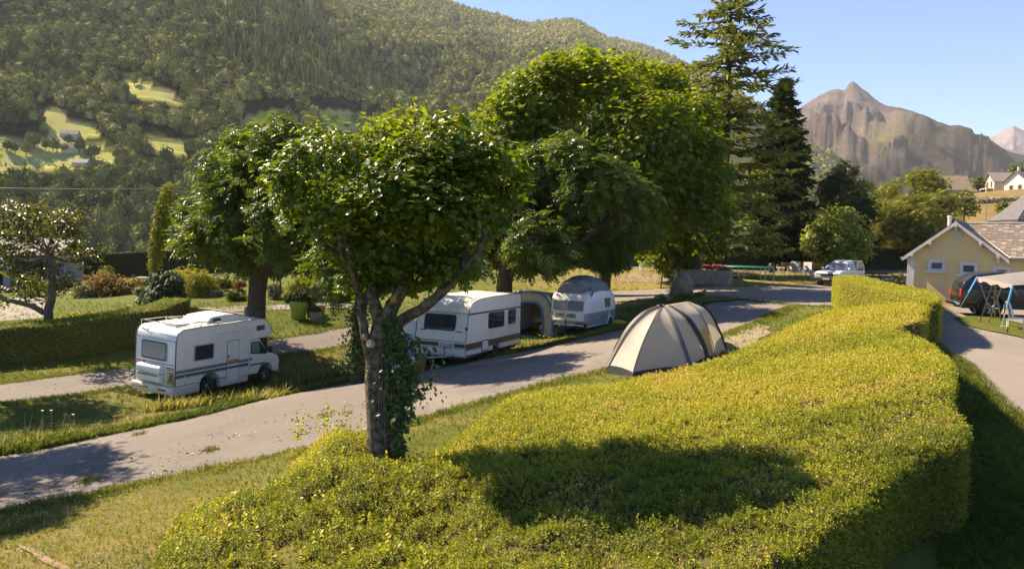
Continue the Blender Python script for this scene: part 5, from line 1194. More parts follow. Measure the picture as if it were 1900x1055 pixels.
q = meet(1149, 604); yb = MB().loft([[(x, .20*s*math.cos(a), .16+.15*s*math.sin(a)) for a in np.linspace(0, 2*PI, 13)[:-1]] for x, s in ((-.35,.3),(-.25,.85),(0,1),(.22,.75),(.34,.3))]).build('bundle', mat('yellow_orange_cloth', (.52,.30,.06), .8, col2=(.38,.2,.04), nscale=8), loc=q, smooth=True); tag(yb, 'yellow orange bundle on the grass behind the wheel of the rounded caravan', 'bundle')
q = loc_in(cv, (-.95,1.55,0)); gb = MB().lathe([(.13,0),(.15,.05),(.15,.36),(.12,.44),(.05,.47),(.05,.55),(.02,.56)], 14).build('gas_bottle', mat('red_orange_bottle', (.50,.075,.025), .45, col2=(.35,.05,.02), nscale=5), loc=(q.x, q.y, g1(q.x, q.y)), smooth=True); gb.scale = (1.15,1.15,1.25); tag(gb, 'red orange gas bottle standing at the drawbar of the CLUB caravan', 'gas bottle')

# ---------------- pickups
def pickup(root, paint, canopy, rimm, dark=False):
    """x forward, y left, z up, middle of the rear axle at origin height 0; wheelbase 3.1"""
    H = [(-1.05,.52),(-.42,.52),(-.36,.72),(-.2,.86),(0,.90),(.2,.86),(.36,.72),(.42,.52),(2.68,.52),(2.74,.74),(2.9,.88),(3.1,.92),(3.3,.88),(3.46,.74),(3.52,.52),(3.88,.56),(3.96,.74),(3.94,.98),(3.82,1.08),(3.4,1.15),(2.62,1.20),(2.45,1.18),(.55,1.20),(.52,1.14),(-1.05,1.12)]
    MB().prism(H, 'y', -.90, .90).build('body', paint, root, bevel=.06, seg=3, smooth=True, angle=45)
    cabs = [[(2.62,-.82,1.16),(2.62,.82,1.16),(.50,.82,1.16),(.50,-.82,1.16)],[(2.25,-.77,1.45),(2.25,.77,1.45),(.52,.78,1.45),(.52,-.78,1.45)],[(1.80,-.68,1.74),(1.80,.68,1.74),(.62,.70,1.74),(.62,-.70,1.74)],[(1.6,-.6,1.79),(1.6,.6,1.79),(.72,.6,1.79),(.72,-.6,1.79)]]
    MB().loft(cabs).build('cab', paint, root, bevel=.05, seg=2, smooth=True, angle=30)
    ws = [(2.52,-.72,1.24),(2.52,.72,1.24),(1.90,.62,1.70),(1.90,-.62,1.70)]; ws = [Vector(p)+Vector((.045,0,.04)) for p in ws]
    MB().add([tuple(p) for p in ws]+[tuple(p-Vector((.06,0,.06))) for p in ws], [(0,1,2,3),(7,6,5,4),(0,4,5,1),(1,5,6,2),(2,6,7,3),(3,7,4,0)]).build('windscreen', GLASSB, root)
    for s in (-1, 1):
        for q in ([(2.40,.825,1.22),(1.45,.835,1.22),(1.45,.735,1.68),(1.84,.725,1.68)],[(1.35,.835,1.22),(.66,.84,1.22),(.76,.75,1.66),(1.35,.74,1.68)]):
            V = [(x, s*y, z) for x, y, z in q]; MB().add(V+[(x, s*(abs(y)-.05), z) for x, y, z in V], [(0,1,2,3),(7,6,5,4),(0,4,5,1),(1,5,6,2),(2,6,7,3),(3,7,4,0)]).build('window', GLASS, root)
        MB().box((1.5,s*.915-.012,.98), (1.66,s*.915+.012,1.03)).build('handle', paint if dark else BLACKP, root)
        MB().box((2.22,s*.98-.09,1.22), (2.34,s*.98+.09,1.40)).build('mirror', paint, root, bevel=.03, smooth=True)
        MB().box((3.62,s*.66-.2,.84), (3.945,s*.66+.2,1.02)).build('headlight', CHROME, root, bevel=.04, smooth=True)
        MB().box((-1.075,s*.80-.09,.78), (-.99,s*.80+.115,1.10)).build('tail_light', RED, root, bevel=.02, smooth=True)
        for x in (0, 3.1):
            a = [(x+.46*math.cos(q), s*.905, .42+.46*math.sin(q)) for q in np.linspace(-.15, PI+.15, 13)]; MB().tube(a, .045, 6).build('wheel_arch', BLACKP if dark else paint, root, smooth=True)
            wheel(root, x, s*.80, .385, .26, rimm, 6, s)
    MB().box((3.86,-.86,.42), (4.06,.86,.74)).build('front_bumper', BLACKP, root, bevel=.05, smooth=True)
    MB().box((3.86,-.46,.80), (3.975,.46,1.0)).build('grille', BLACKP, root, bevel=.02, smooth=True)
    MB().box((4.055,-.26,.56), (4.07,.26,.66)).build('number_plate', PLATE, root)
    MB().box((-1.25,-.80,.46), (-1.06,.80,.60)).build('rear_bumper', CHROME, root, bevel=.03, smooth=True)
    MB().box((-1.075,-.66,.66), (-1.04,.66,1.10)).build('tailgate', paint, root, bevel=.015, smooth=True)
    MB().box((-.95,-.7,.34), (3.8,.7,.56)).build('chassis', BLACKP, root)
    MB().prism([(2.55,1.165),(3.1,1.165),(3.05,1.21),(2.75,1.225)], 'y', -.2, .2).build('bonnet_scoop', BLACKP, root)
    if canopy == 'hardtop':
        MB().loft([[(.46,-.84,1.14),(.46,.84,1.14),(-1.04,.84,1.10),(-1.04,-.84,1.10)],[(.46,-.80,1.45),(.46,.80,1.45),(-.95,.80,1.36),(-.95,-.80,1.36)],[(.46,-.70,1.78),(.46,.70,1.78),(-.60,.68,1.66),(-.60,-.68,1.66)],[(.46,-.6,1.82),(.46,.6,1.82),(-.45,.58,1.72),(-.45,-.58,1.72)]]).build('hardtop', paint, root, bevel=.04, seg=2, smooth=True, angle=30)
        for s in (-1, 1):
            q = [(.36,.835,1.24),(-.72,.835,1.24),(-.46,.76,1.60),(.36,.755,1.68)]; V = [(x, s*y, z) for x, y, z in q]; MB().add(V+[(x, s*(abs(y)-.05), z) for x, y, z in V], [(0,1,2,3),(7,6,5,4),(0,4,5,1),(1,5,6,2),(2,6,7,3),(3,7,4,0)]).build('window', GLASS, root)
    else:
        MB().prism([(.48,1.12),(.44,1.84),(-.55,1.86),(-1.02,1.42),(-1.05,1.12),(-.98,1.12),(-.94,1.40),(-.52,1.80),(.38,1.78),(.42,1.12)], 'y', -.86, -.80).prism([(.48,1.12),(.44,1.84),(-.55,1.86),(-1.02,1.42),(-1.05,1.12),(-.98,1.12),(-.94,1.40),(-.52,1.80),(.38,1.78),(.42,1.12)], 'y', .80, .86).box((-.56,-.86,1.83), (.50,.86,1.89)).box((.3,-.86,1.79), (.5,.86,1.87)).build('load_frame', WHITE, root)
        for s in (-1, 1):
            MB().prism([(.36,1.30),(.33,1.77),(-.50,1.79),(-.90,1.38),(-.9,1.30)], 'y', s*.83-.008, s*.83+.008).build('side_sheet', glassm('green_tinted_sheet', (.10,.20,.14), .08, (.25,.33,.28)), root)
        MB().box((-.9,-.78,1.0), (.4,.78,1.28)).build('load', mat('brown_load', (.24,.13,.08), .9), root)
        MB().box((.5,-.5,1.80), (1.5,.5,1.86)).build('roof_bars', WHITE, root)
def place_pickup(px, py, h, label, fwd_off):
    q = meet(px, py); h = np.array(h); h = h/np.linalg.norm(h); ox, oy = q[0]-h[0]*fwd_off, q[1]-h[1]*fwd_off
    return ox, oy, h
h = np.array([-.70,-.71]); q = meet(1522, 530); left = np.array([-h[1], h[0]]); o2 = q[:2]-h*3.1+left*.80
wp = frame_on_ground('pickup_truck', o2[0], o2[1], h[0], h[1], 0, 3.1, 'white pickup truck with framed load bed facing us beyond the hedge', 'pickup', rollf=0)
pickup(wp, mat('pickup_white', (.70,.69,.68), .3, spec=.5, col2=(.62,.61,.60), nscale=1.2), 'frame', STEEL)
h = np.array([.94,-.30]); q = meet(1838, 590); right = np.array([h[1], -h[0]]); o3 = q[:2]-right*.85
bp_ = frame_on_ground('pickup_truck', o3[0], o3[1], h[0], h[1], 0, 3.1, 'black pickup truck with hardtop parked by the yellow house, seen from behind', 'pickup', rollf=0)
pickup(bp_, mat('pickup_black', (.016,.016,.018), .22, spec=.6), 'hardtop', CHROME, True)

# ---------------- tent
def tp(px, py, d, clamp=False):
    p = W(px, py, d)
    if clamp: p[2] = g1(p[0], p[1])+.09
    return p
RB = [[(1226,568,23),(1196,579,22.9),(1166,608,22.8),(1142,650,22.7),(1127,679,22.55)],
      [(1226,568,23),(1214,591,22.5),(1197,626,22.1),(1183,664,21.8),(1175,692,21.6)],
      [(1229,568,23),(1246,590,22.5),(1263,628,22.1),(1273,655,21.9),(1281,681,21.7)],
      [(1242,567,23.2),(1272,587,22.7),(1292,614,22.5),(1306,643,22.4),(1312,664,22.3)],
      [(1274,560,23.9),(1297,579,23.3),(1313,611,23.1),(1322,642,23.0),(1326,662,22.9)],
      [(1281,560,24.3),(1311,574,24.1),(1331,607,24.0),(1344,640,23.9),(1349,657,23.8)],
      [(1276,559,24.6),(1292,570,25.4),(1304,592,26.0),(1312,618,26.3),(1316,638,26.4)],
      [(1232,566,23.6),(1222,578,24.6),(1212,600,25.2),(1204,628,25.6),(1200,648,25.8)],
      [(1228,567,23.3),(1198,577,24.2),(1166,603,24.8),(1146,636,25.2),(1136,660,25.3)]]
RC = []
for r in RB:
    pts = cat([tp(*p) for p in r], 4); pts = [np.array(p) for p in pts]
    RC.append(pts)
tb_ = np.mean([r[-1] for r in RC], 0); tb_[2] = g1(tb_[0], tb_[1]); tent = empty('tent', tb_, 0, 'beige two-part dome tent with black ribs pitched beside the hedge edge', 'tent')
FAB = mat('tent_fabric', (.42,.385,.32), .6, spec=.3, col2=(.37,.335,.27), nscale=2.2, bump=.4, bscale=4)
_t = FAB.node_tree; _tr = _t.nodes.new('ShaderNodeBsdfTranslucent'); _tr.inputs[0].default_value = (.62,.52,.36,1); _mx = _t.nodes.new('ShaderNodeMixShader'); _mx.inputs[0].default_value = .3
_ou = [n for n in _t.nodes if n.type == 'OUTPUT_MATERIAL'][0]; _t.links.new(_t.nodes['Principled BSDF'].outputs[0], _mx.inputs[1]); _t.links.new(_tr.outputs[0], _mx.inputs[2]); _t.links.new(_mx.outputs[0], _ou.inputs['Surface'])
BLK = mat('black_tent_trim', (.012,.012,.014), .6); AMB = mat('amber_inner', (.42,.25,.07), .7)
GRYT = mat('grey_tent_trim', (.075,.075,.08), .6)
for i in range(9):
    a, b = RC[i], RC[(i+1) % 9]; n_ = len(a); rows = []
    for k in range(n_):
        row = []
        for u in np.linspace(0, 1, 7):
            p = a[k]*(1-u)+b[k]*u; sag = (.16 if i == 3 else .06)*math.sin(PI*u)*math.sin(PI*k/(n_-1)); c = p-tb_; c[2] = c[2]*.4; c /= max(np.linalg.norm(c), .1)
            row.append(tuple(p-c*sag-tb_))
        rows.append(row)
    MB().loft(rows, cap=False, closed=False).build('panel', FAB, tent, smooth=True, angle=80)
    lo = [(r[-1]-tb_) for r in (a, b)]; sk = []
    for u in np.linspace(0, 1, 6):
        p = a[-1]*(1-u)+b[-1]*u-tb_; gz_ = g1(p[0]+tb_[0], p[1]+tb_[1])-tb_[2]; o = np.array([p[0], p[1], 0]); o /= max(np.linalg.norm(o), .1)
        sk.append([tuple(p+o*.012+np.array([0,0,.03+.05*math.sin(PI*u)])), tuple(np.array([p[0]+o[0]*.05, p[1]+o[1]*.05, gz_-.03]))])
    MB().loft(sk, cap=False, closed=False).build('ground_skirt', BLK, tent)
for i, w_, m in ((0,.05,BLK),(1,.014,BLK),(2,.045,GRYT),(3,.065,BLK),(4,.03,GRYT),(5,.05,BLK),(6,.03,BLK),(7,.03,BLK),(8,.03,BLK)):
    pts = [p-tb_ for p in RC[i]]; ribs = []
    for k, p in enumerate(pts):
        o = p.copy(); o[2] *= .6; o /= max(np.linalg.norm(o), .1); t = pts[min(k+1, len(pts)-1)]-pts[max(k-1, 0)]; t /= np.linalg.norm(t); s = np.cross(t, o); s /= np.linalg.norm(s); ww = w_*(.5+.9*min(1, 3*k/len(pts)))
        ribs.append([tuple(p+o*.022-s*ww), tuple(p+o*.035), tuple(p+o*.022+s*ww)])
    MB().loft(ribs, cap=False, closed=False).build('rib', m, tent, smooth=True, angle=80)
am = []
for k in range(8, 16):
    a, b = RC[3][k], RC[4][k]; am.append([tuple(a*(1-u)+b*u-tb_+np.array([-.02,-.03,.02])) for u in (.12,.5,.97)])
MB().loft(am, cap=False, closed=False).build('amber_panel', AMB, tent, smooth=True, angle=80)
MB().tube([tp(1226,568,23)-tb_, tp(1226,564,23)-tb_], .05, 8).tube([tp(1219,567,23.2)-tb_, tp(1233,566,22.9)-tb_], .025, 6).build('hub', BLK, tent, smooth=True)
MB().tube([tp(1348,625,24)-tb_, tp(1368,641,24)-tb_], .006, 4).tube([tp(1340,612,24)-tb_, tp(1362,634,24.6)-tb_], .006, 4).build('guy_rope', AWW, tent)

# ------------------------------------------------------------------ buildings
RENDERW = mat('ochre_render', (.76, .53, .25), .9, spec=.1, col2=(.68, .46, .20), nscale=1.4, bump=.35, bscale=40)
WOODW = mat('white_painted_wood', (.66, .60, .52), .6, col2=(.55, .49, .41), nscale=5)
SLATE = [mat('slate_%s' % n, c, .7, spec=.3, col2=c2, nscale=6) for n, c, c2 in (('grey', (.12,.10,.085), (.17,.145,.125)), ('brown', (.165,.125,.095), (.215,.17,.13)), ('light', (.235,.20,.165), (.30,.26,.22)))]
DSL = mat('dark_slate', (.085,.08,.085), .55, col2=(.13,.12,.125), nscale=4)
Ht = np.array([.77, -.638]); Hn = np.array([.638, .77]); hc = np.array([.526*36, 36.])
hz0 = g1(hc[0]+Ht[0]*3, hc[1]+Ht[1]*3)
house = empty('house', (hc[0], hc[1], hz0-.05), math.atan2(Ht[1], Ht[0]), 'yellow rendered house with slate gable roof and small white framed windows', 'house')
# local: x along the front wall, y into the house, z up
EA, PK = 2.50, 3.98
_k = (1858-950)/F; GW = float((_k*hc[1]-hc[0])/(Ht[0]-_k*Ht[1]))
wall = MB(); wall.prism([(0,-.6),(GW,-.6),(GW,EA),(GW/2,PK-.08),(0,EA)], 'y', 0, 4.3); wall.box((GW-.02,.003,-.6), (11,4.1,EA)); wall.build('wall', RENDERW, house)
MB().box((-.10,-.06,-.5), (.22,.5,EA-.12)).build('lit_side_strip', WOODW, house)  # added white strip standing in for the sunlit side wall
def hwin(x0, z0, x1, z1, gl):
    f = MB(); f.box((x0-.10,-.06,z0-.03), (x0,.02,z1+.10)).box((x1,-.06,z0-.03), (x1+.10,.02,z1+.10)).box((x0,-.06,z1), (x1,.02,z1+.10)); w_ = f.build('window', WOODW, house, bevel=.01)
    MB().box((x0-.24,-.12,z0-.15), (x1+.24,.02,z0-.033)).build('sill', WOODW, w_, bevel=.01)
    s = MB(); s.box((x0+.002,-.03,z0-.03), (x0+.04,.012,z1-.002)).box((x1-.04,-.03,z0-.03), (x1-.002,.012,z1-.002)).box((x0+.04,-.03,z0-.03), (x1-.04,.012,z0+.05)).box((x0+.04,-.03,z1-.04), (x1-.04,.012,z1-.002)); s.build('frame', WOODW, w_)
    MB().box((x0+.04,-.012,z0+.05), (x1-.04,.008,z1-.04)).build('pane', gl, w_)
HGL = mat('house_window_glass', (.035,.045,.085), .12, spec=.25, col2=(.055,.065,.11), nscale=5)
def hx(px):
    k = (px-950)/F; return (k*hc[1]-hc[0])/(Ht[0]-k*Ht[1])
def hzz(px, py):
    s = hx(px); d = hc[1]+Ht[1]*s; return CAMZ+(horizon(px)-py)*d/F-(hz0-.05)
for a, b, t_, u in ((1725,1748,486,500),(1784,1808,491,506),(1845,1869,499,516)):
    hwin(hx(a), hzz(a, u), hx(b), hzz(b, t_), HGL if a < 1840 else GLASS)
MB().lathe([(.18,-.03),(.2,.0),(.2,.02)], 20, axis='y', at=(hx(1773), -.0, hzz(1773, 436))).build('round_vent', mat('vent_cream', (.52,.46,.34), .6), house)
MB().box((GW+.9,-.06,-.5), (GW+1.0,.0,EA)).build('downpipe', mat('zinc', (.36,.36,.36), .5, metal=.5), house)
# roof decks
ov = .28; th = .07
def slope(name, p0, p1, p2, p3, m=WOODW, par=house):
    """deck: p0-p1 along the eave, p3-p2 along the ridge"""
    P = [np.array(p, float) for p in (p0, p1, p2, p3)]; n = np.cross(P[1]-P[0], P[3]-P[0]); n /= np.linalg.norm(n)
    if n[2] < 0: n = -n
    V = [tuple(p) for p in P]+[tuple(p-n*th) for p in P]
    o = MB().add(V, [(0,1,2,3),(7,6,5,4),(0,4,5,1),(1,5,6,2),(2,6,7,3),(3,7,4,0)]).build(name, m, par); return P, n, o
sl_ = (PK-EA)/(GW/2)
def gp_z(x): return PK-abs(x-GW/2)*sl_
L0 = slope('roof', (-ov,-ov,gp_z(-ov)), (-ov,4.6,gp_z(-ov)), (GW/2,4.6,PK), (GW/2,-ov,PK))
R0 = slope('roof', (GW+ov,-ov,gp_z(GW+ov)), (GW+ov,2.0,gp_z(GW+ov)), (GW/2,2.0,PK), (GW/2,-ov,PK))
zr, ze = PK-.03, EA-.10; ry = 2.05
M0 = slope('roof', (GW+.30,-.30,ze), (11.2,-.30,ze), (11.2,ry,zr), (GW/2+.02,ry,zr))
M1 = slope('roof', (GW/2,4.4,ze), (11.2,4.4,ze), (11.2,ry,zr), (GW/2,ry,zr))
sm_ = {}
def slate_mesh(w_, h_):
    k = (round(w_, 3), round(h_, 3))
    if k not in sm_:
        V = [(0,0,.012),(w_,0,.012),(w_,h_,.0),(0,h_,.0),(0,0,0),(w_,0,0)]
        me = bpy.data.meshes.new('slate'); me.from_pydata(V, [], [(0,1,2,3),(0,4,5,1)]); sm_[k] = me
    return sm_[k]
nsl = [0]
def slates(S_, eave_len, row=.15, wid=.215, clip=None, par=house, ms=SLATE, limit=300, deckn='slate'):
    P, n, deck = S_; ex = (P[1]-P[0])/np.linalg.norm(P[1]-P[0]); up_ = np.cross(n, ex); up_ /= np.linalg.norm(up_)
    if up_[2] < 0: up_ = -up_
    H = abs(np.dot(P[3]-P[0], up_)); rows = int(H/row); rest = MB()
    for r in range(rows+1):
        u0 = r*row; x0 = np.dot(P[3]-P[0], ex)*u0/H; x1 = np.linalg.norm(P[1]-P[0])+np.dot(P[2]-P[1], ex)*u0/H
        x = x0-(r % 2)*wid*.5
        while x < x1:
            a, b = max(x, x0), min(x+wid, x1); x += wid
            if b-a < .05: continue
            o = P[0]+ex*(a+.004)+up_*(u0-.05)+n*(.018+.006*RNG.random()); c = P[0]+ex*(a+b)/2+up_*u0
            k = int(RNG.choice(3, p=[.45,.40,.15])); hh = min(row+.06, H-u0+.02)
            if hh < .06: continue
            wc = np.array(house.matrix_world @ Vector(c)) if par is house else None
            vis = clip is None or clip(c)
            Mx = Matrix((Vector(ex), Vector(np.cross(n, ex)), Vector(n))).transposed().to_4x4(); Mx.translation = Vector(o)
            if np.dot(np.cross(n, ex), up_) < 0: 
                Mx = Matrix((-Vector(ex), Vector(up_), Vector(n))).transposed().to_4x4(); Mx.translation = Vector(o+ex*(b-a-.008))
            if vis and nsl[0] < limit and b-a > .15 and hh > row:
                me = slate_mesh(wid-.008, row+.06).copy() if (k, 0) not in sm_ else sm_[(k, 0)]
                if (k, 0) not in sm_: me.materials.append(ms[k]); sm_[(k, 0)] = me
                t = bpy.data.objects.new('slate', me); COL.objects.link(t); t.parent = par; t.matrix_local = Mx @ Matrix.Rotation(RNG.normal(0, .012), 4, 'X'); nsl[0] += 1
            else:
                w_ = b-a-.008; rest.add([tuple(Mx @ Vector(v)) for v in ((0,0,.012),(w_,0,.012),(w_,hh,0),(0,hh,0),(0,0,0),(w_,0,0))], [(0,1,2,3),(0,4,5,1)], k)
    if rest.v: rest.build('slate_rows', ms, par)['kind'] = 'stuff'
bpy.context.view_layer.update()
slates(M0, 0, clip=lambda c: c[0] < 5.6); slates(L0, 0, clip=lambda c: c[1] < 4); slates(R0, 0, clip=lambda c: True); slates(M1, 0, clip=lambda c: False)
# barge boards, brackets, ridge, gutters
for s in (0, 1):
    e = -ov if s == 0 else GW+ov; ze_ = gp_z(e)
    V = [(e,-ov-.03,ze_-.17),(GW/2,-ov-.03,PK-.17),(GW/2,-ov-.03,PK-.005),(e,-ov-.03,ze_-.005)]; V += [(x, y+.05, z) for x, y, z in V]
    MB().add(V, [(0,1,2,3),(7,6,5,4),(0,4,5,1),(1,5,6,2),(2,6,7,3),(3,7,4,0)]).build('barge_board', WOODW, house)
for x in (GW/2, .85, GW-.85, .12, GW-.15):
    z = gp_z(x)-.16; MB().box((x-.06,-.34,z-.10), (x+.06,.05,z+.02)).prism([(-.28,z-.10),(.0,z-.10),(.0,z-.34)], 'x', x-.05, x+.05).build('bracket', WOODW, house)
MB().tube([(GW/2,-ov,PK+.02), (GW/2,2.0,PK+.02)], .06, 6).tube([(GW/2,ry,zr+.03), (11.2,ry,zr+.03)], .07, 6).build('ridge', SLATE[2], house)
MB().tube([(GW+.35,-.36,ze-.02), (11.2,-.36,ze-.02)], .06, 8).build('gutter', mat('zinc_gutter', (.40,.38,.36), .45, metal=.5), house)
MB().tube([(-ov-.04,-ov,gp_z(-ov)-.03), (-ov-.04,4.6,gp_z(-ov)-.03)], .06, 8).build('gutter', mat('zinc_gutter2', (.40,.38,.36), .45, metal=.5), house)
q = np.array(house.matrix_world @ Vector((1.2, 3.2, 2.9))); fl = MB(); fl.tube([(1.0,3.4,2.6), (.98,3.4,4.35)], .085, 10).lathe([(.11,0),(.11,.06),(.09,.08)], 10, at=(.98,3.4,4.32)); fl.build('flue', mat('flue_white', (.66,.64,.6), .5), house, smooth=True)
MB().tube([(2.6,3.0,3.4), (2.6,3.0,5.3)], .022, 5).tube([(2.6,2.2,5.25), (2.6,3.0,5.28)], .012, 4).tube([(1.5,3.0,5.28), (2.7,3.0,5.25)], .012, 4).build('aerial', STEEL, house)
# --- the taller house behind, only a corner of it in view
h2c = gp(1850, 45.); h2 = empty('house', h2c, math.atan2(-.45, .89), 'upper house corner with dark slate roof rising behind the yellow house', 'house')
z_e = W(1838, 408, 45)[2]-h2c[2]
def h2l(x, y): return np.array([x-h2c[0], y-h2c[1]])
cA, cB = h2l(*W(1835, 408, 46.5)[:2]), h2l(*W(1889, 403, 43.5)[:2]); ex_ = np.array([.985, -.17]); cC, cD = cB+ex_*9, cA+ex_*9
h2.rotation_euler = (0, 0, 0); zt2 = z_e+2.3; r0, r1 = (cA+cB)/2+ex_*2.0, (cC+cD)/2-ex_*2.0
ctr2 = (cA+cC)/2; ins = lambda p: ctr2+(p-ctr2)*.86
wl = [ins(p) for p in (cA, cB, cC, cD)]
MB().prism([tuple(p) for p in wl], 'z', -.5, z_e+.25).build('wall', mat('tan_render', (.40,.27,.13), .9, col2=(.34,.23,.11), nscale=2), h2)
pl3 = lambda p, z: (float(p[0]), float(p[1]), float(z))
E4 = [pl3(p, z_e) for p in (cA, cB, cC, cD)]; R2 = [pl3(r0, zt2), pl3(r1, zt2)]
MB().add(E4+R2+[(x, y, z-.12) for x, y, z in E4], [(0,1,4),(1,2,5,4),(2,3,5),(3,0,4,5),(6,7,1,0),(7,8,2,1),(8,9,3,2),(9,6,0,3),(9,8,7,6)]).build('roof', DSL, h2)
rs = MB()
for e0, e1, t0, t1 in ((E4[0], E4[1], R2[0], R2[0]), (E4[1], E4[2], R2[0], R2[1])):
    e0, e1, t0, t1 = map(np.array, (e0, e1, t0, t1)); nn = np.cross(e1-e0, t0-e0); nn /= np.linalg.norm(nn); nn = nn if nn[2] > 0 else -nn; n_r = 15
    for r in range(n_r):
        a, b_ = r/n_r, min(1, (r+1.15)/n_r); l0, l1 = e0+(t0-e0)*a, e1+(t1-e1)*a; m0, m1 = e0+(t0-e0)*b_, e1+(t1-e1)*b_; n_c = max(1, int(np.linalg.norm(l1-l0)/.36))
        for c in range(n_c):
            u, v = c/n_c+.006, (c+1)/n_c-.006; rs.add([tuple(l0+(l1-l0)*u+nn*.03), tuple(l0+(l1-l0)*v+nn*.03), tuple(m0+(m1-m0)*v+nn*.012), tuple(m0+(m1-m0)*u+nn*.012)], [(0,1,2,3)], int(RNG.integers(0, 2)))
rs.build('slate_rows', [DSL, mat('dark_slate_light', (.12,.115,.12), .5)], h2)['kind'] = 'stuff'
gb2 = np.array(E4[1]); MB().tube([E4[0], E4[1], E4[2]], .065, 8).tube([tuple(gb2+np.array([-.1,.3,-.05])), tuple(gb2+np.array([.25,.5,-.7])), tuple(gb2+np.array([.75,.6,-.8])), tuple(np.array([*wl[1],-.3])+np.array([-.08,.1,0]))], .05, 8).build('gutter', STEEL, h2, smooth=True)
MB().box((-.02,-.6,0), (.02,.6,1.1)).build('window', GLASS, h2, loc=(float(wl[0][0]*.4+wl[1][0]*.6)-.02, float(wl[0][1]*.4+wl[1][1]*.6), z_e-1.5), rot=(0,0,math.atan2((wl[1]-wl[0])[1], (wl[1]-wl[0])[0])-PI/2))
# --- houses on the hill
def hill_house(px, py, d, w_, dep, eave, ridge, rot, label, wm, rm, wins=(), axis_='x', extra=None):
    b = gp(px, d); b[2] = min(b[2], W(px, py, d)[2]) if False else b[2]
    o = empty('house', b, rot, label, 'house')
    if axis_ == 'x':   # ridge runs along x, gables at the x ends
        MB().prism([(0,-1),(dep,-1),(dep,eave),(dep/2,ridge),(0,eave)], 'x', 0, w_).build('wall', wm, o)
        t = .5; e = eave-(ridge-eave)*t/(dep/2)
        MB().prism([(-t,e),(dep/2,ridge+.12),(dep+t,e),(dep+t,e-.12),(dep/2,ridge-.0),(-t,e-.12)], 'x', -.6, w_+.6).build('roof', rm, o)
    for kind, face, a, z, ww, hh in wins:
        nm = 'window'
        if face == 'f': f = MB().box((a,-.10,z), (a+ww,.05,z+hh)).build(nm, WOODW, o); MB().box((a+.12,-.14,z+.12), (a+ww-.12,-.0,z+hh-.12)).build('pane', GLASS, f)
        else: f = MB().box((-.10,a,z), (.05,a+ww,z+hh)).build(nm, WOODW, o); MB().box((-.14,a+.12,z+.12), (-.0,a+ww-.12,z+hh-.12)).build('pane', GLASS, f)
    if extra: extra(o)
    return o
WH = mat('white_render', (.66,.60,.52), .9, col2=(.58,.52,.44), nscale=.4); WH2 = mat('grey_cream_render', (.45,.39,.32), .9, col2=(.38,.33,.27), nscale=.4)
RF = mat('far_slate_roof', (.17,.14,.13), .8, col2=(.22,.185,.165), nscale=1.2); RFB = mat('brown_mossy_roof', (.17,.13,.085), .9, col2=(.24,.19,.11), nscale=1)
def balc(o):
    MB().box((-1.9,.6,2.7), (-.1,6.6,2.95)).build('balcony', WH, o)
    rl = MB()
    for k in range(9): rl.box((-1.9,.6+k*.74,2.95), (-1.82,.7+k*.74,3.9))
    rl.box((-1.92,.6,3.85), (-1.8,6.6,3.98)); rl.build('railing', WH, o)
    for y in (.8, 6.3): MB().box((-1.9,y-.12,-1), (-1.66,y+.12,2.7)).build('post', WH, o)
    MB().box((6.5,1.0,7.2), (7.2,1.7,9.3)).build('chimney', WH2, o)
hill_house(1834, 350, 225, 9.2, 7.2, 5.2, 7.7, -.22, 'white two-storey house with balcony on the hill above the terraces', WH2, RF, [('w','f',5.6,3.6,1.4,1.5),('w','f',5.6,.8,1.4,1.5),('w','s',1.2,3.1,1.3,2.0),('w','s',4.2,3.1,1.3,2.0),('w','s',1.2,.2,1.3,2.1),('w','s',4.2,.2,1.3,2.1)], extra=balc)
hill_house(1716, 356, 205, 9.5, 8., 2.6, 6.2, -.25, 'long brown barn with mossy roof behind the olive tree', WH2, RFB, [('w','f',6.4,.3,1.6,1.5)])
hill_house(1762, 345, 232, 12, 7, 4.2, 6.8, -.1, 'long grey roofed farmhouse between the barn and the white house', WH2, RF, [('w','f',3.2,1.6,1.0,1.6),('w','f',8.6,1.4,1.2,1.6)])
hill_house(1762, 352, 214, 3.6, 4, 2.6, 4.2, -.3, 'small dark shed with pale sheet roof joined to the barn', mat('shed_wood', (.10,.06,.04), .9), mat('pale_sheet_roof', (.62,.56,.47), .5))
hill_house(1893, 352, 215, 8., 6.5, 3.2, 5.8, .35, 'small cream cottage at the end of the hill row', WH, RF, [('w','s',1.2,.6,1.2,1.4),('w','s',3.8,.6,1.2,1.4)])
hill_house(1636, 362, 185, 5., 4., 2.0, 3.2, 0, 'low dark shed in the trees left of the barn', mat('dark_shed', (.06,.045,.035), .9), RF)
# terraces on the hill: drystone edges and shrubs
TERR = mat('terrace_stone', (.24,.19,.12), .95, col2=(.34,.28,.18), nscale=2, bump=.6)
for k, (pts, lb) in enumerate([([(1800,364),(1830,362),(1850,366),(1880,366),(1910,364)], 'drystone terrace edge in the golden meadow below the white house'), ([(1800,386),(1830,388),(1850,392)], 'low stony bank at the foot of the golden terrace')]):
    wv = [gp(px, 175 if k == 0 else 140) for px, py in pts]; wv = [np.array(p) for p in cat(wv, 5)]
    o0 = wv[0]; root = empty('terrace_wall', o0, 0, lb, 'terrace wall'); mbt = MB(); rg = np.random.default_rng(k)
    for p in wv:
        for j in range(5):
            q = p-o0+np.array([rg.normal(0, .6), rg.normal(0, .4), rg.uniform(-.1, .7)]); s = rg.uniform(.35, .8)
            mbt.box((-s,-s*.6,-s*.4), (s,s*.6,s*.4), 0, Matrix.Rotation(rg.uniform(0, 3), 3, 'Z'), tuple(q))
    mbt.build('stones', TERR, root, bevel=.08)['kind'] = 'stuff'
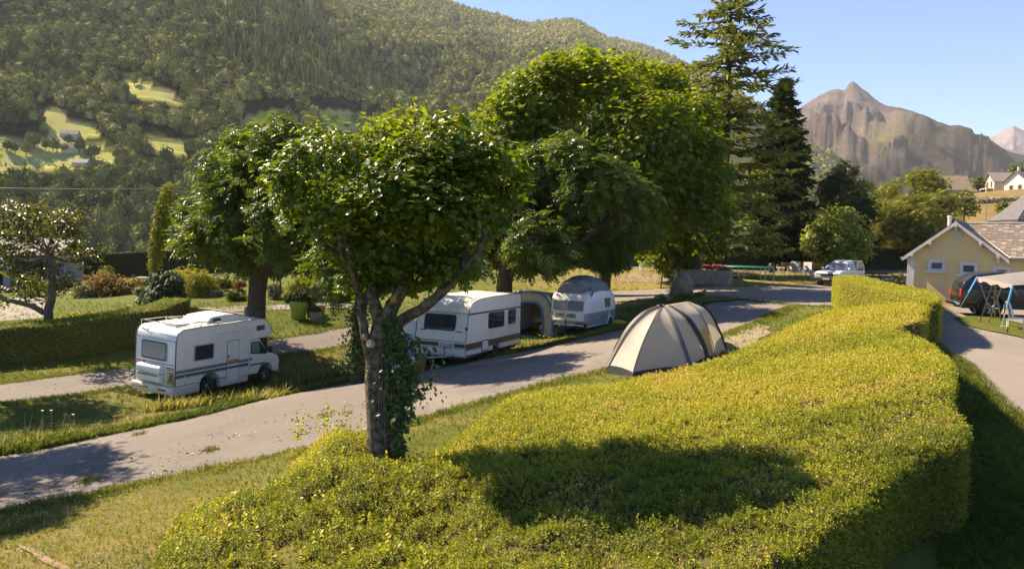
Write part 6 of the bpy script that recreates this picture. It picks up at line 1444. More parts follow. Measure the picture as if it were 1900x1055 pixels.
# farmsteads on the far meadow of the mountain
fm_ = (MPX*0+1)
def on_slope(px, py):
    k = np.argmin((sx-px)**2+(sy-py)**2+1e6*(MT > 1)); return MV.reshape(-1, 3)[k]
for px, py, s, lb in [(133,287,9,'tiny stone farmhouse with grey roof on the mountain meadow'),(150,304,7,'tiny dark roofed barn at the lower edge of the mountain meadow'),(128,262,8,'tiny long barn at the top of the mountain meadow'),(360,187,6,'tiny pale hut at the end of the high clearing')]:
    b = on_slope(px, py); o = empty('farm_building', b, RNG.uniform(-.4, .4), lb, 'farm building'); MB().prism([(0,-3),(s*.6,-3),(s*.6,s*.35),(s*.3,s*.6),(0,s*.35)], 'x', -s*.6, s*.6).build('wall', WH2, o); MB().prism([(-.5,s*.3),(s*.3,s*.64),(s*.6+.5,s*.3),(s*.3,s*.60)], 'x', -s*.65, s*.65).build('roof', RF, o)
# trees standing in the mountain meadows
LB_ = ['single round tree on the pale mountain meadow']
for j, (px, py, s) in enumerate([(12,283,4.5),(30,283,4),(62,280,6.5),(80,284,4),(96,285,5),(105,280,4),(48,294,5),(116,282,3.6),(165,290,5),(130,268,4.5),(520,226,5),(540,230,6),(660,228,5),(672,236,6),(620,226,4),(250,163,5),(76,226,4),(150,285,6),(172,296,6)]):
    b = on_slope(px, py); o = protos[2+j % 8].copy(); COL.objects.link(o); o.location = b; q = s/5.5; o.scale = (q, q, q*1.1); o.rotation_euler = (0, 0, j)
    tag(o, LB_[0] if px < 200 else 'small round tree in a clearing of the wooded mountainside', 'tree', 'trees on the mountain meadow' if px < 200 else 'trees in the mountain clearings')
# --- overhead cable
pa, pb = W(-260, 352, 62), W(900, 330, 62); cb = MB(); cpts = []
for t in np.linspace(0, 1, 30): p = pa*(1-t)+pb*t; p[2] -= 1.0*4*t*(1-t)-.62; cpts.append(p-pa)
cb.tube(cpts, .028, 5); tag(cb.build('overhead_cable', BLACKP, loc=tuple(pa), smooth=True), 'thin black overhead cable crossing in front of the forested slope', 'cable')
q = gp(-255, 62); pl = MB(); pl.tube([(0,0,-.3), (0,0,pa[2]-q[2]+.7)], [.14,.09], 8); o = empty('utility_pole', q, 0, 'wooden pole outside the left edge carrying the overhead cable', 'pole'); pl.build('pole', BARK, o); MB().box((-.5,-.05,pa[2]-q[2]+.1), (.5,.05,pa[2]-q[2]+.22)).build('crossarm', BARK, o)

# ------------------------------------------------------------------ lawn furniture, garden
# boulder
q = meet(1264, 553); v = I3.copy(); n = v/np.linalg.norm(v, axis=1, keepdims=True)
r = .72+.30*(fbm(n*1.3+3, 3, 5)-.5)*2+.10*(fbm(n*5, 3, 6)-.5)
P = n*r[:, None]*np.array([1.02, .95, 1.12]); P[:, 0] += .10*np.clip(-P[:, 2], -.2, .6)*np.sign(P[:, 0]+.2); cut = P[:, 0]*.8+P[:, 2]*.35-.60; P -= np.maximum(cut, 0)[:, None]*np.array([.75, 0, .5])*.85; P[:, 2] += .62
BOULD = mat('boulder_stone', (.11,.09,.06), .9, col2=(.25,.20,.13), nscale=2.2, bump=1, bscale=6)
tag(mesh_np('boulder', P, [I3F], BOULD, True, loc=q), 'big grey brown boulder on the grass island behind the tent', 'boulder')
def log_branch(px, py, label):
    q = meet(px, py); mb = MB(); rg = np.random.default_rng(5)
    for k in range(7):
        a = rg.uniform(0, 3.1); mb.tube(cat([(0,0,.1), (.4*math.cos(a),.3*math.sin(a),.25+.2*rg.random()), (.8*math.cos(a+.2),.5*math.sin(a),.12+.3*rg.random())], 3), [.07]*1+[.06]*3+[.04]*2+[.02], 6)
    tag(mb.build('driftwood', mat('grey_deadwood', (.20,.18,.15), .9, col2=(.12,.10,.08), nscale=5), loc=q, smooth=True), label, 'driftwood')
log_branch(1240, 560, 'bare grey branches lying at the foot of the boulder')

def shrub(name, label, px, py, r, hpx, d, m, n, size, tm, group=None, flat=.8, stems=True, seed=1, gap=.40, lob=None, outw=.6, upw=.6, cat_='shrub', flowers=None, crownname='foliage', low=.55):
    """rounded shrub: width radius r px, height hpx px, standing at column px and depth d"""
    b = gp(px, d); R = r*d/F; H = hpx*d/F; rg = np.random.default_rng(seed)
    L = []
    for k in range(lob or 9):
        a = rg.uniform(0, 2*PI); q = rg.uniform(.1, .75)*R; s = rg.uniform(.35, .55)*min(R, H)
        L.append((b[0]+q*math.cos(a), b[1]+q*math.sin(a)*.9, b[2]+np.clip(rg.uniform(low*.5, 1)*H*(1-.35*q/R)-s*.8, s*.45, H), s))
    L = np.array(L); root = empty(name, b, 0, label, cat_, group)
    P, U = crown_points(L, n, gapscale=R*.35, gap=gap, inner=.35, clump=5, sig=R*.09, seed=seed)
    P[:, 2] = np.maximum(P[:, 2], b[2]+.02)
    leaves(crownname, P, U*outw+np.array([0,0,upw])+unit(len(P))*.5, size*RNG.uniform(.6, 1.3, len(P)), tm, m, root, None, b)
    if stems:
        mb = MB()
        for l in L[:6]: mb.tube([(0,0,-.05), tuple((l[:3]-b)*.5*np.array([.6,.6,1])), tuple(l[:3]-b)], [.03+.02*R, .02, .01], 5)
        mb.build('stems', BARK, root, smooth=True)
    if flowers:
        fm_, fn, fs = flowers; i = RNG.choice(len(P), fn); F_ = P[i]+U[i]*.06; leaves('blossom', F_, U[i]+np.array([0,-.4,.5]), fs, (I1*.5, [I1F]), fm_, root, None, b)
    return root
def lm(nm, a, b, c, tr=.3): return leaf_mat(nm, [(0, a), (.5, b), (1, c)], tr, .6, .12)
Lj = lm('juniper_leaves', (.012,.030,.012), (.028,.058,.020), (.06,.10,.03), .15); Ly = lm('yellow_shrub_leaves', (.16,.16,.015), (.30,.28,.03), (.46,.40,.06)); Lr = lm('russet_leaves', (.09,.05,.015), (.20,.10,.03), (.28,.20,.05))
Lg = lm('green_shrub_leaves', (.06,.085,.012), (.14,.165,.025), (.25,.25,.04)); Lrd = lm('red_leaves', (.16,.05,.02), (.30,.10,.04), (.38,.2,.06)); Lsv = lm('silver_leaves', (.16,.17,.10), (.30,.30,.19), (.45,.43,.32))
shrub('juniper_bush', 'dense dark green egg-shaped bush behind the left hedge by the motorhome roof', 308, 575, 40, 82, 45, Lj, 7500, .26, T_blade(.34), flat=1, seed=2, gap=.2, lob=26, outw=1.0, upw=.45, low=.3)
shrub('yellow_shrub', 'bright yellow shrub beside the dark egg-shaped bush', 365, 545, 40, 68, 51, Ly, 3200, .24, T_ash(2), seed=3, gap=.34, lob=14, low=.4)
shrub('green_shrub', 'mid green shrub to the right of the bright yellow shrub', 398, 550, 24, 42, 52, Lg, 1300, .22, T_ash(2), seed=4, gap=.36)
shrub('russet_shrub', 'wide russet and green shrub left of the bird bath', 205, 545, 52, 54, 58, Lr, 3600, .24, T_quad(.6), seed=5, gap=.38, lob=16)
shrub('green_shrub', 'tall green shrub rising above the russet shrub', 196, 520, 24, 52, 62, Lg, 900, .22, T_quad(.6), seed=35, gap=.38, lob=8)
shrub('pale_shrub', 'pale yellowish shrub at the left end of the russet shrub', 152, 545, 26, 36, 57, Lsv, 1000, .24, T_quad(.6), seed=6)
shrub('yellow_shrub', 'low yellow bush just behind the left hedge under the fruit tree', 136, 582, 38, 40, 40, Ly, 1900, .2, T_quad(.55), seed=7, lob=12)
shrub('yellow_shrub', 'small bright yellow bush on the left hedge beside the low yellow bush', 186, 580, 18, 26, 41, Ly, 700, .2, T_quad(.55), seed=17, lob=6)
shrub('spreading_juniper', 'low grey green spreading bush between the left hedge and the lawn', 235, 578, 34, 26, 43, Lg, 1200, .3, T_blade(.2), seed=8, flat=.5)
shrub('rose_bush', 'thin rose bush with white flowers in front of the bird bath', 258, 572, 12, 48, 46, Lg, 420, .16, T_quad(.6), seed=9, gap=.45, flowers=(mat('white_petals', (.7,.66,.6), .6), 36, .13))
shrub('red_maple_bush', 'small red leaved bush against the ash trunk', 446, 548, 13, 36, 50, Lrd, 900, .18, T_ash(2), seed=10)
shrub('green_shrub', 'low rounded green bush between the red bush and the gravel path', 434, 570, 20, 26, 48, Lg, 900, .2, T_quad(.6), seed=11)
shrub('green_shrub', 'light green shrub in front of the rustic arch', 420, 552, 18, 34, 53, Lg, 800, .22, T_quad(.6), seed=12)
shrub('green_shrub', 'dark low shrub with pale leaves below the rustic arch', 400, 556, 20, 18, 51, Lsv, 700, .2, T_quad(.6), seed=13)
shrub('yellow_shrub', 'broad yellow green shrub behind the lime green planter pot', 560, 552, 34, 52, 49, Ly, 2200, .24, T_ash(2), seed=14, lob=12)
shrub('pale_shrub', 'silvery variegated shrub to the right of the planter pots', 600, 562, 18, 36, 49, Lsv, 900, .2, T_quad(.6), seed=15)
shrub('pale_shrub', 'silvery variegated shrub between the ash trunk and the standard tree', 507, 562, 18, 34, 49, Lsv, 900, .2, T_quad(.6), seed=16)
b = gp(519, 48.5); o = empty('standard_tree', b, 0, 'slender young standard tree with a small loose crown beside the planter', 'tree')
MB().tube([(0,0,-.1), (.03,0,.9), (0,0,1.55)], [.06,.055,.04], 7).build('trunk', BARKP, o, smooth=True)
P_, U_2 = crown_points([(b[0]-.2,b[1],b[2]+1.75,.42),(b[0]+.35,b[1],b[2]+1.85,.4),(b[0]-.6,b[1]+.1,b[2]+1.8,.3)], 420, gapscale=.4, gap=.42, inner=.3, clump=4, sig=.08); leaves('crown', P_, U_2+np.array([0,0,.7])+unit(len(P_))*.5, .2, T_quad(.6), L_FRUIT, o, None, b)
for px, py, r, h, d, lb, m in [(110,520,24,26,66,'green shrub against the far dark hedge behind the fruit tree', Lg),(330,512,18,26,68,'yellow shrub against the far dark hedge by the cypress', Ly),(60,545,30,40,60,'dark shrub in front of the garage behind the fruit tree', L_ASH),(640,545,26,44,52,'leafy green shrub at the end of the gravel path', L_ASH),(690,545,22,36,54,'leafy dark shrub behind the ivy covered tree', L_ASH),(265,520,12,18,66,'small green bush behind the bird bath', Lg)]:
    shrub('garden_shrub', lb, px, py, r, h, d, m, 900, .24, T_quad(.6), seed=int(px))
# bird bath
q = meet(263, 541); bb = empty('bird_bath', q, 0, 'pale stone bird bath on a pedestal in the flower garden', 'bird bath'); STN = mat('pale_stone', (.46,.42,.36), .85, col2=(.36,.33,.28), nscale=5)
MB().lathe([(.34,0),(.34,.1),(.2,.16),(.13,.3),(.11,.7),(.15,.88),(.22,.95)], 16).build('pedestal', STN, bb, smooth=True, angle=50); MB().lathe([(.2,.95),(.42,1.04),(.48,1.14),(.44,1.15),(.30,1.06),(.05,1.04)], 20).build('bowl', STN, bb, smooth=True, angle=50)
# rustic arch
q = gp(432, 56); ra = empty('garden_arch', q, .1, 'rustic bent wood arch railing behind the garden shrubs', 'arch'); mb = MB(); AW = 1.7
for k, (r0, r1) in enumerate(((1.5,.9),(1.32,.76))): mb.tube([(AW*math.cos(a), 0, .55+r1*math.sin(a)) for a in np.linspace(.15, PI-.15, 13)], .035, 6)
for a in np.linspace(.35, PI-.35, 6): mb.tube([(AW*math.cos(a), .0, .0), (AW*math.cos(a), 0, .55+.9*math.sin(a))], .03, 5)
for k in range(4): x = -1.1+k*.6; mb.tube([(x,0,.3), (x+.5,0,1.1)], .025, 5)
mb.build('frame', mat('weathered_wood', (.16,.13,.10), .9, col2=(.24,.20,.16), nscale=6), ra, smooth=True)
# planters
def pot(px, py, d, rad, h, m, label, plant=None):
    q = gp(px, d) if d else meet(px, py); o = empty('planter_pot', q, 0, label, 'planter pot')
    MB().lathe([(rad*.66,0),(rad*.72,.03),(rad*.90,h*.70),(rad*.98,h*.71),(rad*1.0,h),(rad*.92,h),(rad*.88,h*.86),(.02,h*.85)], 28).build('pot', m, o, smooth=True, angle=40)
    if plant:
        Ls = [(q[0]+a*rad, q[1]+b_*rad, q[2]+h+c_*rad, s*rad) for a, b_, c_, s in plant]; P, U = crown_points(Ls, 1500, gapscale=.4, gap=.3, inner=.3, clump=4, sig=.08); leaves('plant', P, U+np.array([0,0,.5])+unit(len(P))*.5, .16, T_quad(.6), lm('pot_plant_leaves', (.02,.045,.012), (.045,.085,.02), (.09,.13,.03)), o, None, q)
pot(554, 0, 42.5, .53, 1.02, mat('lime_green_pot', (.26,.34,.04), .5, col2=(.22,.29,.035), nscale=3), 'large lime green planter pot with a dark leafy plant', [(-.6,0,.35,.6),(.5,0,.4,.7),(0,.3,.7,.6),(1.1,0,.2,.5),(-1.1,0,.3,.45),(0,-.4,.3,.6)])
pot(586, 0, 42.2, .36, .56, mat('grey_pot', (.20,.19,.19), .6), 'low grey pot beside the lime green planter', [(0,0,.05,.4)])
pot(577, 0, 43.2, .30, .78, mat('dark_red_pot', (.14,.03,.03), .6), 'dark red pot between the lime green planter and the grey pot')
pot(594, 0, 43.4, .32, .66, mat('clay_pot', (.34,.20,.11), .8), 'tan clay pot behind the low grey pot')
# low wall by the lane, made of blocks
q0, q1 = gp(372, 40.5), gp(468, 39.0); lw = empty('low_wall', q0, 0, 'low grey stone wall with gate post between the hedge and the ash trunk', 'wall'); dv = (q1-q0); n_ = 12; WST = mat('wall_stone', (.20,.175,.145), .9, col2=(.28,.25,.21), nscale=3, bump=.5)
ang = math.atan2(dv[1], dv[0]); Ln = np.linalg.norm(dv[:2])/n_
for r in range(3):
    for k in range(n_):
        p = dv*((k+.5+(r % 2)*.5-.25)/n_); z = g1(q0[0]+p[0], q0[1]+p[1])-q0[2]
        MB().box((-Ln/2+.012,-.16+RNG.normal(0,.01),.012), (Ln/2-.012,.16,.30-.006)).build('stone', WST, lw, bevel=.02, loc=(p[0], p[1], z+r*.30-.05), rot=(0,0,ang))
gpst = empty('gate_post', gp(461, 38.6), ang, 'weathered grey timber gate post at the end of the low wall', 'post'); MB().box((-.16,-.14,-.2), (.16,.14,1.28)).prism([(-.16,1.28),(.16,1.28),(0,1.40)], 'y', -.14, .14).build('post', mat('grey_timber', (.22,.19,.16), .9, col2=(.15,.13,.11), nscale=6), gpst); MB().box((.17,-.10,.9), (.30,.10,1.16)).build('letter_box', WHITE, gpst, bevel=.01)
# garage at the left edge behind the fruit tree
gq = gp(40, 66); gr = empty('garage', gq, 0, 'grey building with open dark bays behind the fruit tree', 'garage'); GW_ = mat('grey_wall', (.30,.28,.26), .9, col2=(.24,.22,.2), nscale=1.5)
gm = MB()
for x in (-9,-5.2,-1.4,2.4): gm.box((x-.3,0,-.5), (x+.3,5,2.5))
gm.box((-9.3,0,2.502), (2.7,5,3.0)); gm.box((-9.3,4.7,-.5), (2.7,5,2.5)); gm.build('wall', GW_, gr); MB().prism([(-.6,2.9),(2.6,4.4),(5.6,2.9),(5.6,3.02),(2.6,4.55),(-.6,3.02)], 'x', -9.8, 3.2).build('roof', mat('corrugated_roof', (.12,.11,.10), .8, col2=(.09,.085,.08), nscale=2), gr)
# --- raised flower bed
pbl = [meet(1242,520), meet(1262,527), meet(1355,528), meet(1352,514), meet(1300,507), meet(1248,508)]; zt_ = max(p[2] for p in pbl)+.62
fb = empty('flower_bed', np.mean(pbl, 0), 0, 'raised stone flower bed with red flowers round a maple trunk', 'flower bed'); fb0 = np.array(fb.location); BST = mat('bed_stone', (.25,.22,.18), .9, col2=(.35,.31,.26), nscale=2.5, bump=.6)
for i in range(6):
    a, b_ = pbl[i], pbl[(i+1) % 6]; L = np.linalg.norm((b_-a)[:2]); k = max(2, int(L/.85)); an = math.atan2((b_-a)[1], (b_-a)[0])
    for j in range(k):
        p = a+(b_-a)*(j+.5)/k; zb_ = g1(p[0], p[1])-.15; w_ = L/k
        MB().box((-w_/2+.008,-.15,0), (w_/2-.008,.15+RNG.normal(0,.01),zt_-zb_+RNG.normal(0,.012))).build('stone', BST, fb, bevel=.02, loc=(p[0]-fb0[0], p[1]-fb0[1], zb_-fb0[2]), rot=(0,0,an))
c2 = np.array([[p[0], p[1]] for p in pbl]); MB().add([(p[0]-fb0[0], p[1]-fb0[1], zt_-.12-fb0[2]) for p in pbl], [tuple(range(6))]).build('soil', SOIL, fb)
ctr = c2.mean(0); Pf = []
while len(Pf) < 1500:
    u = ctr+(c2[RNG.integers(6)]-ctr)*RNG.random()**.5*.92+RNG.normal(0, .18, 2)
    if inpoly(np.array([u[0]]), np.array([u[1]]), list(c2))[0]: Pf.append((u[0], u[1], zt_-.08+RNG.random()*.26))
Pf = np.array(Pf); leaves('flower_leaves', Pf[:900], unit(900)+np.array([0,0,.9]), .14, T_quad(.7), Lg, fb, None, fb0)['kind'] = 'stuff'
kk = fbm(P3(Pf[:, 0]*.8, Pf[:, 1]*.8), 2, 3) > .40; leaves('red_flowers', Pf[kk]+np.array([0,0,.06]), unit(kk.sum())+np.array([0,-.5,.8]), .11, (I1*.5, [I1F]), leaf_mat('red_petals', [(0,(.28,.02,.012)),(.6,(.42,.05,.02)),(1,(.50,.16,.12))], .2), fb, None, fb0)['kind'] = 'stuff'
sb_ = MB(); o = empty('young_shoots', gp(1226, 52.5), 0, 'leafy side branches of the planter maple hanging by the flower bed', 'shrub'); leaves('foliage', P5, U5+np.array([0,0,.5])+unit(len(P5))*.4, .36, T_maple(), L_BIG, o, None, np.array(o.location)); MB().tube([(0,0,-.1), (.1,0,.9), (0,.1,1.9)], [.05,.04,.02], 6).build('stem', BARK, o)
# --- trampoline
tq = meet(1383, 515); tr = empty('trampoline', tq, 0, 'round trampoline with green padded rim on the lawn', 'trampoline'); TR = 2.2; TZ = .92
MB().lathe([(TR-.34,TZ-.03),(TR+.04,TZ-.08),(TR+.05,TZ+.0),(TR,TZ+.05),(TR-.32,TZ+.02)], 40).build('pad', mat('green_pad', (.02,.20,.12), .5, col2=(.03,.28,.17), nscale=2), tr, smooth=True, angle=60); MB().lathe([(.01,TZ-.015),(TR-.33,TZ-.0)], 40).build('mat', mat('jump_mat', (.02,.06,.05), .7), tr)
for k in range(8):
    a = 2*PI*(k+.3)/8; x, y = TR*math.cos(a), TR*math.sin(a); z0 = g1(tq[0]+x, tq[1]+y)-tq[2]; a2 = a+.20; x2, y2 = TR*math.cos(a2), TR*math.sin(a2)
    MB().tube([(x,y,TZ-.02), (x,y,z0+.03), ((x+x2)/2,(y+y2)/2,z0+.02), (x2,y2,z0+.03), (x2,y2,TZ-.02)], .028, 6).build('leg', mat('galvanised', (.48,.47,.44), .45, metal=.4) if k == 0 else bpy.data.materials['galvanised'], tr, smooth=True)
# --- table tennis table
q = meet(1233, 505); tt = empty('table_tennis_table', q, .05, 'blue table tennis table in front of the white bench', 'table'); BT = mat('blue_table', (.07,.12,.30), .5)
MB().box((-1.37,-.76,.73), (1.37,.76,.77)).build('table_top', BT, tt); MB().box((-1.37,-.765,.772), (1.37,-.74,.776)).box((-1.37,.74,.772), (1.37,.765,.776)).build('edge_line', PAINT, tt); MB().box((-.01,-.85,.77), (.01,.85,.93)).build('net', mat('net_blue', (.10,.12,.25), .8), tt)
for x in (-1.1,-.35,.35,1.1):
    for y in (-.6,.6): MB().tube([(x,y,0), (x,y,.73)], .022, 6).build('leg', DARKG, tt)
def slat_bench(px, py, d, w_, m, label, rz, back=True, seat=.44, group=None):
    q = gp(px, d) if d else meet(px, py); o = empty('bench', q, rz, label, 'bench', group)
    for k in range(4): MB().box((-w_/2,-.04+k*.12,seat), (w_/2,.06+k*.12,seat+.035)).build('slat', m, o)
    if back:
        for k in range(3): MB().box((-w_/2,.44+k*.03,seat+.13+k*.15), (w_/2,.47+k*.03,seat+.24+k*.15)).build('slat', m, o)
    for x in (-w_/2+.1, w_/2-.1) if w_ < 2 else (-w_/2+.1, 0, w_/2-.1):
        MB().box((x-.035,-.03,-.05), (x+.035,.03,seat)).build('leg', m, o); MB().box((x-.035,.42,-.05), (x+.035,.5,seat+(.55 if back else 0))).build('leg', m, o)
WBE = mat('white_bench_wood', (.66,.62,.56), .6); BBE = mat('brown_bench_wood', (.24,.11,.05), .6, col2=(.33,.17,.08), nscale=4)
slat_bench(1204, 502, 0, 1.9, WBE, 'white slatted garden bench left of the table tennis table', .15+PI)
slat_bench(1232, 0, 72, 1.9, WBE, 'white slatted garden bench behind the table tennis table', PI)
slat_bench(1507, 0, 75, 2.4, BBE, 'long red brown park bench in front of the far hedge', -.1, seat=.5)
slat_bench(1470, 0, 76, 2.0, BBE, 'dark red brown bench left of the long park bench', .1, seat=.45)
def chair(px, py, d, rz, m, label, lounge=False, fm=WHITE, s=1.0):
    q = gp(px, d) if d else meet(px, py); o = empty('garden_chair', q, rz, label, 'chair'); o.scale = (s, s, s)
    if lounge:
        MB().prism([(-.35,.42),(.25,.34),(.27,.37),(-.33,.455)], 'x', -.3, .3).build('seat', m, o, rot=(0,0,0)); MB().prism([(.25,.34),(.72,.98),(.69,1.0),(.22,.37)], 'x', -.3, .3).build('backrest', m, o)
    else:
        MB().box((-.24,-.24,.42), (.24,.22,.45)).build('seat', m, o, bevel=.01); MB().prism([(.20,.44),(.30,.92),(.27,.93),(.17,.45)], 'x', -.23, .23).build('backrest', m, o)
    for x in (-.27,.27):
        MB().tube([(x,-.26,0), (x,.10,.55)], .018, 6).build('leg', fm, o); MB().tube([(x,.30,0), (x,-.2,.62)], .018, 6).build('leg', fm, o); MB().tube([(x,-.28,.62), (x,.26,.64)], .02, 6).build('armrest', fm, o, smooth=True)
GCH = mat('green_canvas', (.12,.26,.12), .7); TCH = mat('teal_canvas', (.16,.30,.29), .7); WCH = mat('white_canvas', (.62,.60,.56), .7)
chair(1447, 0, 70, .6, GCH, 'green garden chair at the end of the white loungers'); chair(1468, 0, 69, -.7, WCH, 'white reclining chair on the lawn next to the green chair', True, s=1.25); chair(1482, 0, 67, 1.9, WCH, 'white folding recliner on the lawn between two others', True, s=1.2); chair(1497, 0, 70, -.4, WCH, 'white recliner in front of the long park bench', True, s=1.2); chair(1512, 0, 63, .9, TCH, 'white and teal deckchair beside the white pickup', True, s=1.15)
o = empty('litter_bin', gp(1431, 74), 0, 'dark slatted bin before the far hedge', 'bin'); MB().lathe([(.26,0),(.3,.05),(.3,.85),(.27,.9),(.1,.92)], 14).build('bin_body', DARKG, o, smooth=True, angle=40); MB().box((-.06,-.33,.3), (.06,-.29,.7)).build('bin_plate', STEEL, o)
def picnic(px, d, rz, label):
    q = gp(px, d); o = empty('picnic_table', q, rz, label, 'picnic table'); PW = mat('dark_picnic_wood', (.06,.05,.045), .8, col2=(.10,.085,.07), nscale=5) if 'dark_picnic_wood' not in bpy.data.materials else bpy.data.materials['dark_picnic_wood']
    for k in range(4): MB().box((-.9,-.36+k*.185,.72), (.9,-.20+k*.185,.76)).build('slat', PW, o)
    for y in (-.85,.6): MB().box((-.9,y,.42), (.9,y+.25,.46)).build('bench_seat', PW, o)
    for x in (-.65,.65): MB().box((x-.04,-.85,.34), (x+.04,.85,.42)).tube([(x,-.7,0), (x,-.25,.72)], .045, 4).tube([(x,.7,0), (x,.25,.72)], .045, 4).build('leg', PW, o)
picnic(1612, 62, .15, 'dark wooden picnic table just right of the white pickup'); picnic(1624, 66, .1, 'dark wooden picnic table farther back towards the hydrangea')
sheet('path', gpoly([(1040,501,),(1200,497),(1400,496.5),(1520,496),(1680,497),(1680,501),(1520,500),(1400,500.5),(1200,501),(1040,505)]) if False else [gp(px, d)[:2] for px, d in [(1100,76),(1250,75),(1400,75.5),(1560,76),(1700,77),(1700,80),(1560,79),(1400,78.5),(1250,78),(1100,79)]], .04, ROAD2, .8, .05)
o = empty('lamp_post', gp(1237, 74), 0, 'grey metal post standing behind the table tennis table', 'post'); MB().tube([(0,0,-.1), (0,0,4.2)], [.16,.13], 10).build('post', mat('grey_post', (.33,.30,.26), .6), o, smooth=True); MB().lathe([(.13,4.2),(.26,4.25),(.26,4.45),(.1,4.6)], 12).build('lamp_head', mat('lamp_grey', (.4,.39,.36), .5), o, smooth=True)
# hydrangea
Lh = lm('hydrangea_leaves', (.045,.07,.02), (.09,.12,.03), (.16,.18,.05)); PINK = mat('mauve_petals', (.44,.26,.33), .7, col2=(.55,.40,.42), nscale=5); PK2 = mat('pink_petals', (.60,.22,.27), .7, col2=(.66,.42,.42), nscale=5)
shrub('hydrangea', 'tall hydrangea with mauve flower heads at the corner of the yellow house', 1664, 530, 23, 52, 41, Lh, 2000, .18, T_quad(.7), seed=21, lob=14, gap=.3, flowers=(PINK, 120, .17), low=.3)
shrub('flowering_plant', 'low plants with pink flowers below the hydrangea', 1672, 535, 22, 22, 37.5, Lg, 900, .16, T_quad(.7), seed=22, lob=9, gap=.3, flowers=(PK2, 46, .14), low=.3)
for px, d, r, lb in ((1233, 44.5, 9, 'small leafy plant left of the boulder'), (1300, 43.5, 14, 'leafy green plant right of the boulder'), (1275, 42.6, 16, 'dark ground plant in front of the boulder')):
    shrub('ground_plant', lb, px, 0, r, r*1.1, d, Lg if 'dark' not in lb else L_ASH, 500, .16, T_quad(.6), seed=px, gap=.3)
# --- shade canopy with crossing poles
cq = meet(1872, 612); sc_ = empty('shade_canopy', cq, 0, 'beige fabric canopy on thin crossed poles with blue straps', 'canopy'); c0 = np.array(cq)
def cl(px, py, d): return tuple(W(px, py, d)-c0)
def cg(px, py): return tuple(meet(px, py)-c0)
A1, A2, A3, A4 = cl(1813,514,27), cl(1879,529,24.6), cl(1990,524,26.5), cl(1930,500,30); mid = tuple(np.mean([A1, A2, A3, A4], 0)+np.array([0,0,.25]))
rows = []
for u in np.linspace(0, 1, 9):
    rows.append([tuple((np.array(A1)*(1-v)+np.array(A2)*v)*(1-u)+(np.array(A4)*(1-v)+np.array(A3)*v)*u+np.array([0,0,.12*math.sin(PI*u)**.6*math.sin(PI*v)**.6])) for v in np.linspace(0, 1, 9)])
MB().loft(rows, cap=False, closed=False).build('canopy_cloth', mat('canopy_cloth', (.20,.178,.16), .85, col2=(.17,.15,.135), nscale=2), sc_, smooth=True, angle=80)
vl = []
for v in np.linspace(0, 1, 11): p = np.array(A1)*(1-v)+np.array(A2)*v+np.array([0,0,.0]); vl.append([tuple(p+np.array([0,0,.02])), tuple(p-np.array([0,0,.13+.05*math.sin(v*19)]))])
MB().loft(vl, cap=False, closed=False).build('valance', mat('valance_cloth', (.27,.235,.20), .85), sc_, smooth=True)
for a, b_ in (((1843,523,26.),(1817,600)),((1845,523,26.),(1858,598)),((1860,527,25.3),(1834,600)),((1845,523,26.2),(1846,592)),((1879,529,24.6),(1899,572)),((1820,530,27.3),(1842,592))):
    MB().tube([cl(*a), cg(*b_)], .02, 6).build('pole', STEEL, sc_, smooth=True)
BSTR = mat('blue_strap', (.05,.30,.50), .6)
for a, m_, b_ in (((1813,514,27),(1797,543,26.7),(1770,589)),((1879,529,24.6),(1868,570,24.5),(1856,612))):
    MB().tube([cl(*a), cl(*m_)], .03, 6).build('strap', BSTR, sc_); MB().tube([cl(*m_), cg(*b_)], .009, 5).build('guy_rope', AWW, sc_)
MB().tube([cl(1856,605,24.6), cg(1876,604)], .012, 5).build('guy_rope', AWW, sc_)
q = meet(1886, 613); o = empty('camping_chair', q, .9, 'white folding chair with cloth draped over it under the canopy', 'chair')
MB().box((-.24,-.22,.42), (.24,.24,.46)).build('seat', WHITE, o, bevel=.01); MB().prism([(.22,.44),(.32,.95),(.29,.96),(.19,.45)], 'x', -.24, .24).build('backrest', WHITE, o)
dc = [[(x, y+.02*math.sin(9*x+3*t), z+.02*math.sin(7*x)) for x in np.linspace(-.29, .29, 9)] for t, (y, z) in enumerate(((.10,.42),(.16,.62),(.24,.90),(.30,1.0),(.37,.92),(.38,.65),(.37,.45)))]
MB().loft(dc, cap=False, closed=False).build('draped_cloth', mat('white_cloth', (.74,.71,.66), .85), o, smooth=True)
for x in (-.22,.22):
    for y in (-.2,.26): MB().tube([(x,y,0), (x,y,.43)], .016, 6).build('leg', WHITE, o)
q = meet(1808, 583); tag(MB().lathe([(.06,0),(.05,.02),(.055,.26),(.05,.3)], 10).build('white_post_marker', WHITE, loc=q, smooth=True), 'short white marker post between the black pickup and the canopy', 'marker')

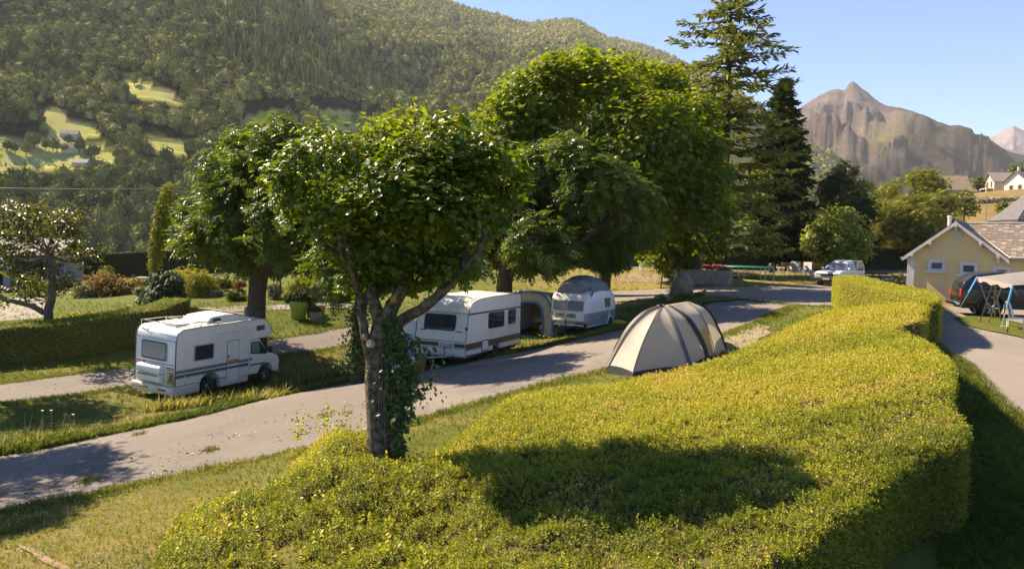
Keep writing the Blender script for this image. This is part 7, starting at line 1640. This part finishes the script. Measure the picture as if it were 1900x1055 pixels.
# ------------------------------------------------------------------ grass and weeds
L_GRASS = leaf_mat('grass_blades', [(0, (.045,.075,.010)), (.4, (.11,.145,.018)), (.7, (.22,.215,.04)), (1, (.42,.34,.13))], .35, .6, .2)
ROADS = [np.array([p[:2] for p in upA+loA[::-1]]), np.array([p[:2] for p in upB+loB[::-1]]), np.array([p[:2] for p in upJ+loJ[::-1]])]
YARDP = np.array(cat(gpoly([(1690,575),(1730,560),(1800,566),(1900,572),(2080,588),(2180,720),(2050,800),(1965,802),(1868,752),(1830,712),(1790,672),(1742,643),(1720,600),(1690,575)]), 5)[:-1])
BANKP = np.array(soft_xy+near_xy[::-1]+hard_xy[::-1])
def off_road(x, y):
    k = np.ones(len(x), bool)
    for R in ROADS: k &= ~inpoly(x, y, R)
    k &= ~inpoly(x, y, YARDP)
    return k & ~inpoly(x, y, BANKP)
def tuft(n=4, seed=3, spread=.35):
    rg = np.random.default_rng(seed); V = []; Fc = []
    for i in range(n):
        a = rg.uniform(0, 6.28); o = np.array([rg.normal(0, spread*.4), rg.normal(0, spread*.4), 0]); l = rg.uniform(.6, 1.1); t = rg.uniform(.15, .6)
        d = np.array([math.cos(a)*t, math.sin(a)*t, 1.]); d /= np.linalg.norm(d); s = np.array([-math.sin(a), math.cos(a), 0])*.045
        b = len(V); V += [o-s, o+s, o+d*l*.6+s*.7, o+d*l*.6-s*.7, o+d*l+np.array([math.cos(a), math.sin(a), -.3])*.16]; Fc.append((b, b+1, b+2, b+3)); Fc.append((b+3, b+2, b+4, b+4))
    return np.array(V), [np.array([f for f in Fc if f[2] != f[3]]), np.array([f[:3] for f in Fc if f[2] == f[3]])]
def scatter(name, n, pxr, pyr, size, rfun, keep=None, tm=None, tilt=.25, m=None, dz=0):
    """tufts spread evenly over a window of the ground"""
    xs_, ys_ = RNG.uniform(pxr[0], pxr[1], n), RNG.uniform(pyr[0], pyr[1], n); P = meets(xs_, ys_); k = (P[:, 1] < 85) & off_road(P[:, 0], P[:, 1])
    if keep is not None: k &= keep(P, xs_, ys_)
    P = P[k]; P[:, 2] += dz
    N = np.array([0, 0, 1.])+RNG.normal(0, tilt, (len(P), 3)); d = P[:, 1]
    s = size(P) if callable(size) else size
    o = leaves(name, P, N, s*RNG.uniform(.6, 1.35, len(P)), tm or tuft(5), m or L_GRASS, None, np.clip(rfun(P)+RNG.normal(0, .14, len(P)), 0, 1), (0,0,0)); o['kind'] = 'stuff'; return o
_dg = np.geomspace(6, 100, 260)
def meets(px, py):
    """many pixels at once, through a depth table"""
    r = ray(px, py); out = np.zeros((len(px), 3)); lo = np.full(len(px), 6.); hi = np.full(len(px), 100.)
    f0 = None
    for s in range(0, len(px), 4000):
        rr = r[s:s+4000]; D = _dg[None]; f = CAMZ+rr[:, 2:3]*D-gz(rr[:, 0:1]*D, np.broadcast_to(D, (len(rr), len(_dg)))); i = np.argmax(f < 0, 1); i = np.clip(i, 1, len(_dg)-1); j = np.arange(len(rr))
        a, b = f[j, i-1], f[j, i]; t = _dg[i-1]+(_dg[i]-_dg[i-1])*a/(a-b+1e-9); out[s:s+4000] = CAM+rr*t[:, None]
    out[:, 2] = gz(out[:, 0], out[:, 1]); return out
def drynoise(P): return .12+.9*(fbm(P3(P[:, 0]*.28, P[:, 1]*.28), 4, 12)-.22)
dry1 = lambda P: drynoise(P)+.30*np.exp(-((P[:, 0]+5)**2+(P[:, 1]-11)**2)/30)+.30*np.exp(-((P[:, 0]+8)**2+(P[:, 1]-29)**2)/40)
scatter('grass', 26000, (-30, 1300), (690, 1070), lambda P: .035+.0032*P[:, 1], dry1)
scatter('grass', 15000, (-30, 1000), (560, 720), lambda P: .05+.0028*P[:, 1], lambda P: drynoise(P)+.12)
scatter('grass', 7000, (900, 1680), (500, 680), lambda P: .05+.0028*P[:, 1], lambda P: drynoise(P)+.2*(P[:, 1] > 46))
scatter('grass', 7000, (1740, 1930), (570, 1060), lambda P: .06+.004*P[:, 1], lambda P: drynoise(P)-.1)
# green verges along the tarmac
def along(poly, n, lo_, hi_, side, spread):
    c = np.array([p[:2] for p in poly]); seg = np.linalg.norm(np.diff(c, axis=0), axis=1); cum = np.r_[0, np.cumsum(seg)]; t = RNG.uniform(lo_, hi_, n)*cum[-1]
    x = np.interp(t, cum, c[:, 0]); y = np.interp(t, cum, c[:, 1]); e = .3; tx = np.interp(t+e, cum, c[:, 0])-np.interp(t-e, cum, c[:, 0]); ty = np.interp(t+e, cum, c[:, 1])-np.interp(t-e, cum, c[:, 1]); l = np.hypot(tx, ty)+1e-6
    o = side*np.abs(RNG.normal(0, spread, n))-side*.10; return x-ty/l*o, y+tx/l*o
def verge(poly, n, lo_, hi_, side, spread, size, r, name='grass_verge'):
    x, y = along(poly, n, lo_, hi_, side, spread); k = ~inpoly(x, y, BANKP); x, y = x[k], y[k]; P = np.c_[x, y, gz(x, y)]; N = np.array([0,0,1.])+RNG.normal(0, .25, (len(P), 3))
    o = leaves(name, P, N, size*RNG.uniform(.5, 1.5, len(P))*(.55+.9*fbm(P3(x*.9, y*.9), 3, 5)), tuft(5, 8), L_GRASS, None, np.clip(r+.5*(fbm(P3(x*.6, y*.6), 3, 7)-.5)+RNG.normal(0, .13, len(P)), 0, 1)); o['kind'] = 'stuff'
verge(upA, 9000, .12, .9, 1, .38, .20, .34); verge(loA, 5000, .1, .95, -1, .35, .13, .55); verge(upB, 3500, .1, .95, 1, .25, .13, .45); verge(loB, 4500, .1, .95, -1, .3, .14, .5)
verge(upJ, 1500, 0, .9, 1, .3, .13, .6); verge(loJ, 1200, 0, .9, -1, .3, .13, .5)
x, y = along([p for p in YARDP[34:60]], 2200, 0, 1, 1, .25); P = np.c_[x, y, gz(x, y)]; k = ~inpoly(x, y, BANKP); leaves('grass_verge', P[k], np.array([0,0,1.])+RNG.normal(0, .25, (k.sum(), 3)), .13, tuft(5, 4), L_GRASS, None, .45+RNG.normal(0, .2, k.sum()))['kind'] = 'stuff'
# long dry stems under the motorhome and along the strip
def stems(pts, n, hgt, label_name, r):
    c = np.array([p[:2] for p in pts]); i = RNG.integers(0, len(c), n); x = c[i, 0]+RNG.normal(0, .22, n); y = c[i, 1]+RNG.normal(0, .18, n); P = np.c_[x, y, gz(x, y)]
    o = leaves(label_name, P, np.array([0,0,1.])+RNG.normal(0, .2, (n, 3)), hgt*RNG.uniform(.5, 1.3, n), tuft(3, 5, .25), L_GRASS, None, np.clip(r+RNG.normal(0, .2, n), 0, 1)); o['kind'] = 'stuff'
stems([meet(px, py) for px, py in cat([(285,762),(330,757),(400,750),(470,744),(510,736)], 10)], 620, .42, 'dry_grass', .8)
stems([meet(px, py) for px, py in cat([(540,716),(600,702),(660,690)], 10)], 300, .34, 'dry_grass', .5)
stems([meet(px, py) for px, py in cat([(0,842),(40,830),(90,820),(150,812)], 10)], 420, .38, 'dry_grass', .55)
# weeds breaking through the tarmac
for px, py, n, rx in [(390,836,120,16),(165,893,130,22),(207,910,90,12),(250,898,40,10),(600,772,60,18),(645,766,40,10),(257,806,60,14),(55,968,120,30),(20,985,120,26)]:
    q = meet(px, py); s = q[1]/F; x = q[0]+RNG.normal(0, rx*s*.5, n); y = q[1]+RNG.normal(0, .14, n); P = np.c_[x, y, gz(x, y)]
    o = leaves('weeds', P, np.array([0,0,1.])+RNG.normal(0, .4, (n, 3)), .11*RNG.uniform(.5, 1.3, n), tuft(5, 9), L_GRASS, None, np.clip(.5+RNG.normal(0, .22, n), 0, 1)); o['kind'] = 'stuff'
# tall wild stalks with yellow heads
YEL = mat('yellow_petals', (.70,.48,.02), .6)
for k, (px, py, h) in enumerate([(45,822,.85),(52,818,.8),(80,808,.72),(97,806,.7),(112,800,.55),(127,798,.5),(140,795,.42),(35,826,.5),(66,816,.55),(120,812,.35)]):
    q = meet(px, py); mb = MB(); a = RNG.normal(0, .12); mb.tube([(0,0,-.02), (a*.4,0,h*.5), (a,0,h)], [.009,.007,.005], 4)
    for j in range(9): t = RNG.uniform(.2, .95); mb.tube([(a*t,0,h*t), (a*t+RNG.normal(0,.07),RNG.normal(0,.05),h*t+.05)], [.008,.002], 3)
    o = empty('wild_stalk', q, 0, 'tall dry wild stalk standing in the grass by the near lane', 'weed', 'tall wild stalks at the lane edge'); mb.build('stem', mat('dry_stem', (.22,.19,.10), .9) if k == 0 else bpy.data.materials['dry_stem'], o)
    if k in (2, 3, 6): MB().lathe([(.0,0),(.045,.01),(.04,.03),(.01,.035)], 8, at=(a,0,h)).build('flower_head', YEL, o)
for k, (px, py) in enumerate([(1008,632),(1012,628),(1001,630),(1018,634),(996,627)]):
    q = meet(px, py); o = empty('dandelion', q, 0, 'yellow dandelion in the grass below the bicycle', 'flower', 'dandelions by the bicycle'); MB().tube([(0,0,0), (.02,0,.22)], .006, 4).build('stem', L_GRASS, o); MB().lathe([(.0,0),(.05,.01),(.045,.03),(.01,.035)], 8, at=(.02,0,.21)).build('flower_head', YEL, o)
# clover heads and pale leaf litter on the near lawn
xs_, ys_ = RNG.uniform(-20, 900, 2600), RNG.uniform(850, 1060, 2600); P = meets(xs_, ys_); k = off_road(P[:, 0], P[:, 1]) & (fbm(P3(P[:, 0]*.6, P[:, 1]*.6), 3, 31) > .47); P = P[k][:520]; P[:, 2] += .03
o = leaves('clover_heads', P, np.array([0,0,1.])+RNG.normal(0, .3, (len(P), 3)), (.021)*RNG.uniform(.6, 1.5, len(P)), (I1*.5, [I1F]), leaf_mat('clover_white', [(0,(.42,.39,.30)),(1,(.62,.58,.50))], .1), None); o['kind'] = 'stuff'
xs_, ys_ = RNG.uniform(0, 1500, 3000), RNG.uniform(600, 1000, 3000); P = meets(xs_, ys_); inr = inpoly(P[:, 0], P[:, 1], ROADS[0]) | inpoly(P[:, 0], P[:, 1], ROADS[1]); P = P[inr & (fbm(P3(P[:, 0]*.5, P[:, 1]*.5), 3, 33) > .48)][:420]; P[:, 2] += .03
o = leaves('fallen_leaves', P, np.array([0,0,1.])+RNG.normal(0, .25, (len(P), 3)), .07*RNG.uniform(.6, 1.4, len(P)), T_maple(), leaf_mat('litter', [(0,(.10,.075,.03)),(.6,(.22,.15,.06)),(1,(.30,.24,.10))], .1), None); o['kind'] = 'stuff'
# taller shoots sticking out of the bank, most at its near left end and along its edge
xs_ = RNG.uniform(SOFT[:, 0].min(), 8, 9000); ys_ = RNG.uniform(6, 24, 9000); k = inpoly(xs_, ys_, BANKP); xs_, ys_ = xs_[k], ys_[k]
dm = np.sqrt(np.min((xs_[:, None]-SOFTR[None, :, 0])**2+(ys_[:, None]-SOFTR[None, :, 1])**2, axis=1)); near = sstep(1.0, -2.0, xs_)*sstep(15, 12, ys_)
k = RNG.random(len(xs_)) < np.maximum(.42*near, .55*np.exp(-dm/.35))+.05; xs_, ys_, nr = xs_[k], ys_[k], near[k]
P = np.c_[xs_, ys_, bank_top(xs_, ys_)-.02]; leaves('shoots', P-np.array(BANK.location), np.array([0,0,1.])+RNG.normal(0, .35, (len(P), 3)), (.10+.05*nr)*RNG.uniform(.5, 1.4, len(P)), T_sprig(9, 12, 1.3), L_BANK, BANK, np.clip(.42+.2*nr+RNG.normal(0, .2, len(P)), 0, 1))['kind'] = 'stuff'
lo = [(715,840),(690,820),(655,800),(620,790),(590,800),(560,815)]
P = []; N = []
for px, py in lo:
    q = meet(px, py, lambda x, y: bank_top(np.atleast_1d(x), np.atleast_1d(y)).reshape(np.shape(x)))
    for s in range(5):
        b = q+np.array([RNG.normal(0, .25), RNG.normal(0, .2), -.05]); h = RNG.uniform(.25, .75); a = RNG.normal(0, .18)
        for j in range(14): t = RNG.random(); P.append(b+np.array([a*t+RNG.normal(0,.03), RNG.normal(0,.03), h*t])); N.append(unit(1)[0]+np.array([0,-.2,.6]))
leaves('young_shoots', np.array(P)-np.array(BANK.location), np.array(N), .085, T_quad(.6), L_BANK, BANK, .6+RNG.normal(0, .2, len(P)))['kind'] = 'stuff'
